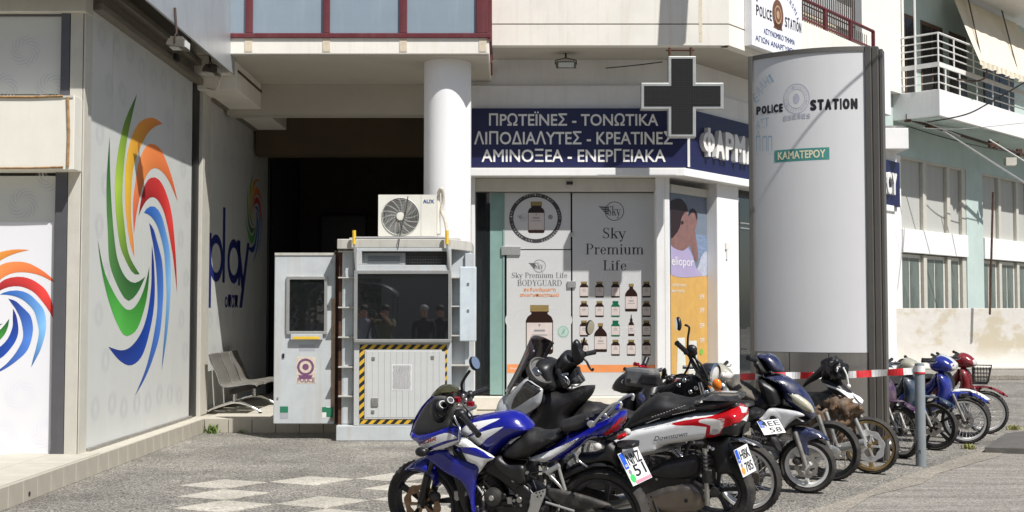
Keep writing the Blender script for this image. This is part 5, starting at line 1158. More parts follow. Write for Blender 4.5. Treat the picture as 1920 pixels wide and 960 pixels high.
for y0 in (16.98,18.25):
    m_ = MB(); m_.tube(cat([Vector((-4.22,y0,.19)),Vector((-4.1,y0,.25)),Vector((-3.92,y0,.31)),Vector((-3.8,y0,.33)),Vector((-3.66,y0,.30)),Vector((-3.46,y0,.20))],6), [.016]*6+[.022]*18+[.018]*7, 8); m_.tube([(-3.82,y0,.33),(-3.82,y0,.47)], .03, 8); m_.build('leg', chrome, BN, smooth=60)
    for x_ in (-4.2,-3.47): m_ = MB(); m_.cyl((x_,y0,.18),(x_,y0,.205),.025,.02,10); m_.build('foot', black_p, BN)
# ---------------------------------------------------------------- bollard, tape, weeds
BO = thing('bollard', 'grey steel post with striped tape tied at its top in front of the purple moped', 'bollard', G(1727,874))
bc = G(1727,874); hB = 1.05
m_ = MB(); m_.lathe([(.054,0),(.052,.03),(.05,hB-.03),(.044,hB-.008),(.0,hB)], bc, (0,0,1), 24); m_.build('post', bollard_m, BO, smooth=40)
m_ = MB(); 
for k in range(7):
    q = random.uniform(2.9,4.6); z_ = .02+k*.035; r_ = .0525; w_ = random.uniform(.15,.45); m_.add([bc+Vector((r_*math.cos(q+a_),r_*math.sin(q+a_),z_+b_)) for a_, b_ in ((-w_/2,0),(w_/2,.005),(w_*.4,.045),(-w_*.3,.04))], [(0,1,2,3)])
m_.build('paint_chips', black_p, BO)
m_ = MB(); m_.lathe([(.0555,0.0),(.0555,.07)], bc+Vector((0,0,hB-.10)), (0,0,1), 20); m_.build('tape_wrap', tape_white, BO, smooth=40)
m_ = MB(); m_.lathe([(.0565,0.0),(.0565,.018)], bc+Vector((0,0,hB-.112)), (0,0,1), 20); m_.build('tape_wrap', tape_red, BO, smooth=40)
TP = thing('barrier_tape', 'red and white plastic barrier tape stretched behind the parked motorbikes', 'tape', bc+Vector((-1,1,.9)))
pts_ = [bc+Vector((-.05,0,.965)), W(1640,700,12.66), W(1560,704,12.74), W(1490,704,12.85), W(1410,706,12.95), W(1330,711,13.9), W(1238,713,17.3)]
q = cat(pts_, 14); n = len(q); 
for k in range(0, n-5, 5):
    m_ = MB(); seg_ = q[k:k+6]; V = []
    for i, p in enumerate(seg_):
        a_ = .35*math.sin((k+i)*.45); V += [p+Vector((0,.036*math.sin(a_),.036*math.cos(a_))), p-Vector((0,.036*math.sin(a_),.036*math.cos(a_)))]
    m_.add(V, [(2*i,2*i+2,2*i+3,2*i+1) for i in range(5)]); m_.build('red_band' if (k//5)%2 else 'white_band', tape_red if (k//5)%2 else tape_white, TP)
def weed(c, n, h, m, lab, nm='weed'):
    m_ = MB()
    for i in range(n):
        a_ = random.uniform(0,6.28); r_ = random.uniform(.2,1)*h*.7; hh = h*random.uniform(.4,1); w_ = h*.09; b0 = c+Vector((random.gauss(0,.5)*h,random.gauss(0,.5)*h,0)); d_ = Vector((math.cos(a_),math.sin(a_),0)); s_ = Vector((-d_.y,d_.x,0))*w_
        p1 = b0+d_*r_*.5+Vector((0,0,hh*.8)); p2 = b0+d_*r_+Vector((0,0,hh)); m_.add([b0-s_*.4,b0+s_*.4,p1+s_,p1-s_,p2], [(0,1,2,3),(3,2,4)])
    tag(m_.build(nm, m), lab, 'weed')
weed(G(397,812), 60, .13, leaf_m, 'small green weed growing at the plinth corner below the bench'); weed(G(452,812), 24, .05, leaf_m, 'tiny flat weed against the plinth between the corner weed and the booth door')
weed(G(1817,842), 110, .065, grass_dry, 'small yellow green grass tuft on the paving right of the bollard'); weed(G(1900,806), 110, .07, grass_dry, 'grass tuft beside the dark slab at the right edge')
# street side behind the photographer, seen in reflections
OPB = thing('opposite_building', 'plain concrete building with a dark fence across the street, seen only in glass reflections', 'building', (0,-18,0))
m_ = MB(); m_.box((-30,-20,0),(30,-17,6.0)); m_.build('wall', M('reflected_wall',(.30,.27,.23),.9,var=.1,scale=.5), OPB)
for k in range(9): m_ = MB(); m_.box((-26+k*6,-17.0,1.2),(-23+k*6,-16.96,2.9)); m_.build('window', dark_glass, OPB)
m_ = MB(); m_.box((-30,-19,6.0),(30,-17.2,9.0)); m_.build('upper_storey', M('reflected_wall_dark',(.12,.11,.10),.9,var=.2,scale=.6,stretch=(6,1,.5)), OPB)
# ---------------------------------------------------------------- motorbikes: materials and toolkit
def paint(name, c, dust=.1, rough=.22): return M(name, c, rough, 0, var=.05, scale=3, coat=.8, dust=dust)
blue_p = paint('deep_blue_paint', (.006,.008,.235), .04); white_p = paint('white_body_paint', (.78,.78,.77), .03); silver_p = paint('silver_body_paint', (.50,.51,.52), .04)
navy_p = paint('navy_scooter_paint', (.012,.018,.065), .16); red_p = paint('red_moped_paint', (.20,.008,.014), .12); bright_blue = paint('bright_blue_paint', (.010,.022,.22), .08)
purple_p = paint('purple_paint', (.06,.022,.06), .3); cream_p = paint('cream_moped_paint', (.34,.33,.27), .25); slate_p = paint('slate_blue_paint', (.025,.05,.085), .25); black_gloss = paint('gloss_black_paint', (.012,.012,.013), .15)
blk = M('matt_black_plastic', (.011,.011,.012), .5, var=.25, scale=8, dust=.035, bump=.05); blk2 = M('clean_black_plastic', (.009,.009,.010), .40, var=.2, dust=.03)
grey_pl = M('grey_inner_plastic', (.075,.075,.075), .42, var=.15, dust=.25); seat_m = M('black_seat_vinyl', (.011,.0105,.0105), .52, var=.2, bump=.15, bscale=250, dust=.06)
dusty_seat = M('dusty_seat_vinyl', (.06,.052,.042), .7, var=.3, dust=.5); rubber = M('tyre_rubber', (.022,.021,.020), .8, var=.25, scale=14, bump=.3, bscale=60, dust=.13)
eng_m = M('engine_alloy', (.07,.067,.063), .5, .6, var=.3, scale=12, dust=.18); brown_alloy = M('bronze_engine_cover', (.21,.18,.15), .35, .8, var=.1, dust=.25); screen_m = M('smoked_screen', (.025,.018,.022), .12, var=.1, coat=.6, dust=.12); olive_screen = M('olive_tinted_screen', (.045,.042,.018), .15, var=.1, coat=.5)
red_lens = glass_m('red_lens', (.42,.008,.012), .08); amber_lens = glass_m('amber_lens', (.75,.20,.02), .1); clear_lens = glass_m('clear_lens', (.55,.53,.50), .08); pinkish = glass_m('smoked_red_lens', (.20,.02,.03), .1)
mirror_m = M('mirror_glass', (.85,.9,.95), .03, 1.0, var=.02); gold_m = M('gold_rim', (.48,.34,.15), .35, .7, var=.1, dust=.3); rim_black = M('black_alloy', (.015,.016,.02), .4, .3, dust=.15); rim_white = M('bright_rim', (.74,.74,.73), .35, .2, var=.06, dust=.2)
rust_disc = M('brown_brake_disc', (.26,.17,.11), .35, .85, var=.3, scale=20); eu_blue = M('plate_blue', (.02,.09,.50), .4); plate_w = M('plate_white', (.70,.70,.68), .4, var=.03); sticker_green = M('plate_green_sticker', (.05,.50,.12), .5); sticker_orange = M('plate_orange_sticker', (.75,.30,.06), .5); pink_m = M('plate_pink_frame', (.60,.25,.32), .5)
cloth_m = M('muddy_brown_wrap', (.13,.075,.04), .9, var=.8, scale=14, bump=1.0, bscale=18, dust=.6); bag_m = M('black_plastic_bag', (.012,.012,.013), .28, var=.2, bump=.9, bscale=14)
red_alu = M('red_anodised', (.42,.012,.03), .3, .6)
def inpoly(x, y, P_):
    c = False; n = len(P_); j = n-1
    for i in range(n):
        xi, yi = P_[i]; xj, yj = P_[j]
        if (yi > y) != (yj > y) and x < (xj-xi)*(y-yi)/(yj-yi)+xi: c = not c
        j = i
    return c
def dist_poly(x, y, P_):
    b = 9
    n = len(P_)
    for i in range(n):
        ax, ay = P_[i]; bx, by = P_[(i+1) % n]; dx, dy = bx-ax, by-ay; L2 = dx*dx+dy*dy
        t = 0 if L2 == 0 else max(0, min(1, ((x-ax)*dx+(y-ay)*dy)/L2)); q = (x-ax-t*dx)**2+(y-ay-t*dy)**2
        if q < b: b = q
    return math.sqrt(b)
class Bike:
    def __init__(s, name, label, cat_, rear, front, lean=0, group='motorbikes parked in a row along the pavement'):
        r = Vector((rear[0], rear[1], 0)); f = Vector((front[0], front[1], 0)); s.wb = (f-r).length; X = (f-r).normalized(); Lf = Vector((-X.y, X.x, 0)); a = R(lean)
        Zv = Vector((0,0,1))*math.cos(a)+Lf*math.sin(a); Yv = Zv.cross(X)
        m_ = Matrix.Identity(4)
        for i in range(3): m_[i][0] = X[i]; m_[i][1] = Yv[i]; m_[i][2] = Zv[i]; m_[i][3] = r[i]
        s.X, s.Y, s.Z, s.o = X, Yv, Zv, r
        s.t = thing(name, label, cat_, mat=m_, group=group); s.side = 1 if Yv.y < 0 else -1   # which side faces the street
    def L(s, p, y0=0.0):
        d = ray(*p); o = Vector((0,0,HC))-s.o; x = 1.0
        for k in range(5 if callable(y0) else 1):
            yy = y0(x) if callable(y0) else y0
            t = (yy-o.dot(s.Y))/d.dot(s.Y); h = o+d*t; x = h.dot(s.X)
        return (h.dot(s.X), h.dot(s.Z))
    def P3(s, p, y): q = s.L(p, y); return Vector((q[0], y, q[1]))
    def puff(s, name, out, w, mats, y0=None, r=.06, paints=(), step=.016, smooth=4, px=True, parent=None, mirror=False, pw=2.0, label=None, wf=None, depth=None, flatback=.01):
        mats = mats if isinstance(mats, (list, tuple)) else [mats]
        cv = (lambda q: s.L(q, y0 if y0 is not None else 0.0)) if px else (lambda q: q)
        pts = [cv(q) for q in out]
        if smooth: pts = [(p.x, p.y) for p in cat([Vector((a, b, 0)) for a, b in pts], smooth, True)]
        pol = [[cv(q) for q in pp[0]] for pp in paints]; pmi = [pp[1] for pp in paints]
        pol = [[(p.x, p.y) for p in cat([Vector((a, b, 0)) for a, b in q], 2, True)] for q in pol]
        V = [Vector(p) for p in pts]; n = len(V); E = [(i, (i+1) % n) for i in range(n)]; Fc = [list(range(n))]
        for q in pol:
            b = len(V); V += [Vector(p) for p in q]; E += [(b+i, b+(i+1) % len(q)) for i in range(len(q))]
        x0 = min(p[0] for p in pts); x1 = max(p[0] for p in pts); z0 = min(p[1] for p in pts); z1 = max(p[1] for p in pts)
        j = 0; zz = z0+step/2
        while zz < z1:
            xx = x0+step*(.5 if j % 2 else .1)
            while xx < x1:
                if inpoly(xx, zz, pts) and dist_poly(xx, zz, pts) > step*.35: V.append(Vector((xx, zz)))
                xx += step
            zz += step; j += 1
        vo, eo, fo, _, _, _ = delaunay_2d_cdt(V, E, Fc, 1, 1e-5)
        dd = [dist_poly(v.x, v.y, pts) for v in vo]
        dd = [0 if d < 1e-4 else d for d in dd]
        prof_ = [w*(wf(v.x, v.y) if wf else 1)*(1-(1-min(d/r, 1))**pw)**(1/pw) for v, d in zip(vo, dd)]
        fm = []
        for f in fo:
            c = (sum(vo[i].x for i in f)/len(f), sum(vo[i].y for i in f)/len(f)); k = 0
            for q, mi in zip(pol, pmi):
                if inpoly(c[0], c[1], q): k = mi
            fm.append(k)
        objs = []
        def make(sgn):
            b = MB(); nV = len(vo)
            if y0 is None:
                A_ = [Vector((v.x, p, v.y)) for v, p in zip(vo, prof_)]; idx = list(range(nV)); B2 = []
                for i, (v, p) in enumerate(zip(vo, prof_)):
                    if dd[i] > 0: idx[i] = nV+len(B2); B2.append(Vector((v.x, -p, v.y)))
                b.v = A_+B2; b.f = [tuple(f) for f in fo]+[tuple(idx[i] for i in reversed(f)) for f in fo]; b.m = fm+fm
            else:
                yf = y0 if callable(y0) else (lambda x: y0)
                sg = 1 if (yf(1.0) >= 0) else -1
                A_ = [Vector((v.x, sgn*(yf(v.x)+sg*p), v.y)) for v, p in zip(vo, prof_)]; B2 = [Vector((v.x, sgn*(yf(v.x)-sg*flatback), v.y)) for v in vo]
                bd = [i for i in range(nV) if dd[i] == 0]
                ec = {}
                for f in fo:
                    for a, c in zip(f, list(f[1:])+[f[0]]): ec[(a, c)] = 1
                b.v = A_+B2; b.f = [tuple(f) for f in fo]+[tuple(i+nV for i in reversed(f)) for f in fo]; b.m = fm+[0]*len(fo)
                for (a, c) in ec:
                    if (c, a) not in ec: b.f.append((a, a+nV, c+nV, c)); b.m.append(0)
            o = b.build(name, mats, parent or s.t, smooth=50, label=label if sgn == 1 else None); objs.append(o)
        make(1)
        if mirror and y0 is not None: make(-1)
        return objs[0]
    def tube(s, name, pts, r, m, parent=None, seg=8, cr=5):
        b = MB(); q = cat(pts, cr) if cr and len(pts) > 2 else [Vector(p) for p in pts]
        if isinstance(r, (tuple, list)): rr = [r[0]+(r[1]-r[0])*i/(len(q)-1) for i in range(len(q))]
        else: rr = r
        b.tube(q, rr, seg); return b.build(name, m, parent or s.t, smooth=60)
    def lathe(s, name, prof, c, ax, m, parent=None, seg=24): b = MB(); b.lathe(prof, c, ax, seg); return b.build(name, m, parent or s.t, smooth=45)
    def ball(s, name, c, r, m, parent=None, rot=None, seg=14): b = MB(); b.ball(c, r, 0, seg, rot); return b.build(name, m, parent or s.t, smooth=80)
    def wheel(s, x, r, w=.045, style='cast', rm=None, rr=.70, disc=.0, yaw=0, spokes=5, dm=None, hub=.035, seg=48):
        rm = rm or rim_black; c = Vector((x, 0, r)); ax = Vector((math.sin(yaw)*-1, math.cos(yaw), 0)); side = Vector((math.cos(yaw), math.sin(yaw), 0))
        T_ = thing('wheel', None, None, mat=None) if False else None
        ri = r*rr
        b = MB(); prof_ = [(ri+.004,-w*.55),(ri+.02,-w*.85),(ri+(r-ri)*.6,-w),(r-.018,-w*.80),(r-.004,-w*.40),(r,0),(r-.004,w*.40),(r-.018,w*.80),(ri+(r-ri)*.6,w),(ri+.02,w*.85),(ri+.004,w*.55)]
        b.lathe(prof_, c, ax, seg, closed=True); ty = b.build('tyre', rubber, s.t, smooth=35)
        # tread grooves as raised ribs
        b = MB()
        for k in range(44):
            t_ = 2*math.pi*k/44
            for sg in (-1, 1):
                q = []
                for dt, yy, rr_ in ((0,.1,r+.0015),(.045,.1,r+.0015),(.11,.85,r-.022),(.065,.85,r-.022)):
                    q.append(c+ax*(sg*yy*w)+(side*math.cos(t_+dt)+Vector((0,0,1))*math.sin(t_+dt))*(rr_+.0015))
                b.add(q, [(0,1,2,3)])
        b.build('tread', rubber, ty, kind='stuff')
        b = MB(); rw = w*.62
        b.lathe([(ri+.014,-w*.92),(ri-.008,-w*.86),(ri-.016,-rw*.3),(ri-.016,rw*.3),(ri-.008,w*.86),(ri+.014,w*.92),(ri+.004,0)], c, ax, seg, closed=True); rim = b.build('rim', rm, s.t, smooth=40)
        b = MB(); b.lathe([(0,-w*1.1),(hub,-w*1.1),(hub*1.1,-w*.6),(hub*.8,0),(hub*1.1,w*.6),(hub,w*1.1),(0,w*1.1)], c, ax, 20); b.build('hub', eng_m if style != 'cast' else rm, rim, smooth=40)
        if style == 'wire':
            b = MB()
            for k in range(32):
                t_ = 2*math.pi*k/32; sg = 1 if k % 2 else -1; t2 = t_+(.5 if k % 4 < 2 else -.5)
                b.tube([c+ax*(sg*w*.7)+(side*math.cos(t2)+Vector((0,0,1))*math.sin(t2))*hub, c+(side*math.cos(t_)+Vector((0,0,1))*math.sin(t_))*(ri-.012)], .0017, 4)
            b.build('spokes', chrome, rim, kind='stuff')
        else:
            for k in range(spokes):
                t_ = 2*math.pi*k/spokes+.5; d = side*math.cos(t_)+Vector((0,0,1))*math.sin(t_); e = ax.cross(d); b = MB()
                b.rings([[c+d*rr_+e*(ww*a)+ax*(hh*bb) for a, bb in ((-1,-1),(1,-1),(1,1),(-1,1))] for rr_, ww, hh in ((hub*.8,.020,.020),(ri*.5,.013,.014),(ri-.008,.019,.020))]); b.build('spoke', rm, rim, bevel=.003)
        if disc:
            b = MB(); sg = s.side; cc = c+ax*(sg*w*1.25); n = 60; V = []
            for k in range(n):
                t_ = 2*math.pi*k/n; d = side*math.cos(t_)+Vector((0,0,1))*math.sin(t_); wv = .006*math.sin(t_*8)
                V += [cc+d*(disc+wv), cc+d*(disc*.66-wv), cc+d*(disc+wv)-ax*sg*.004, cc+d*(disc*.66-wv)-ax*sg*.004]
            b.add(V, [(4*k+a, (4*k+4) % (4*n)+a, (4*k+4) % (4*n)+c_, 4*k+c_) for k in range(n) for a, c_ in ((0,1),(2,3),(0,2),(1,3))])
            for k in range(5):
                t_ = 2*math.pi*k/5; d = side*math.cos(t_)+Vector((0,0,1))*math.sin(t_); e = ax.cross(d); b.rings([[cc+d*rr_+e*(.010*a)+ax*(.003*bb) for a, bb in ((-1,-1),(1,-1),(1,1),(-1,1))] for rr_ in (hub*.7, disc*.7)])
            b.build('brake_disc', dm or steel, rim)
            b = MB(); q = c+ax*(sg*w*1.35)+(side*-.75+Vector((0,0,.45)))*disc*1.0; b.ball(q, (.045,.028,.035)); b.build('brake_caliper', eng_m, rim, smooth=60)
        return ty
    def plate(s, c, w, h, tilt, l1, l2, st=None, yaw=0, frame=None):
        class PF_:
            pass
        U_ = Vector((-math.sin(yaw), -math.cos(yaw), 0)); V_ = Vector((math.sin(tilt)*math.cos(yaw), -math.sin(tilt)*math.sin(yaw), math.cos(tilt))); N_ = V_.cross(U_)*-1
        N_ = U_.cross(V_)
        if N_.x > 0: N_ = -N_
        f = PF_(); f.p = lambda u, v, o=0: Vector(c)+U_*u+V_*v+N_*o
        b = MB(); q = [f.p(-w/2,-h/2,-.003),f.p(w/2,-h/2,-.003),f.p(w/2,-h/2,.0),f.p(-w/2,-h/2,.0),f.p(-w/2,h/2,-.003),f.p(w/2,h/2,-.003),f.p(w/2,h/2,.0),f.p(-w/2,h/2,.0)]
        b.hexa(q); P_ = b.build('number_plate', plate_w, s.t)
        def rect(x0,y0,x1,y1,o,m,n): b = MB(); b.add([f.p(x0,y0,o),f.p(x1,y0,o),f.p(x1,y1,o),f.p(x0,y1,o)], [(0,1,2,3)]); b.build(n, m, P_)
        rect(-w/2+.004,0.0,-w/2+w*.22,h/2-.004,.0012,eu_blue,'blue_strip')
        b = MB(); text(b, l1, f, -w/2+w*.27, h*.06, w*.66, h*.34, .002, off=.015); text(b, l2, f, -w/2+w*.34, -h*.40 if not frame else -h*.30, w*.55, h*.34, .002, off=.015); b.build('plate_lettering', letter_black, P_)
        b = MB(); text(b, 'GR', f, -w/2+w*.05, .012, w*.13, h*.08, .0025, off=.02); b.build('country_letters', letter_white, P_)
        if st:
            b = MB(); n = 20; b.add([f.p(-w/2+w*.16+w*.12*math.cos(2*math.pi*i/n), -h*.30+w*.12*math.sin(2*math.pi*i/n), .0015) for i in range(n)], [tuple(range(n))]); b.build('round_sticker', st, P_)
            b = MB(); b.add([f.p(-w/2+w*.16+w*.07*math.cos(2*math.pi*i/n), -h*.10+w*.07*math.sin(2*math.pi*i/n), .0015) for i in range(n)], [tuple(range(n))]); b.build('grey_seal', grey_print, P_)
        if frame: rect(-w/2+w*.2,-h/2+.004,w/2-.006,-h/2+h*.11,.0022,frame,'frame_strip')
        return P_
    def grip(s, p0, p1, r=.017): 
        b = MB(); p0, p1 = Vector(p0), Vector(p1); n = 9; pts = [p0.lerp(p1, i/n) for i in range(n+1)]
        b.tube(pts, [r*(1.35 if i == 0 else 1.0+.08*(i % 2)) for i in range(n)]+[r*1.15], 10); b.build('grip', blk2, s.t, smooth=50)
    def mirror(s, stalk, c, rx, rz, n=(-.92,.3,.2), r=.006, ro=0):
        s.tube('mirror_stalk', stalk, r, blk2); nn = Vector(n).normalized(); zz = Vector((0,0,1)); a = nn.cross(zz).normalized(); u_ = a.cross(nn).normalized()
        rot = Matrix((a, -nn, u_)).transposed(); rot = rot @ Matrix.Rotation(ro, 3, 'Y')
        hd = s.ball('mirror', c, (rx, .022, rz), blk2, rot=rot)
        b = MB(); k = 20; b.add([Vector(c)+nn*.0215+rot @ Vector((rx*.86*math.cos(2*math.pi*i/k), 0, rz*.88*math.sin(2*math.pi*i/k)))*1 for i in range(k)], [tuple(range(k))]); b.build('mirror_glass', mirror_m, hd)
def clutter(B, x0, x1, z0, z1, y, n=26, seed=1):
    rnd = random.Random(seed); b = MB()
    for i in range(n):
        x = rnd.uniform(x0, x1); z = rnd.uniform(z0, z1)
        for sg in (-1, 1):
            yy = sg*(y+rnd.uniform(-.01,.012)); k = i % 4
            if k == 0: b.lathe([(0,sg*.010),(.010,sg*.010),(.010,-sg*.01)], (x,yy,z), (0,1,0), 6)
            elif k == 1: b.tube(cat([Vector((x,yy,z)),Vector((x+rnd.uniform(-.1,.1),yy+sg*.012,z+rnd.uniform(.02,.08))),Vector((x+rnd.uniform(-.16,.16),yy-sg*.01,z+rnd.uniform(.05,.16)))],4), rnd.uniform(.0035,.006), 5, 1)
            elif k == 2: b.box((x-.014,yy-.008,z-.02),(x+.014,yy+.008,z+.02), rnd.choice((0,1)))
            else: b.lathe([(0,sg*.006),(.018,sg*.006),(.022,-sg*.004)], (x,yy,z), (0,1,0), 10, rnd.choice((0,1)))
    b.build('engine_fittings', [steel, blk2], B.t, smooth=40, kind='stuff')
def Zm(ox, oy, sc): return lambda *pp: [(ox+x/sc, oy+y/sc) for x, y in pp] if isinstance(pp[0], tuple) else (ox+pp[0]/sc, oy+pp[1]/sc)
z1_ = Zm(720,600,2.667); zA_ = Zm(740,650,6); zB_ = Zm(730,800,6); zC_ = Zm(940,630,6); zD_ = Zm(960,800,6); zE_ = Zm(1160,660,5.646); zF_ = Zm(1180,810,6.4); zG_ = Zm(1390,650,5.335); zH_ = Zm(1500,650,3.842); z3_ = Zm(1160,590,2.594); z4_ = Zm(1360,620,3.097); z5_ = Zm(1600,620,3.428)
# ---------------------------------------------------------------- blue and white sport bike
B = Bike('sport_motorbike', 'blue and white sport motorbike with white number plate, nearest of the parked row', 'motorbike', (.60,7.83), (-.56,8.35), 8)
wb = B.wb
B.wheel(wb, .29, .046, 'cast', rim_black, .74, disc=.135, spokes=5, dm=rust_disc); B.wheel(0, .30, .058, 'cast', rim_black, .72, disc=.0, spokes=5)
for k, (xx, rr_) in enumerate(((wb,.215),(0,.222))):
    b = MB(); b.lathe([(rr_-.0,-.034),(rr_-.010,-.034),(rr_-.010,-.031),(rr_,-.031)], (xx,0,[.29,.30][k]), (0,1,0), 48, closed=True); b.lathe([(rr_,.034),(rr_-.010,.034),(rr_-.010,.031),(rr_,.031)], (xx,0,[.29,.30][k]), (0,1,0), 48, closed=True); b.build('rim_stripe', blue_p, B.t)
B.puff('front_fender', zB_((190,465),(230,420),(300,370),(400,338),(470,360),(560,430),(600,510),(592,600),(578,665),(545,660),(522,590),(480,540),(430,515),(330,492),(215,492)), .098, blue_p, r=.05)
b = MB()
for k in range(5): q = [B.P3(zB_(310+random.randint(-8,60),360+k*18+random.randint(-4,4)),.0)+Vector((0,.094,0)) for _ in range(2)]; b.tube(q, .0025, 4)
b.build('fender_decal', letter_white, B.t)
for sg in (-1, 1):
    B.tube('fork_leg', [(wb,sg*.085,.29),(wb-.07,sg*.088,.50)], .026, blk2, cr=0); B.tube('fork_tube', [(wb-.065,sg*.085,.48),(wb-.27,sg*.085,.93)], .018, blk2, cr=0)
B.lathe('axle', [(0,-.11),(.014,-.11),(.014,.11),(0,.11)], (wb,0,.29), (0,1,0), steel)
nf = lambda x: .165*(1-min(1, max(0,(x-.98))/.42)**2.2)+.012
B.puff('nose_cowl', zB_((238,95),(262,50),(290,100),(460,74),(640,15),(760,0),(805,60),(800,150),(740,190),(640,240),(500,265),(440,240),(345,237),(320,190),(250,135)), .022, [blue_p, white_p, M('red_print',(.45,.02,.02),.5)], y0=nf, r=.05,
  paints=[(zB_((345,228),(370,190),(500,112),(640,64),(720,76),(776,122),(640,152),(480,215),(430,236)),1),(zB_((505,242),(650,184),(792,146),(765,186),(640,235),(525,262)),1)], mirror=True, step=.013, smooth=3)
b = MB(); c = B.L(zB_(385,190),nf); 
class SF: pass
sf = SF(); sf.p = lambda u, v, o=0: Vector((c[0]-u, nf(c[0]-u)+.025+o, c[1]+v))
def skewtext(b, s_, f, w, h, off, sk=.25, slope=.28, out=.0, m=0):
    vs, fs = fit_text(s_, w, h, off); b.add([f.p(x+y*sk, y+x*slope, out) for x, y in vs], fs, m)
skewtext(b, 'CBR', sf, .125, .03, .02, .5, .31, .002); b.build('red_lettering', M('red_lettering',(.42,.03,.02),.5), B.t)
nf2 = lambda x: .105*(1-min(1, max(0,(x-.95))/.42)**1.3)+.02
B.puff('inner_cowl', zA_((195,955),(225,850),(290,730),(345,650),(425,565),(560,560),(660,620),(690,720),(640,850),(720,935),(560,985),(300,1010)), .012, [grey_pl, blue_p], y0=nf2, r=.03,
  paints=[(zA_((180,1000),(190,940),(215,840),(280,715),(340,635),(420,555),(440,575),(360,660),(300,750),(245,860),(225,960),(230,1015)),1)], mirror=True, smooth=3)
B.puff('windscreen', zA_((425,568),(475,475),(540,430),(600,422),(660,448),(718,495),(690,520),(620,545),(560,575)), .12, olive_screen, r=.10, step=.013)
gc = B.P3(zA_(510,725), .12); gax = Vector((-.62,.42,.55)).normalized()
B.ball('gauge_pod', gc-gax*.03+Vector((-.01,-.02,.015)), (.075,.085,.085), blk2)
for (gx, gy, gr) in ((520,690,.036),(490,785,.030),(600,640,.028)):
    q = B.P3(zA_(gx,gy), .125)+gax*.045
    B.lathe('gauge', [(0,.0),(gr,.0),(gr*1.12,.006),(gr*1.2,-.02)], q, gax, blk2); B.lathe('gauge_glass', [(0,.003),(gr*.95,.003),(gr*.95,.001)], q, gax, dark_glass)
    b = MB(); b.lathe([(gr*.70,.0042),(gr*.78,.0042),(gr*.78,.0038),(gr*.70,.0038)], q, gax, 24, closed=True); b.build('gauge_ring', wire_m, B.t)
B.puff('fork_shroud', zB_((400,330),(430,285),(560,262),(640,266),(700,320),(800,370),(900,405),(1000,450),(1008,500),(982,590),(968,690),(955,820),(975,1000),(1000,1120),(960,1150),(930,1000),(905,850),(860,700),(790,610),(700,560),(600,500),(530,440),(440,370)), .02, blue_p, y0=.145, r=.03, mirror=True)
B.puff('side_fairing', zB_((740,205),(800,148),(880,150),(980,228),(1175,345),(1100,400),(1050,465),(1002,528),(1008,470),(960,425),(880,390),(830,310),(795,240)), .02, [white_p, blue_p], y0=.155, r=.03, paints=[(zB_((780,228),(980,232),(1130,325),(1180,350),(1120,352),(1050,342),(900,300),(800,276)),1)], mirror=True, smooth=3, step=.013)
B.puff('inner_frame', zB_((650,220),(740,200),(860,330),(1000,450),(1060,560),(1000,760),(1000,1000),(880,900),(780,560),(660,300)), .13, blk2, r=.05)
B.puff('fuel_tank', z1_((398,552),(420,505),(470,478),(540,461),(620,449),(680,463),(720,497),(748,541),(705,570),(640,602),(590,650),(566,678),(520,655),(470,618),(430,588)), .135, [blue_p, white_p], r=.13, paints=[(z1_((394,552),(440,512),(520,488),(612,476),(560,502),(480,545),(418,582)),1),(z1_((425,592),(520,540),(638,512),(560,567),(490,626)),1)], step=.012, pw=2.2)
b = MB(); c2 = B.L(z1_(425,556), .125)
sf2 = SF(); sf2.p = lambda u, v, o=0: Vector((c2[0]-u, .130+o, c2[1]+v))
skewtext(b, 'wing', sf2, .06, .018, .03, .3, .55, .002); b.build('tank_decal', bpy.data.materials['red_lettering'], B.t)
B.puff('rider_seat', z1_((735,537),(790,547),(880,546),(905,545),(908,585),(840,622),(720,688),(650,692),(606,655),(650,605),(700,570)), .125, seat_m, r=.07)
B.puff('pillion_seat', z1_((893,505),(940,484),(1000,465),(1070,450),(1098,456),(1062,492),(1010,540),(940,558),(900,545)), .11, seat_m, r=.05)
B.puff('tail_fairing', z1_((722,692),(840,625),(905,578),(940,553),(1010,535),(1100,498),(1160,462),(1200,450),(1214,462),(1205,505),(1180,548),(1110,582),(1040,592),(960,652),(880,702),(820,707)), .105, [blue_p, white_p], r=.07, paints=[(z1_((726,689),(850,640),(960,590),(1002,572),(960,612),(900,652),(820,700)),1)], step=.013)
b = MB(); c3 = B.L(z1_(890,632), .1); sf3 = SF(); sf3.p = lambda u, v, o=0: Vector((c3[0]-u, .110+o, c3[1]+v)); skewtext(b, 'HONDA', sf3, .10, .018, .02, .3, .38, .002); b.build('tail_lettering', letter_black, B.t)
for sg in (1,-1):
    b = MB(); pts_ = [B.P3(z1_(*p), .12) for p in ((1030,535),(1060,505),(1100,460),(1140,425),(1184,413),(1180,440))]; pts_ = [Vector((p.x, sg*p.y, p.z)) for p in pts_]; b.tube(cat(pts_,5), .009, 8); b.build('grab_rail', alu, B.t, smooth=60)
    b = MB(); q = B.P3(z1_(1035,520), .115); q.y *= sg; b.ball(q, (.028,.008,.022)); b.build('rail_mount', alu, B.t, smooth=60)
B.puff('rail_tip', z1_((1160,445),(1172,415),(1186,410),(1182,445)), .10, blue_p, r=.03)
B.puff('tail_light', z1_((1104,548),(1140,507),(1200,466),(1212,480),(1194,530),(1150,567),(1106,573)), .115, [pinkish, red_lens], r=.06, paints=[(z1_((1112,545),(1150,510),(1195,478),(1200,490),(1180,530),(1148,558),(1112,562)),1)])
B.puff('under_tail', zD_((735,330),(760,292),(920,278),(1035,240),(1030,160),(1070,138),(1130,150),(1240,262),(1215,330),(1240,480),(1225,500),(1100,400),(900,440),(862,452),(742,375)), .06, blk, r=.05)
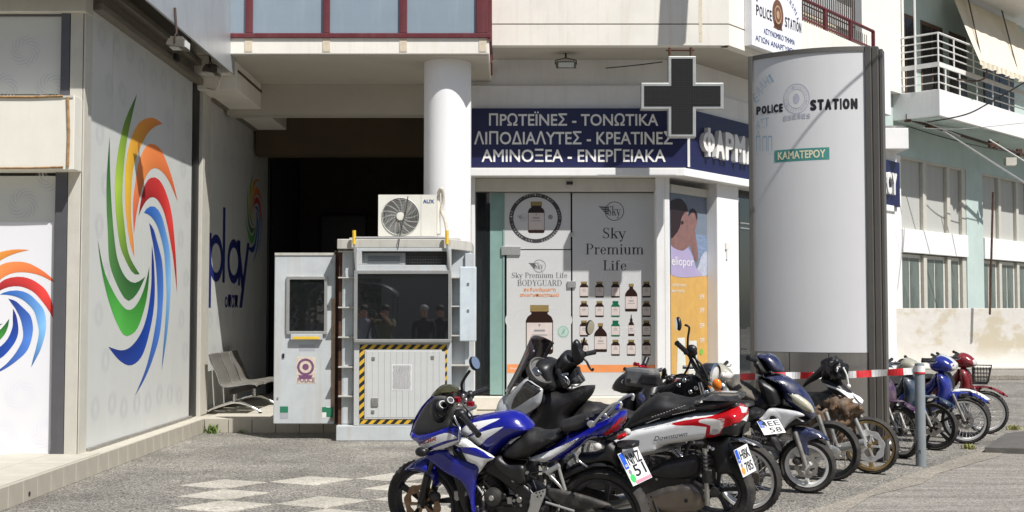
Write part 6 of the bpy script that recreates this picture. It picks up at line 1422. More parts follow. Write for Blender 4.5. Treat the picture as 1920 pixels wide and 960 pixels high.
B.puff('plate_lamp_hood', zD_((1180,165),(1370,148),(1426,180),(1420,220),(1330,245),(1230,235)), .075, blk2, r=.03)
B.puff('rear_reflector', zD_((1178,105),(1265,68),(1290,105),(1205,152)), .035, red_lens, r=.015, step=.008)
B.tube('reflector_arm', [B.P3(zD_(1080,140),0), B.P3(zD_(1200,100),0)], .02, grey_pl, cr=0)
for (p, yy) in (((963,225),.17),((1295,60),-.17)):
    q = B.P3(zD_(*p), yy); B.ball('rear_indicator', q, (.026,.024,.024), clear_lens); B.tube('indicator_stalk', [q, Vector((q.x+.04, yy*.25, q.z+.01))], .009, blk2, cr=0)
B.tube('luggage_hook', [B.P3(zD_(*p),.09) for p in ((760,290),(735,340),(760,390),(850,450))], .007, chrome)
pc = (B.P3(zD_(1213,290),.0)+B.P3(zD_(1540,560),0))*.5; B.plate(B.P3(zD_(1385,440),0.0), .23, .215, R(28), 'NMZ', '51', sticker_green, .22, pink_m)
B.tube('plate_bracket', [B.P3(zD_(1220,300),0.0)+Vector((.03,0,.02)), B.P3(zD_(1400,520),0.0)+Vector((.03,0,0))], .02, blk2, cr=0)
# frame, engine, pegs
B.puff('side_cover', z1_((600,650),(660,690),(738,700),(752,790),(720,810),(640,770),(570,700)), .13, blk2, r=.03)
B.puff('frame_beam', z1_((545,690),(600,672),(700,760),(800,850),(860,900),(840,1000),(760,990),(700,880),(600,790),(520,740)), .11, blk2, r=.03)
b = MB(); b.box((.42,-.11,.17),(.80,.11,.40)); b.build('crankcase', blk2, B.t, bevel=.04)
ea = Vector((.72,0,.38)); eb = Vector((.86,0,.62)); ed_ = (eb-ea).normalized()
for k in range(9): 
    q = ea+ed_*(.03+k*.024); b = MB(); n_ = 20; b.lathe([(0,-.004),(.085,-.004),(.085,.004),(0,.004)], q, ed_, n_); b.build('cylinder_fin', eng_m, B.t)
b = MB(); b.cyl(ea, eb, .07, .065, 20); b.build('cylinder', eng_m, B.t, smooth=40)
q = B.P3(zB_(1170,790), .125); B.lathe('clutch_cover', [(0,.03),(.045,.03),(.058,.02),(.062,-.03),(0,-.03)], q, (0,1,0), eng_m); B.lathe('clutch_cap', [(0,.036),(.016,.036),(.018,.028),(0,.028)], q, (0,1,0), alu)
B.tube('clutch_cable', [B.P3(zB_(985,660),.13), B.P3(zB_(1045,750),.13)], .007, alu, cr=0)
B.puff('heel_plate', zD_((215,755),(375,700),(372,760),(325,880),(295,960),(300,1010),(160,1010),(185,930),(200,880)), .004, alu, y0=.15, r=.01, smooth=0, mirror=True)
b = MB()
for x_, y_ in ((272,748),(310,740),(348,730),(285,790),(326,778)): q = B.P3(zD_(x_,y_), .157); b.lathe([(0,.0),(.006,.0),(.006,.001),(0,.001)], q, (0,1,0), 8)
b.build('plate_holes', black_p, B.t, kind='stuff')
for sg in (1,-1):
    for p0, p1, r_ in (((400,515),(595,725),.011),((520,440),(600,715),.011),((390,520),(530,435),.016)):
        b = MB(); a_ = B.P3(zD_(*p0), .14); c_ = B.P3(zD_(*p1), .14); a_.y *= sg; c_.y *= sg; b.tube([a_, c_], r_, 8); b.build('peg_hanger', alu, B.t, smooth=50)
    B.tube('foot_peg', [(.34,sg*.13,.36),(.33,sg*.24,.36)], .014, blk2, cr=0)
B.puff('swingarm', zD_((370,688),(600,722),(800,770),(1060,855),(1115,885),(1080,905),(800,925),(600,905),(380,770)), .018, [eng_m, black_p], y0=.085, r=.02, paints=[(zD_((760,830),(900,850),(930,880),(800,895)),1)], mirror=True, step=.012)
B.tube('shift_rod', [B.P3(zD_(380,850),.15), B.P3(zD_(700,950),.15)], .008, alu, cr=0)
B.tube('shock', [(.36,0,.36),(.26,0,.62)], .03, blk2, cr=0)
B.puff('rear_hugger', [(-.20,.56),(-.05,.64),(.15,.62),(.30,.52),(.28,.48),(.12,.56),(-.05,.60),(-.18,.53)], .07, blk2, px=False, r=.03)
B.tube('exhaust_pipe', [(.86,0,.55),(.98,-.03,.45),(.92,-.10,.22),(.6,-.12,.15),(.3,-.15,.20)], .02, steel); B.tube('muffler', [(.32,-.16,.22),(-.18,-.18,.36)], .05, alu, cr=0)
B.tube('side_stand', [(.45,.12,.22),(.40,.27,.01)], .010, blk2, cr=0)
# bars
na = B.P3(zA_(715,720), .15); nb = B.P3(zB_(1005,95), .30); B.grip(na.lerp(nb,.25), nb, .019); B.tube('handlebar', [Vector((.99,.08,.90)), na, na.lerp(nb,.3)], .012, blk2)
fa = B.P3(zA_(850,545), -.14); fb = B.P3(zA_(1035,478), -.33); B.grip(fa, fb, .017); B.tube('handlebar', [Vector((.99,-.08,.92)), fa], .012, blk2, cr=0)
B.ball('switch_cluster', na.lerp(nb,.12), (.04,.035,.03), blk2); B.ball('switch_cluster', fa, (.03,.03,.032), blk2)
B.tube('clutch_lever', [B.P3(zA_(670,780),.2), B.P3(zA_(700,850),.22), B.P3(zA_(735,920),.25), B.P3(zB_(785,100),.27), B.P3(zB_(790,175),.28)], .0065, chrome)
b = MB(); b.box((.90,-.11,.915),(1.03,.11,.945)); b.build('top_clamp', steel, B.t, bevel=.01)
for x_, y_ in ((770,550),(800,600),(715,640),(790,700),(745,760)): B.ball('clamp_nut', B.P3(zA_(x_,y_), -.0), .014, chrome)
for x_, y_, yy in ((700,595,.02),(855,645,-.06)): b = MB(); q = B.P3(zA_(x_,y_), yy); b.box(q-Vector((.022,.02,.016)), q+Vector((.022,.02,.016))); b.build('red_reservoir_cap', red_alu, B.t, bevel=.005)
for pts_ in (((690,720),(760,780),(820,760),(800,700)),((640,720),(600,800),(640,880)),((760,640),(860,760),(900,850))): B.tube('control_cable', [B.P3(zA_(*p), .05) for p in pts_], .006, blk2)
B.mirror([B.P3(zA_(*p), -.10) for p in ((765,520),(753,430),(790,350),(845,270))], B.P3(zA_(893,190), -.10), .036, .050, (-.82,.42,.40), .010)
B.tube('front_indicator_stalk', [B.P3(zB_(480,240),.14), B.P3(zB_(400,280),.20)], .012, blk2, cr=0); B.ball('front_indicator', B.P3(zB_(360,285),.20), (.045,.03,.032), blk2)
clutter(B, .40, .88, .20, .44, .112, 30, 2); clutter(B, .25, .60, .45, .60, .10, 14, 5); clutter(B, .85, .98, .35, .62, .12, 12, 8)
# ---------------------------------------------------------------- white maxi scooter
B = Bike('maxi_scooter', 'white maxi scooter with smoked screen and large red tail light, second in the row', 'scooter', (1.5,8.98), (.13,9.6), 8)
B.wheel(B.wb, .28, .055, 'cast', rim_black, .68, disc=.12); B.wheel(0, .28, .068, 'cast', rim_black, .62, spokes=5)
pn0 = B.L(zC_(85,650), .2); pn1 = B.L(zC_(370,95), .2)
b = MB(); V = []; nR, nC = 12, 16
for i in range(nR+1):
    t_ = i/nR; xe = pn0[0]+(pn1[0]-pn0[0])*(t_+.06*math.sin(math.pi*t_)); ze = pn0[1]+(pn1[1]-pn0[1])*t_
    for j in range(nC+1):
        s_ = j/nC*2-1; hw = (.205+.02*math.sin(math.pi*t_))*(1 if t_ < .9 else 1-(t_-.9)*.8); V.append(Vector((xe+.10*(1-s_*s_), hw*s_, ze+.03*t_*(1-s_**2)-.05*t_**6*abs(s_)**3)))
b.add(V, [(i*(nC+1)+j, (i+1)*(nC+1)+j, (i+1)*(nC+1)+j+1, i*(nC+1)+j+1) for i in range(nR) for j in range(nC)]); o = b.build('windscreen', screen_m, B.t, smooth=80); s_ = o.modifiers.new('solid', 'SOLIDIFY'); s_.thickness = .006
nf = lambda x: .235*(1-min(1, max(0,(x-1.15))/.60)**2.4)+.02
B.puff('front_fairing', zC_((-25,900),(-15,830),(25,740),(85,655),(180,560),(292,463),(300,500),(380,550),(452,592),(462,630),(442,740),(400,800),(262,892),(100,960)), .03, [silver_p, black_gloss], y0=nf, r=.05, paints=[(zC_((128,805),(160,690),(230,590),(300,498),(380,545),(452,595),(430,640),(300,720),(180,800)),1)], mirror=True, smooth=3)
B.puff('nose', [(1.70,.82),(1.66,.92),(1.55,.98),(1.40,.98),(1.36,.70),(1.45,.50),(1.60,.52),(1.70,.64)], .22, silver_p, px=False, r=.14)
B.puff('headlight', [(1.715,.78),(1.68,.86),(1.56,.84),(1.55,.74),(1.66,.68)], .18, clear_lens, px=False, r=.08)
B.puff('front_fender', [(1.30,.50),(1.38,.60),(1.52,.63),(1.68,.55),(1.78,.42),(1.72,.40),(1.60,.50),(1.48,.54),(1.36,.48)], .075, silver_p, px=False, r=.05)
B.puff('inner_shroud', zC_((255,400),(300,330),(370,262),(480,235),(580,262),(640,330),(700,560),(560,640),(450,590),(300,500)), .16, blk2, r=.08)
B.puff('leg_shield', zC_((300,480),(450,585),(560,560),(760,600),(900,560),(1022,565),(1005,670),(940,755),(850,860),(860,960),(800,1200),(620,1300),(300,1250),(230,1000),(270,880),(440,760)), .20, blk2, r=.10)
q0 = B.P3(zC_(460,390), .12); ax_ = Vector((-.70,.34,.60)).normalized()
B.lathe('gauge_bezel', [(0,.0),(.095,.0),(.105,.015),(.115,.01),(.12,-.04)], q0, ax_, grey_pl, seg=36)
for du, r_ in ((-.06,.036),(0,.042),(.06,.034)):
    s2 = ax_.cross(Vector((0,0,1))).normalized(); q = q0+s2*du+ax_*.008; b = MB(); b.lathe([(r_*.9,0),(r_,.006),(r_*1.06,0),(r_,-.003)], q, ax_, 28, closed=True); b.build('gauge_ring', chrome, B.t, smooth=50); B.lathe('gauge_glass', [(0,.002),(r_*.9,.002),(r_*.9,0)], q, ax_, dark_glass)
B.puff('handlebar_cover', zC_((655,240),(700,178),(760,155),(840,200),(900,240),(890,310),(860,330),(800,380),(760,420),(640,380),(640,300)), .13, blk2, r=.06)
B.puff('brake_reservoir_guard', zC_((795,130),(805,70),(842,38),(880,70),(905,140),(935,210),(905,300),(830,300),(795,240)), .03, blk2, y0=.10, r=.02)
B.puff('steering_boot', zC_((780,380),(860,340),(885,420),(930,500),(890,540),(800,560),(700,600),(560,560),(560,480),(680,400)), .10, blk2, r=.06)
B.tube('steering_boot_tip', [B.P3(zC_(860,450),.02), B.P3(zC_(915,520),.02)], .03, grey_pl, cr=0)
fa = B.P3(zC_(930,205), -.10); fb = B.P3(zC_(1045,182), -.26); B.grip(fa, fb, .018)
B.grip(B.P3(zC_(640,400), .16), B.P3(zC_(720,560), .34), .019)
B.tube('brake_lever', [B.P3(zC_(*p), .05) for p in ((920,250),(960,290),(990,350),(1020,385),(1035,365))], .009, blk2)
B.tube('brake_lever', [B.P3(zC_(*p), .25) for p in ((750,425),(690,435),(720,460),(758,510),(745,550),(708,568))], .009, chrome)
B.mirror([B.P3(zC_(*p), .05) for p in ((905,150),(925,70),(935,20))], B.P3(z1_(1028,38), .05), .034, .058, (-.75,.62,.1), .008, -.3)
b = MB(); q = B.P3(zC_(862,575), .0); b.ball(q+Vector((0,.05,.03)), (.04,.05,.015)); b.build('ignition_cap', steel, B.t, smooth=60); B.tube('ignition_key', [B.P3(zC_(798,480),.0)+Vector((0,.1,0)), B.P3(zC_(798,525),.0)+Vector((0,.1,0))], .008, chrome, cr=0)
B.puff('front_seat_lobe', zC_((800,900),(900,790),(960,742),(1060,745),(1120,765),(1170,810),(1160,860),(1000,930),(850,960)), .15, seat_m, r=.08)
B.puff('seat', zE_((55,800),(90,750),(120,705),(180,620),(290,520),(420,440),(520,436),(640,468),(780,478),(920,440),(1010,432),(1230,440),(1240,520),(1220,565),(1080,602),(850,625),(700,652),(540,695),(300,765),(100,830)), .165, seat_m, r=.09, step=.018)
B.puff('grab_rail', zE_((820,500),(905,452),(1010,428),(1180,432),(1325,444),(1342,465),(1320,482),(1240,502),(1000,505),(900,545)), .175, black_gloss, r=.04)
b = MB()
for p0, p1 in (((350,690),(720,560)),((290,755),(440,700)),((570,665),(820,608))):
    q = [B.P3(zE_(p0[0]+(p1[0]-p0[0])*k/24, p0[1]+(p1[1]-p0[1])*k/24), .17) for k in range(25)]
    for k in range(0, 24, 2): b.tube([q[k], q[k+1]], .002, 4)
b.build('seat_stitching', wire_m, B.t, kind='stuff')
body = zE_((-60,900),(60,828),(250,746),(540,690),(850,612),(1080,598),(1230,556),(1320,598),(1350,640),(1335,860),(1180,856),(1050,880),(950,892),(600,948))+zF_((460,144),(640,156),(420,215),(200,272),(-40,300),(-140,240))
B.puff('rear_body', body, .18, [white_p, red_lens, clear_lens, blk2, M('grey_lower_trim',(.33,.32,.31),.4,dust=.2)], r=.06, step=.014, paints=[
  (zF_((140,196),(460,145),(650,156),(420,218),(200,274),(-60,310),(-150,240)),4),
  (zE_((1128,800),(1165,735),(1250,715),(1345,690),(1345,870),(1180,866),(1050,885),(945,896),(1060,860)),3),
  (zE_((640,700),(900,650),(1050,628),(1225,560),(1310,592),(1350,640),(1335,694),(1180,738),(1150,800),(1050,862),(948,888),(1002,736),(690,722)),1),
  (zE_((935,660),(1060,652),(1168,684),(1135,800),(1032,810),(1042,722),(925,690)),2)], smooth=2, pw=2.4)
b = MB(); 
for k in range(7): q = [B.P3(zE_(1060+k*2,705+k*15), .19)+Vector((0,.004,0)), B.P3(zE_(1125-k*3,712+k*15), .19)+Vector((0,.004,0))]; b.tube(q, .0016, 4)
b.build('lens_ribs', wire_m, B.t, kind='stuff')
B.puff('rear_reflector', zE_((1195,830),(1240,790),(1285,800),(1290,850),(1200,860)), .197, red_lens, r=.06, step=.012)
b = MB(); c4 = B.L(zE_(372,948), .19); sf4 = SF(); sf4.p = lambda u, v, o=0: Vector((c4[0]-u, .1825+o, c4[1]+v)); skewtext(b, 'Downtown', sf4, .245, .036, .0, .3, .20, .001); b.build('side_lettering', letter_black, B.t)
B.puff('air_box', zF_((225,470),(330,400),(430,340),(620,300),(780,268),(880,325),(872,450),(800,530),(600,572),(400,562),(280,520)), .05, blk, y0=.10, r=.05)
B.puff('drive_cover', zF_((80,800),(200,740),(430,650),(560,625),(720,598),(860,672),(922,790),(905,880),(820,945),(560,975),(250,960),(110,900)), .05, [brown_alloy, black_p], y0=.12, r=.06, paints=[(zF_((680,790),(700,772),(725,790),(725,815),(700,828),(680,815)),1)])
b = MB(); b.box((.15,-.13,.20),(.75,.13,.42)); b.build('engine_block', blk2, B.t, bevel=.04)
B.tube('shock', [B.P3(zF_(905,200),.16), B.P3(zF_(940,880),.16)], .018, steel, cr=0); B.tube('shock_sleeve', [B.P3(zF_(925,480),.16), B.P3(zF_(932,600),.16)], .036, blk2, cr=0)
a_ = B.P3(zF_(908,260),.16); c_ = B.P3(zF_(930,600),.16); b = MB(); b.tube([a_.lerp(c_, k/60)+Vector((.030*math.cos(k*.75), .030*math.sin(k*.75), 0)) for k in range(61)], .006, 5); b.build('shock_spring', blk2, B.t, smooth=60)
B.puff('rear_mudguard', zF_((900,60),(1050,40),(1180,60),(1200,140),(1240,250),(1295,420),(1300,500),(1180,500),(1050,480),(1000,300),(930,180)), .085, blk, r=.05)
B.puff('exhaust_tip', zF_((1330,530),(1450,500),(1550,495),(1560,600),(1460,660),(1340,630)), .03, brown_alloy, y0=-.12, r=.04)
B.plate(B.P3(zF_(1390,340),0), .22, .20, R(19), 'HBK', '785', sticker_orange, .2); B.tube('plate_bracket', [B.P3(zF_(1200,120),0)+Vector((.04,0,.02)), B.P3(zF_(1390,420),0)+Vector((.03,0,0))], .025, blk2, cr=0)
for p0 in ((960,180),(1000,200),(930,215)): B.ball('rack_bolt', B.P3(zF_(*p0), .14), .016, chrome)
B.tube('centre_stand', [(.45,.15,.25),(.35,.2,.03)], .014, blk2, cr=0); B.puff('foot_board', [(.62,.42),(1.15,.36),(1.3,.5),(1.25,.30),(.9,.24),(.55,.30)], .19, blk2, px=False, r=.06)
clutter(B, .30, .75, .22, .50, .13, 14, 3)
# ---------------------------------------------------------------- classic black motorbike facing right
B = Bike('classic_motorbike', 'black classic motorbike with high bars, round chrome headlight and bright wire spoke wheel', 'motorbike', (.70,10.28), (1.83,9.58), -7)
B.wheel(B.wb, .285, .042, 'wire', rim_white, .78, hub=.05); B.wheel(0, .285, .05, 'wire', rim_white, .76, hub=.06); WB = B.wb
B.puff('front_fender', zF_((1010,30),(1100,10),(1240,25),(1345,50),(1480,100),(1572,152),(1575,185),(1400,128),(1220,130),(1090,110)), .055, [black_gloss, chrome], r=.03, paints=[(zF_((1350,60),(1480,108),(1570,160),(1570,178),(1430,128),(1350,100)),1)])
for sg in (-1,1): B.tube('fork_leg', [(WB,sg*.08,.285),(WB-.10,sg*.08,.55)], .024, steel, cr=0); B.tube('fork_tube', [(WB-.09,sg*.08,.52),(WB-.27,sg*.08,.93)], .017, chrome, cr=0)
hc = B.P3(zE_(1000,240), 0); hx = Vector((.93,-.05,-.10)).normalized()
B.lathe('headlight_shell', [(0,-.14),(.05,-.13),(.085,-.07),(.092,0),(.085,.01)], hc, hx, black_gloss); B.lathe('headlight_ring', [(.080,.0),(.094,.0),(.096,.02),(.082,.03)], hc, hx, chrome); B.lathe('headlight_lens', [(0,.035),(.05,.028),(.083,.012)], hc, hx, clear_lens)
for yy, p in ((-.16,(1040,345)),(.16,(930,350))): B.ball('front_indicator', B.P3(zE_(*p), yy), (.04,.028,.045), amber_lens); B.tube('indicator_stalk', [B.P3(zE_(*p), yy), Vector((WB-.24, yy*.3, .86))], .009, chrome, cr=0)
B.ball('chrome_horn', B.P3(zE_(1080,390), -.1), (.05,.03,.055), chrome)
B.tube('chrome_tube', [B.P3(zE_(860,320), -.1), B.P3(zE_(895,450), -.1)], .017, chrome, cr=0)
B.puff('fuel_tank', zE_((330,530),(420,440),(500,398),(580,392),(640,430),(700,470),(760,480),(740,560),(500,600),(360,600)), .13, black_gloss, r=.12)
B.puff('frame_body', zE_((420,360),(560,330),(760,240),(900,290),(900,460),(780,520),(560,500),(430,430)), .05, blk2, r=.05)
B.puff('seat', [(.75,.78),(.5,.74),(.2,.80),(-.15,.84),(-.2,.78),(.2,.70),(.6,.68)], .12, seat_m, px=False, r=.05)
b = MB(); b.box((.40,-.13,.20),(.78,.13,.44)); b.build('engine_block', eng_m, B.t, bevel=.04)
for k in range(8): B.lathe('cylinder_fin', [(0,-.004),(.085,-.004),(.085,.004),(0,.004)], Vector((.66+k*.008,0,.44+k*.024)), (.3,0,1), eng_m)
B.puff('side_cover', [(.2,.66),(.5,.62),(.48,.42),(.25,.45)], .10, black_gloss, px=False, r=.04); B.tube('down_tube', [(WB-.32,0,.85),(WB-.5,0,.45),(.7,0,.2),(.4,0,.2)], .018, blk2)
B.tube('exhaust_pipe', [(.72,-.06,.5),(.85,-.1,.4),(.75,-.15,.2),(.3,-.17,.22),(-.2,-.18,.28)], .025, chrome)
# bars and cables
B.tube('handlebar', [B.P3(z3_(290,140), -.30), B.P3(z3_(325,180), -.2), B.P3(z3_(350,210), -.12), B.P3(zE_(880,260), -.05), Vector((WB-.27,0,.95))], .012, blk2)
B.grip(B.P3(z3_(330,182), -.20), B.P3(z3_(283,138), -.32), .019); B.ball('switch_cluster', B.P3(z3_(355,170), -.18), (.045,.035,.04), blk2); B.ball('brake_reservoir', B.P3(z3_(362,185), -.14), (.035,.03,.03), blk2)
for p in (((350,200),(345,240),(320,290)),((355,200),(400,240),(430,300)),((365,190),(390,250),(425,290)),((345,210),(375,270),(415,300))): B.tube('control_cable', [B.P3(z3_(*q), -.12) for q in p], .009, blk2)
B.mirror([B.P3(z3_(*p), -.2) for p in ((335,160),(337,110),(343,62),(322,50))], B.P3(z3_(292,44), -.2), .030, .056, (-.7,-.72,.05), .009, .25)
B.grip(B.P3(z3_(240,325), .2), B.P3(z3_(200,355), .30), .018); B.mirror([B.P3(zE_(*p), .1) for p in ((545,300),(520,280),(505,230))], B.P3(zE_(478,228), .1), .020, .056, (-.75,-.6,.1), .007, -.5)
B.tube('handlebar', [Vector((WB-.27,0,.95)), B.P3(zE_(800,270), .08), B.P3(zE_(620,260), .2), B.P3(zE_(540,290), .28)], .012, blk2); B.ball('switch_cluster', B.P3(zE_(545,290), .2), (.04,.03,.035), blk2)
for x_, y_ in ((640,350),(760,420),(820,380),(930,420),(700,300)): B.ball('chrome_fitting', B.P3(zE_(x_,y_), -.06), .02, chrome)
for p in (((600,250),(680,235),(760,260)),((620,300),(720,330),(820,300)),((780,480),(860,440),(940,470))): B.tube('control_cable', [B.P3(zE_(*q), -.04) for q in p], .007, blk2)
clutter(B, .35, .85, .22, .60, .13, 26, 4); clutter(B, .60, .98, .70, .95, .07, 26, 6)
# ---------------------------------------------------------------- generic moped
def moped(label, rear, front, lean, shield, cowl, fender, seatm=seat_m, style='wire', rm=rim_white, disc=0, plate=None, basket=False, mirrors=(1,), tail=None, light=True, wr=.28, cat_='moped', legs=True, scale=1.0, headless=False, bare=False, tl=.075, ptilt=18, pyaw=0, pz=.60):
    B = Bike('moped', label, cat_, rear, front, lean); wb = B.wb; k = wb/1.22
    tail = tail or shield
    B.wheel(wb, wr, .038, style, rm, .80, disc=disc, hub=.045, seg=40); B.wheel(0, wr, .042, style, rm, .79, hub=.05, seg=40)
    F = lambda pts: [(x*k, z) for x, z in pts]
    kw = dict(px=False, step=.025)
    B.puff('front_fender', F([(.90,.50),(.98,.58),(1.10,.62),(1.26,.62),(1.42,.56),(1.50,.49),(1.44,.50),(1.30,.575),(1.18,.585),(1.14,.50),(1.08,.40),(1.02,.42)]), .05, fender, r=.04, **kw)
    for sg in (-1,1): B.tube('fork_leg', [(wb,sg*.065,wr),(wb-.13,sg*.065,.60)], .012 if bare else .018, blk2 if bare else steel, cr=0)
    if not bare: B.puff('leg_shield', F([(.93,.86),(1.02,.83),(1.08,.70),(1.06,.55),(.98,.44),(.84,.36),(.70,.33),(.68,.40),(.82,.48),(.90,.62),(.90,.78)]), .15, shield, r=.07, **kw)
    B.puff('frame_tunnel', F([(.92,.72),(.85,.60),(.70,.50),(.50,.50),(.45,.60),(.60,.64),(.78,.70),(.90,.84)]), .055, tail, r=.05, **kw)
    if not headless and not bare:
        B.puff('headset', F([(.82,.93),(.86,1.0),(.94,1.05),(1.04,1.02),(1.12,.94),(1.10,.87),(1.0,.85),(.88,.86)]), .11, cowl, r=.07, **kw)
        B.puff('headlight', F([(1.04,1.0),(1.12,.95),(1.13,.89),(1.08,.87),(1.02,.92)]), .09, clear_lens, r=.04, **kw)
    if not bare: B.puff('dash', F([(.80,.96),(.86,1.03),(.92,1.03),(.90,.95)]), .08, blk2, r=.03, **kw)
    if not bare: B.puff('seat', F([(.60,.70),(.58,.76),(.40,.765),(.2,.79),(.0,.83),(-.18,.83),(-.20,.78),(.05,.73),(.35,.68)]), .12, seatm, r=.05, **kw)
    if not bare: B.puff('side_body', F([(.60,.69),(.35,.67),(.05,.73),(-.20,.78),(-.30,.74),(-.22,.66),(.05,.56),(.30,.48),(.50,.46),(.62,.56)]), .11, tail, r=.06, **kw)
    if not bare and tl: B.puff('tail_light', F([(-.26,.77),(-.34,.73),(-.32,.68),(-.22,.70)]), tl, red_lens, r=.03, **kw)
    if not bare: B.puff('rear_mudguard', F([(-.05,.62),(-.25,.68),(-.40,.56),(-.44,.42),(-.40,.42),(-.32,.52),(-.18,.60)]), .05, blk, r=.03, **kw)
    b = MB(); b.box((.35*k,-.09,.19),(.62*k,.09,.37)); b.build('crankcase', eng_m, B.t, bevel=.035); b = MB(); b.cyl((.58*k,0,.30),(.80*k,0,.34),.065,.06,16); b.build('cylinder', eng_m, B.t, smooth=40)
    for q in range(6): B.lathe('cylinder_fin', [(0,-.003),(.078,-.003),(.078,.003),(0,.003)], (k*(.62+q*.027),0,.31+q*.005), (1,0,.15), eng_m, seg=14)
    B.tube('exhaust_pipe', [(.78*k,-.04,.30),(.80*k,-.08,.18),(.5*k,-.13,.17),(.2*k,-.14,.22)], .017, steel); B.tube('muffler', [(.22*k,-.15,.22),(-.28*k,-.16,.34)], .042, alu, cr=0)
    B.puff('chain_case', F([(.40,.36),(-.05,.34),(-.08,.24),(.38,.22)]), .012, alu, y0=.085, r=.03, **kw)
    for sg in (-1,1):
        B.tube('shock', [(-.02,sg*.10,.30),(.08*k,sg*.11,.62)], .024, steel, cr=0); B.tube('foot_peg', [(.48*k,sg*.06,.24),(.48*k,sg*.26,.24)], .012, blk2, cr=0)
        if bare: continue
        g0 = Vector((.90*k, sg*.16, 1.0)); g1 = Vector((.80*k, sg*.33, 1.02)); B.tube('handlebar', [(.93*k,0,.95),g0], .011, blk2, cr=0); B.grip(g0, g1, .017)
        B.tube('brake_lever', [g0+Vector((.04,0,0)), g0+Vector((.03,sg*.06,-.01)), g1+Vector((.06,0,-.02))], .005, chrome)
    for sg in mirrors: B.mirror([(.92*k,sg*.15,1.02),(.93*k,sg*.19,1.12),(.90*k,sg*.22,1.2)], Vector((.88*k,sg*.23,1.24)), .05, .036, (-.95,.1,.1), .006)
    clutter(B, .30*k, .72*k, .20, .46, .09, 18, len(label))
    if plate: B.plate(Vector((-.36*k,0,pz)), .20, .15, R(ptilt), plate[0], plate[1], None, pyaw)
    if basket:
        b = MB(); bx0, bx1, bz0, bz1, hw = 1.08*k, 1.30*k, .66, .87, .15
        for z_ in (bz0, bz0+.05, bz0+.10, bz0+.15, bz1):
            f_ = .8+.2*(z_-bz0)/(bz1-bz0); b.tube([(bx0,-hw*f_,z_),(bx1*f_+bx0*(1-f_),-hw*f_,z_),(bx1*f_+bx0*(1-f_),hw*f_,z_),(bx0,hw*f_,z_)], .004 if z_ < bz1 else .007, 4, closed=True)
        for q in range(9):
            y_ = -hw+2*hw*q/8; b.tube([(bx0,y_*.8,bz0),(bx0,y_,bz1)], .003, 4); b.tube([(bx0+(bx1-bx0)*.8,y_*.8,bz0),(bx1,y_,bz1)], .003, 4); b.tube([(bx0,y_*.8,bz0),(bx0+(bx1-bx0)*.8,y_*.8,bz0)], .003, 4)
        for q in range(6):
            x_ = bx0+(bx1-bx0)*q/6
            for sg in (-1,1): b.tube([(x_,sg*hw*.8,bz0),(x_,sg*hw,bz1)], .003, 4)
        b.build('basket', blk2, B.t)
    return B
# grey boxed moped behind the maxi scooter
B = moped('dark moped with grey instrument box and red lever clamps behind the maxi scooter seat', (1.62,11.9), (1.08,10.85), 4, blk, blk2, blk, headless=True, mirrors=(), cat_='moped')
q = W(1205,703,11.0)
def inlocal(B, v): v = v-B.o; return Vector((v.dot(B.X), v.dot(B.Y), v.dot(B.Z)))
c = inlocal(B, W(1204,706,10.6)); b = MB(); b.box(c-Vector((.10,.13,.085)), c+Vector((.10,.13,.075))); b.build('instrument_box', M('grey_box_plastic',(.11,.115,.12),.5,dust=.35), B.t, bevel=.03)
c = inlocal(B, W(1222,712,10.5)); b = MB(); b.box(c-Vector((.07,.08,.045)), c+Vector((.07,.08,.045))); b.build('box_lid', blk, B.t, bevel=.015)
B.grip(inlocal(B, W(1207,686,10.7)), inlocal(B, W(1213,671,10.75)), .022)
for x_, y_ in ((1193,683),(1212,690),(1203,687)): c = inlocal(B, W(x_,y_,10.65)); b = MB(); b.box(c-Vector((.03,.02,.014)), c+Vector((.03,.02,.014))); b.build('red_clamp', red_alu, B.t, bevel=.006)
B.tube('red_lever', [inlocal(B, W(*p)) for p in ((1190,679,10.6),(1200,687,10.62),(1213,690,10.6))], .007, red_alu)
B.puff('stem_cover', [(.72,.45),(.80,.90),(.95,.92),(1.1,.60),(.95,.40)], .07, blk2, px=False, r=.05)
# cream cowl moped behind
moped('cream cowled moped with square headlight, standing behind the classic bike and the navy scooter', (1.55,13.5), (2.32,12.5), -3, cream_p, cream_p, cream_p, mirrors=(), seatm=dusty_seat)
# bike with its plate towards the street between classic bike and navy scooter
moped('black moped with tilted white number plate beside the navy scooter wheel', (1.88,10.42), (.88,11.05), 6, blk2, blk2, blk2, plate=('IEE','58'), mirrors=(), style='wire', tl=0, ptilt=50, pyaw=.7, pz=.62)
# ---------------------------------------------------------------- navy scooter
B = Bike('scooter', 'navy blue scooter with long clouded headlight and white leg cover, facing right', 'scooter', (1.38,11.12), (2.56,10.7), -6)
B.wheel(B.wb, .245, .05, 'cast', rim_white, .70, disc=.10, spokes=3); B.wheel(0, .245, .055, 'cast', rim_white, .68, spokes=3)
B.puff('headset', zG_((148,85),(200,66),(250,60),(305,68),(380,130),(432,228),(420,248),(340,258),(280,230),(220,150)), .12, navy_p, r=.08)
B.puff('dash', zG_((115,95),(160,72),(230,140),(300,258),(240,275),(170,272),(148,210),(120,185)), .13, blk2, r=.06)
B.grip(B.P3(zG_(140,135), -.16), B.P3(zG_(66,112), -.26), .02); B.grip(Vector((B.wb-.37,.16,1.0)), Vector((B.wb-.45,.32,1.0)), .018)
B.puff('front_shield', zG_((212,285),(270,262),(400,270),(520,328),(640,438),(702,520),(742,620),(748,690),(705,722),(600,690),(520,610),(440,545),(400,440),(350,372),(240,312)), .17, navy_p, r=.12, wf=lambda x, z: 1-.45*max(0, min(1, (x-1.0)/.35)))
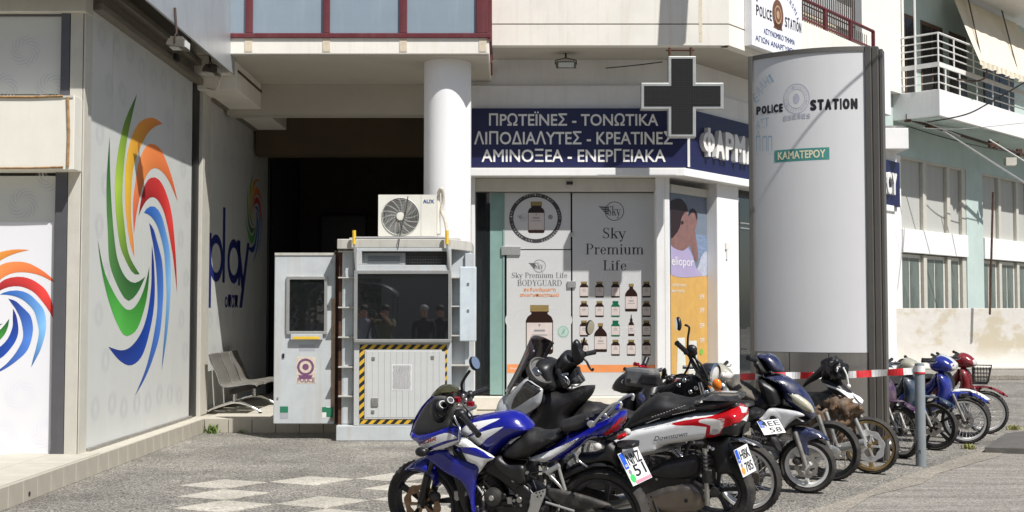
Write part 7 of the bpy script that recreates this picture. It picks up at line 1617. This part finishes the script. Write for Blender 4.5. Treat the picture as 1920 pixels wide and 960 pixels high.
B.puff('headlight', zG_((438,445),(475,435),(520,450),(600,500),(690,570),(726,640),(718,664),(600,624),(520,562),(452,478)), .035, M('clouded_lens',(.42,.40,.30),.3,coat=.3,dust=.3), y0=-.10, r=.04)
B.puff('inner_leg_shield', zG_((165,300),(240,306),(350,368),(400,432),(425,560),(330,610),(240,560),(190,430)), .15, blk2, r=.06)
B.puff('lower_fairing', zG_((400,560),(520,610),(700,722),(640,775),(520,800),(440,860),(330,960),(250,900),(330,640)), .12, blk2, r=.06)
B.puff('leg_cover', zG_((150,752),(215,690),(282,618),(400,624),(560,650),(632,690),(560,712),(475,772),(395,868),(330,905),(250,850)), .02, [silver_p, black_p, white_p], y0=-.14, r=.03, mirror=True, paints=[(zG_((285,700),(330,688),(372,735),(365,795),(310,765)),1),(zG_((150,752),(215,690),(282,618),(370,650),(400,720),(360,690),(300,670),(240,720),(200,770)),2)])
B.puff('front_fender', z4_((383,562),(430,556),(480,560),(560,590),(612,642),(560,632),(520,636),(492,655),(492,722),(465,725),(430,690),(392,640)), .065, navy_p, r=.05)
for sg in (-1,1): B.tube('fork_leg', [(B.wb,sg*.08,.245),(B.wb-.09,sg*.08,.55)], .022, steel, cr=0)
B.puff('seat', zG_((-150,330),(-60,308),(0,335),(60,365),(150,428),(225,490),(238,525),(150,560),(0,520),(-130,420)), .13, [dusty_seat], r=.07)
B.ball('tunnel_cap', B.P3(zG_(205,570), -.05), (.10,.08,.08), blk)
B.puff('rear_body', [(.75,.66),(.3,.72),(-.15,.86),(-.3,.80),(-.1,.6),(.2,.45),(.6,.42)], .14, navy_p, px=False, r=.08); B.puff('tail_light', [(-.24,.82),(-.33,.78),(-.28,.72),(-.2,.74)], .09, red_lens, px=False, r=.03)
B.puff('foot_board', [(.5,.42),(.95,.38),(1.0,.28),(.6,.22),(.4,.3)], .17, blk2, px=False, r=.05); b = MB(); b.box((-.02,-.12,.17),(.45,.12,.38)); b.build('engine_block', eng_m, B.t, bevel=.04)
b = MB(); c5 = B.L(zG_(300,318), -.1); sf5 = SF(); sf5.p = lambda u, v, o=0: Vector((c5[0]+u, -.168-o, c5[1]+v)); skewtext(b, 'RUNNER', sf5, .16, .022, .01, .2, -.42, .001); b.build('shield_lettering', M('worn_grey_lettering',(.22,.23,.26),.5), B.t)
# ---------------------------------------------------------------- wrecked moped with gold rim
B = Bike('moped', 'wrecked moped with gold rimmed wheel, black bag over the bars and muddy wrapped engine', 'moped', (2.50,12.68), (3.49,11.98), -5)
B.wheel(B.wb, .278, .042, 'cast', gold_m, .83, disc=.155, spokes=3, dm=rim_white, hub=.03); B.wheel(0, .278, .045, 'cast', gold_m, .80, spokes=5)
B.puff('nose_panel', zH_((160,215),(230,212),(340,300),(445,405),(448,412),(400,412),(275,378),(250,398),(262,356),(170,262)), .09, [blk2, white_p], r=.05, paints=[(zH_((168,260),(220,262),(330,308),(420,368),(450,412),(400,414),(270,378),(250,398),(264,356)),1),(zH_((205,282),(300,306),(395,385),(340,376),(260,330)),0)], smooth=2, step=.014)
def lumpy(name, c, r, m, n=3, amp=.25, seed=1):
    b = MB(); rnd = random.Random(seed); b.ball(c, r, 0, 26); ce = Vector(c); ph = [(rnd.uniform(6,16), rnd.uniform(0,6), Vector((rnd.uniform(-1,1),rnd.uniform(-1,1),rnd.uniform(-1,1))).normalized()) for _ in range(9)]
    for i, v in enumerate(b.v):
        d = v-ce; dn = d.normalized(); f = sum(math.sin(a*dn.dot(w_)+p_) for a, p_, w_ in ph)/9; b.v[i] = ce+d*(1+amp*f*1.6)
    return b.build(name, m, B.t, smooth=70)
lumpy('bag', B.P3(zH_(245,165), 0), (.115,.15,.12), bag_m, amp=.3, seed=3); lumpy('bag', B.P3(zH_(285,180), -.05), (.07,.10,.085), bag_m, amp=.4, seed=6)
b = MB(); b.tube(cat([B.P3(zH_(*p), -.05) for p in ((25,285),(60,250),(110,215),(170,170),(220,130))],4), [.012+.05*(i/16) for i in range(17)], 10); b.build('bag_sleeve', bag_m, B.t, smooth=60)
B.tube('white_cord', [B.P3(zH_(*p), -.12) for p in ((310,150),(335,200),(345,250),(350,285))], .009, letter_white); B.ball('cord_knot', B.P3(zH_(350,285), -.12), .022, letter_white)
lumpy('wrapped_engine', B.P3(zH_(170,520), -.05), (.26,.17,.15), cloth_m, amp=.35, seed=9); lumpy('wrapped_engine', B.P3(zH_(300,450), -.05), (.19,.15,.14), cloth_m, amp=.4, seed=12); lumpy('wrapped_engine', B.P3(zH_(250,570), -.05), (.20,.14,.16), cloth_m, amp=.4, seed=14)
for i, (p0, p1) in enumerate((((262,540),(255,640)),((290,545),(300,660)),((225,520),(215,600)),((325,560),(318,720)),((140,500),(150,590)),((318,700),(325,905)))):
    a_ = B.P3(zH_(*p0), -.14); c_ = B.P3(zH_(*p1), -.12); B.tube('cloth_strip', [a_, a_.lerp(c_,.5)+Vector((.01,-.01,0)), c_], .006, M('pale_cloth_strip',(.35,.29,.22),.9,dust=.4) if i == 0 else bpy.data.materials['pale_cloth_strip'])
for x_, y_ in ((300,420),(330,440),(275,445),(360,470),(345,415),(310,455)): lumpy('scuffed_fairing_piece', B.P3(zH_(x_,y_), -.11), (.035,.03,.03), M('scuffed_plastic',(.30,.27,.24),.6,var=.5,scale=30) if 'scuffed_plastic' not in bpy.data.materials else bpy.data.materials['scuffed_plastic'], amp=.4, seed=x_)
B.puff('seat', zH_((40,335),(100,325),(230,328),(262,368),(225,440),(110,455),(30,440)), .12, dusty_seat, r=.06)
for sg in (-1,1): B.tube('fork_leg', [B.P3(zH_(475,690), -.075)*1, B.P3(zH_(395,515), -.075)] if sg < 0 else [(B.wb,.075,.278),(B.wb-.12,.075,.55)], .023, alu, cr=0)
B.tube('fork_upper', [(B.wb-.12,0,.52),(B.wb-.30,0,.90)], .03, blk2, cr=0); B.puff('side_body', [(.5,.66),(.1,.70),(-.25,.76),(-.2,.66),(.1,.5),(.5,.45)], .10, blk2, px=False, r=.05)
B.puff('frame_tunnel', [(.95,.72),(.75,.50),(.4,.48),(.4,.62),(.9,.84)], .05, blk2, px=False, r=.04)
B.ball('brass_horn', B.P3(zH_(380,650), -.06), (.03,.03,.03), gold_m)
# knobbly tyre bike between
moped('black moped with knobbly tyre, mostly hidden between the navy scooter and the gold rimmed wreck', (2.98,11.5), (1.98,12.15), 4, blk2, blk2, blk2, mirrors=(), rm=rim_black, bare=True)
# far group
moped('purple moped with dusty steel wire wheel turned towards the street, left of the bollard', (3.66,14.35), (4.21,13.28), -4, purple_p, slate_p, purple_p, mirrors=(), rm=chrome)
moped('dusty slate moped with black star wheel, directly behind the bollard', (3.86,14.75), (4.80,14.02), -5, slate_p, cream_p, slate_p, style='cast', rm=rim_black, disc=.11, mirrors=())
moped('bright blue moped with white crest and silver fork, right of the bollard', (4.35,15.3), (5.42,14.72), -5, bright_blue, bright_blue, bright_blue, mirrors=(), disc=.10)
moped('white fendered moped squeezed between the bright blue and the red moped', (4.62,15.95), (5.64,15.25), -5, blk2, silver_p, white_p, mirrors=(), rm=rim_black)
moped('red moped with black wire basket and long red fender, last of the row', (5.05,16.45), (6.12,15.92), -5, red_p, red_p, red_p, mirrors=(), basket=True)
# ---------------------------------------------------------------- photographers beside the camera and a street tree, seen only in the booth glass
skin_m = M('skin', (.42,.24,.17), .6); hair_g = M('grey_hair', (.35,.34,.33), .7); hair_d = M('dark_hair', (.03,.02,.015), .7)
def person(lab, x, y, yaw, shirt, trousers, hair, pose):
    t = thing('person', lab, 'person', mat=Matrix.Translation((x, y, 0)) @ Matrix.Rotation(yaw, 4, 'Z'), group='photographers standing beside the camera')
    J = {'pel':(0,0,.95,.15),'che':(0,.0,1.25,.16),'nek':(0,.0,1.47,.065),'hed':(0,.03,1.56,.085),'top':(0,.02,1.68,.085)}
    E = [('pel','che'),('che','nek'),('nek','hed'),('hed','top')]
    for s_, n_ in ((-1,'l'),(1,'r')):
        J[n_+'hip'] = (s_*.10,0,.90,.10); J[n_+'kne'] = (s_*.12,.02,.50,.065); J[n_+'ank'] = (s_*.13,-.02,.09,.045); J[n_+'toe'] = (s_*.14,.15,.04,.04)
        J[n_+'sho'] = (s_*.19,0,1.40,.065)
        el, ha = pose[s_]; J[n_+'elb'] = (*el,.045); J[n_+'wri'] = (*ha,.03)
        E += [('pel',n_+'hip'),(n_+'hip',n_+'kne'),(n_+'kne',n_+'ank'),(n_+'ank',n_+'toe'),('che',n_+'sho'),(n_+'sho',n_+'elb'),(n_+'elb',n_+'wri')]
        d = (Vector(ha)-Vector(el)).normalized(); sd = d.cross(Vector((0,0,1))).normalized()
        J[n_+'plm'] = (*(Vector(ha)+d*.06),.028); E.append((n_+'wri',n_+'plm'))
        for k in range(4):
            J[f'{n_}f{k}'] = (*(Vector(ha)+d*.10+sd*(k-1.5)*.02),.010); J[f'{n_}g{k}'] = (*(Vector(ha)+d*(.15+.008*(k in (1,2)))+sd*(k-1.5)*.022+Vector((0,0,-.03))),.008); E += [(n_+'plm',f'{n_}f{k}'),(f'{n_}f{k}',f'{n_}g{k}')]
        J[n_+'th'] = (*(Vector(ha)+d*.05+sd*s_*.05+Vector((0,0,.02))),.010); E.append((n_+'wri',n_+'th'))
    ks = list(J); me = bpy.data.meshes.new('body'); me.from_pydata([J[k][:3] for k in ks], [(ks.index(a), ks.index(b)) for a, b in E], [])
    o = bpy.data.objects.new('body', me); COL.objects.link(o); bm = bmesh.new(); bm.from_mesh(me); sk = bm.verts.layers.skin.verify(); bm.verts.ensure_lookup_table()
    for i, k in enumerate(ks): bm.verts[i][sk].radius = (J[k][3], J[k][3]*(.75 if k in ('pel','che') else 1)); bm.verts[i][sk].use_root = (k == 'pel')
    bm.to_mesh(me); bm.free(); o.modifiers.new('skin', 'SKIN'); s_ = o.modifiers.new('sub', 'SUBSURF'); s_.levels = s_.render_levels = 1
    m2 = bpy.data.meshes.new_from_object(o.evaluated_get(bpy.context.evaluated_depsgraph_get())); bpy.data.objects.remove(o)
    for m in (skin_m, shirt, trousers, black_p): m2.materials.append(m)
    for p in m2.polygons:
        c = p.center; p.use_smooth = True; arm = abs(c.x) > .24 or c.y > .2
        p.material_index = 3 if c.z < .10 else 2 if c.z < .95 and not (arm and c.z > .7) else 0 if c.z > 1.47 or (c.y > .22) else 1
    m2.name = 'body'; b = bpy.data.objects.new('body', m2); COL.objects.link(b); b.parent = t
    q = MB(); q.ball((0,.0,1.665), (.098,.105,.085)); q.build('hair', hair, t, smooth=80)
    q = MB(); q.ball((0,.125,1.60), (.014,.022,.022)); q.build('nose', skin_m, t, smooth=80)
    return t
up_ = {-1:((-.26,.16,1.25),(-.10,.36,1.48)), 1:((.26,.16,1.25),(.12,.36,1.48))}; dn = {-1:((-.24,.02,1.15),(-.22,.16,.92)), 1:((.24,.02,1.15),(.22,.16,.92))}
grn = M('olive_shirt', (.12,.13,.07), .9); blu = M('pale_blue_shirt', (.30,.34,.42), .9); drk = M('dark_jacket', (.03,.025,.025), .9); jean = M('dark_trousers', (.04,.045,.06), .9)
person('man in pale blue shirt holding a camera up, leftmost of the reflected photographers', -3.25, 3.0, -.1, blu, jean, hair_d, up_)
person('man in olive shirt with a video camera, reflected in the booth window', -2.75, 3.2, .3, grn, jean, hair_d, up_)
person('grey haired person in dark jacket, reflected near the middle of the booth window', -1.95, 2.7, 0, drk, jean, hair_g, dn)
person('person in dark clothes, reflected at the right end of the booth window', -1.62, 2.2, 0, drk, jean, hair_d, dn)
vc = thing('video_camera', 'black video camera on a tripod between two reflected photographers', 'video camera', (-3.0,3.55,0))
q = MB(); q.box((-3.08,3.4,1.45),(-2.92,3.75,1.62)); q.cyl((-3.0,3.75,1.53),(-3.0,3.88,1.53),.05,.055,16); q.build('camera_body', black_p, vc, bevel=.01)
for a in (.5,2.6,4.7): q = MB(); q.cyl((-3.0,3.55,1.42),(-3.0+.45*math.cos(a),3.55+.45*math.sin(a),.0),.018,.012,8); q.build('leg', black_p, vc)
TRE = thing('street_tree', 'dense dark green street tree across the road, seen only in the booth door glass', 'tree', (-6.2,-6,0))
q = MB(); q.tube([(-6.2,-6,0),(-6.25,-6,1.2),(-6.15,-6.05,2.4)], [.16,.12,.08], 10); q.build('trunk', M('bark',(.09,.07,.05),.9), TRE, smooth=60)
q = MB()
for i in range(2600):
    d = Vector((random.gauss(0,1),random.gauss(0,1),random.gauss(0,.8))); d = d.normalized()*random.uniform(.5,1.6); c = Vector((-6.2,-6,2.6))+d; a = Vector((random.uniform(-1,1),random.uniform(-1,1),random.uniform(-1,1))).normalized()*.09; b_ = a.cross(Vector((random.uniform(-1,1),random.uniform(-1,1),1))).normalized()*.06; q.add([c-a,c+b_,c+a,c-b_], [(0,1,2,3)])
q.build('crown', M('tree_leaf', (.04,.07,.025), .7, var=.4, scale=3), TRE)
SHL = thing('bus_shelter', 'dark bus shelter with curved roof across the street, seen only in the booth window', 'bus shelter', (-5.6,-5,0))
q = MB(); V = []
for i in range(13):
    a = math.pi*i/12; V += [(-5.9+1.3*math.cos(a)*-1+1.3,-6.2,2.05+.45*math.sin(a)),(-5.9+1.3*math.cos(a)*-1+1.3,-4.8,2.05+.45*math.sin(a))]
q.add(V, [(2*i,2*i+2,2*i+3,2*i+1) for i in range(12)]); o = q.build('roof', dark_alu, SHL, smooth=60); s_ = o.modifiers.new('solid', 'SOLIDIFY'); s_.thickness = .05
for x in (-5.85,-3.35):
    for y in (-6.1,-4.9): q = MB(); q.cyl((x,y,0),(x,y,2.1),.04,.04,10); q.build('post', dark_alu, SHL)

# cable whose shadow crosses the totem, and the lamp above the balcony that shades the parapet
c1 = W(1615,140,13.0)+TO_SUN*3.0; c2 = W(1500,270,13.2)+TO_SUN*4.0; d = (c1-c2); q = MB(); q.tube([c2-d*1.2, c2, c1, c1+d*4], .012, 6); tag(q.build('overhead_cable', cable_m), 'black cable high above the totem, seen only by its diagonal shadow', 'cable')
lc = W(1262,30,16.8)+TO_SUN*2.1
LM = thing('wall_lamp', 'floodlight on an arm above the frame, seen only by its shadow on the parapet', 'floodlight', lc)
q = MB(); rr_ = Matrix.Rotation(R(35), 3, 'Z') @ Matrix.Rotation(R(25), 3, 'X'); q.hexa([lc+rr_ @ Vector(v) for v in ((-.16,-.30,-.06),(.16,-.30,-.06),(.16,.30,-.06),(-.16,.30,-.06),(-.13,-.26,.06),(.13,-.26,.06),(.13,.26,.06),(-.13,.26,.06))]); q.build('housing', dark_alu, LM, bevel=.01)
q = MB(); q.tube([lc, lc+Vector((.15,.9,.1)), Vector((lc.x+.3, 18.4, lc.z+.1))], .03, 8); q.build('arm', dark_alu, LM)
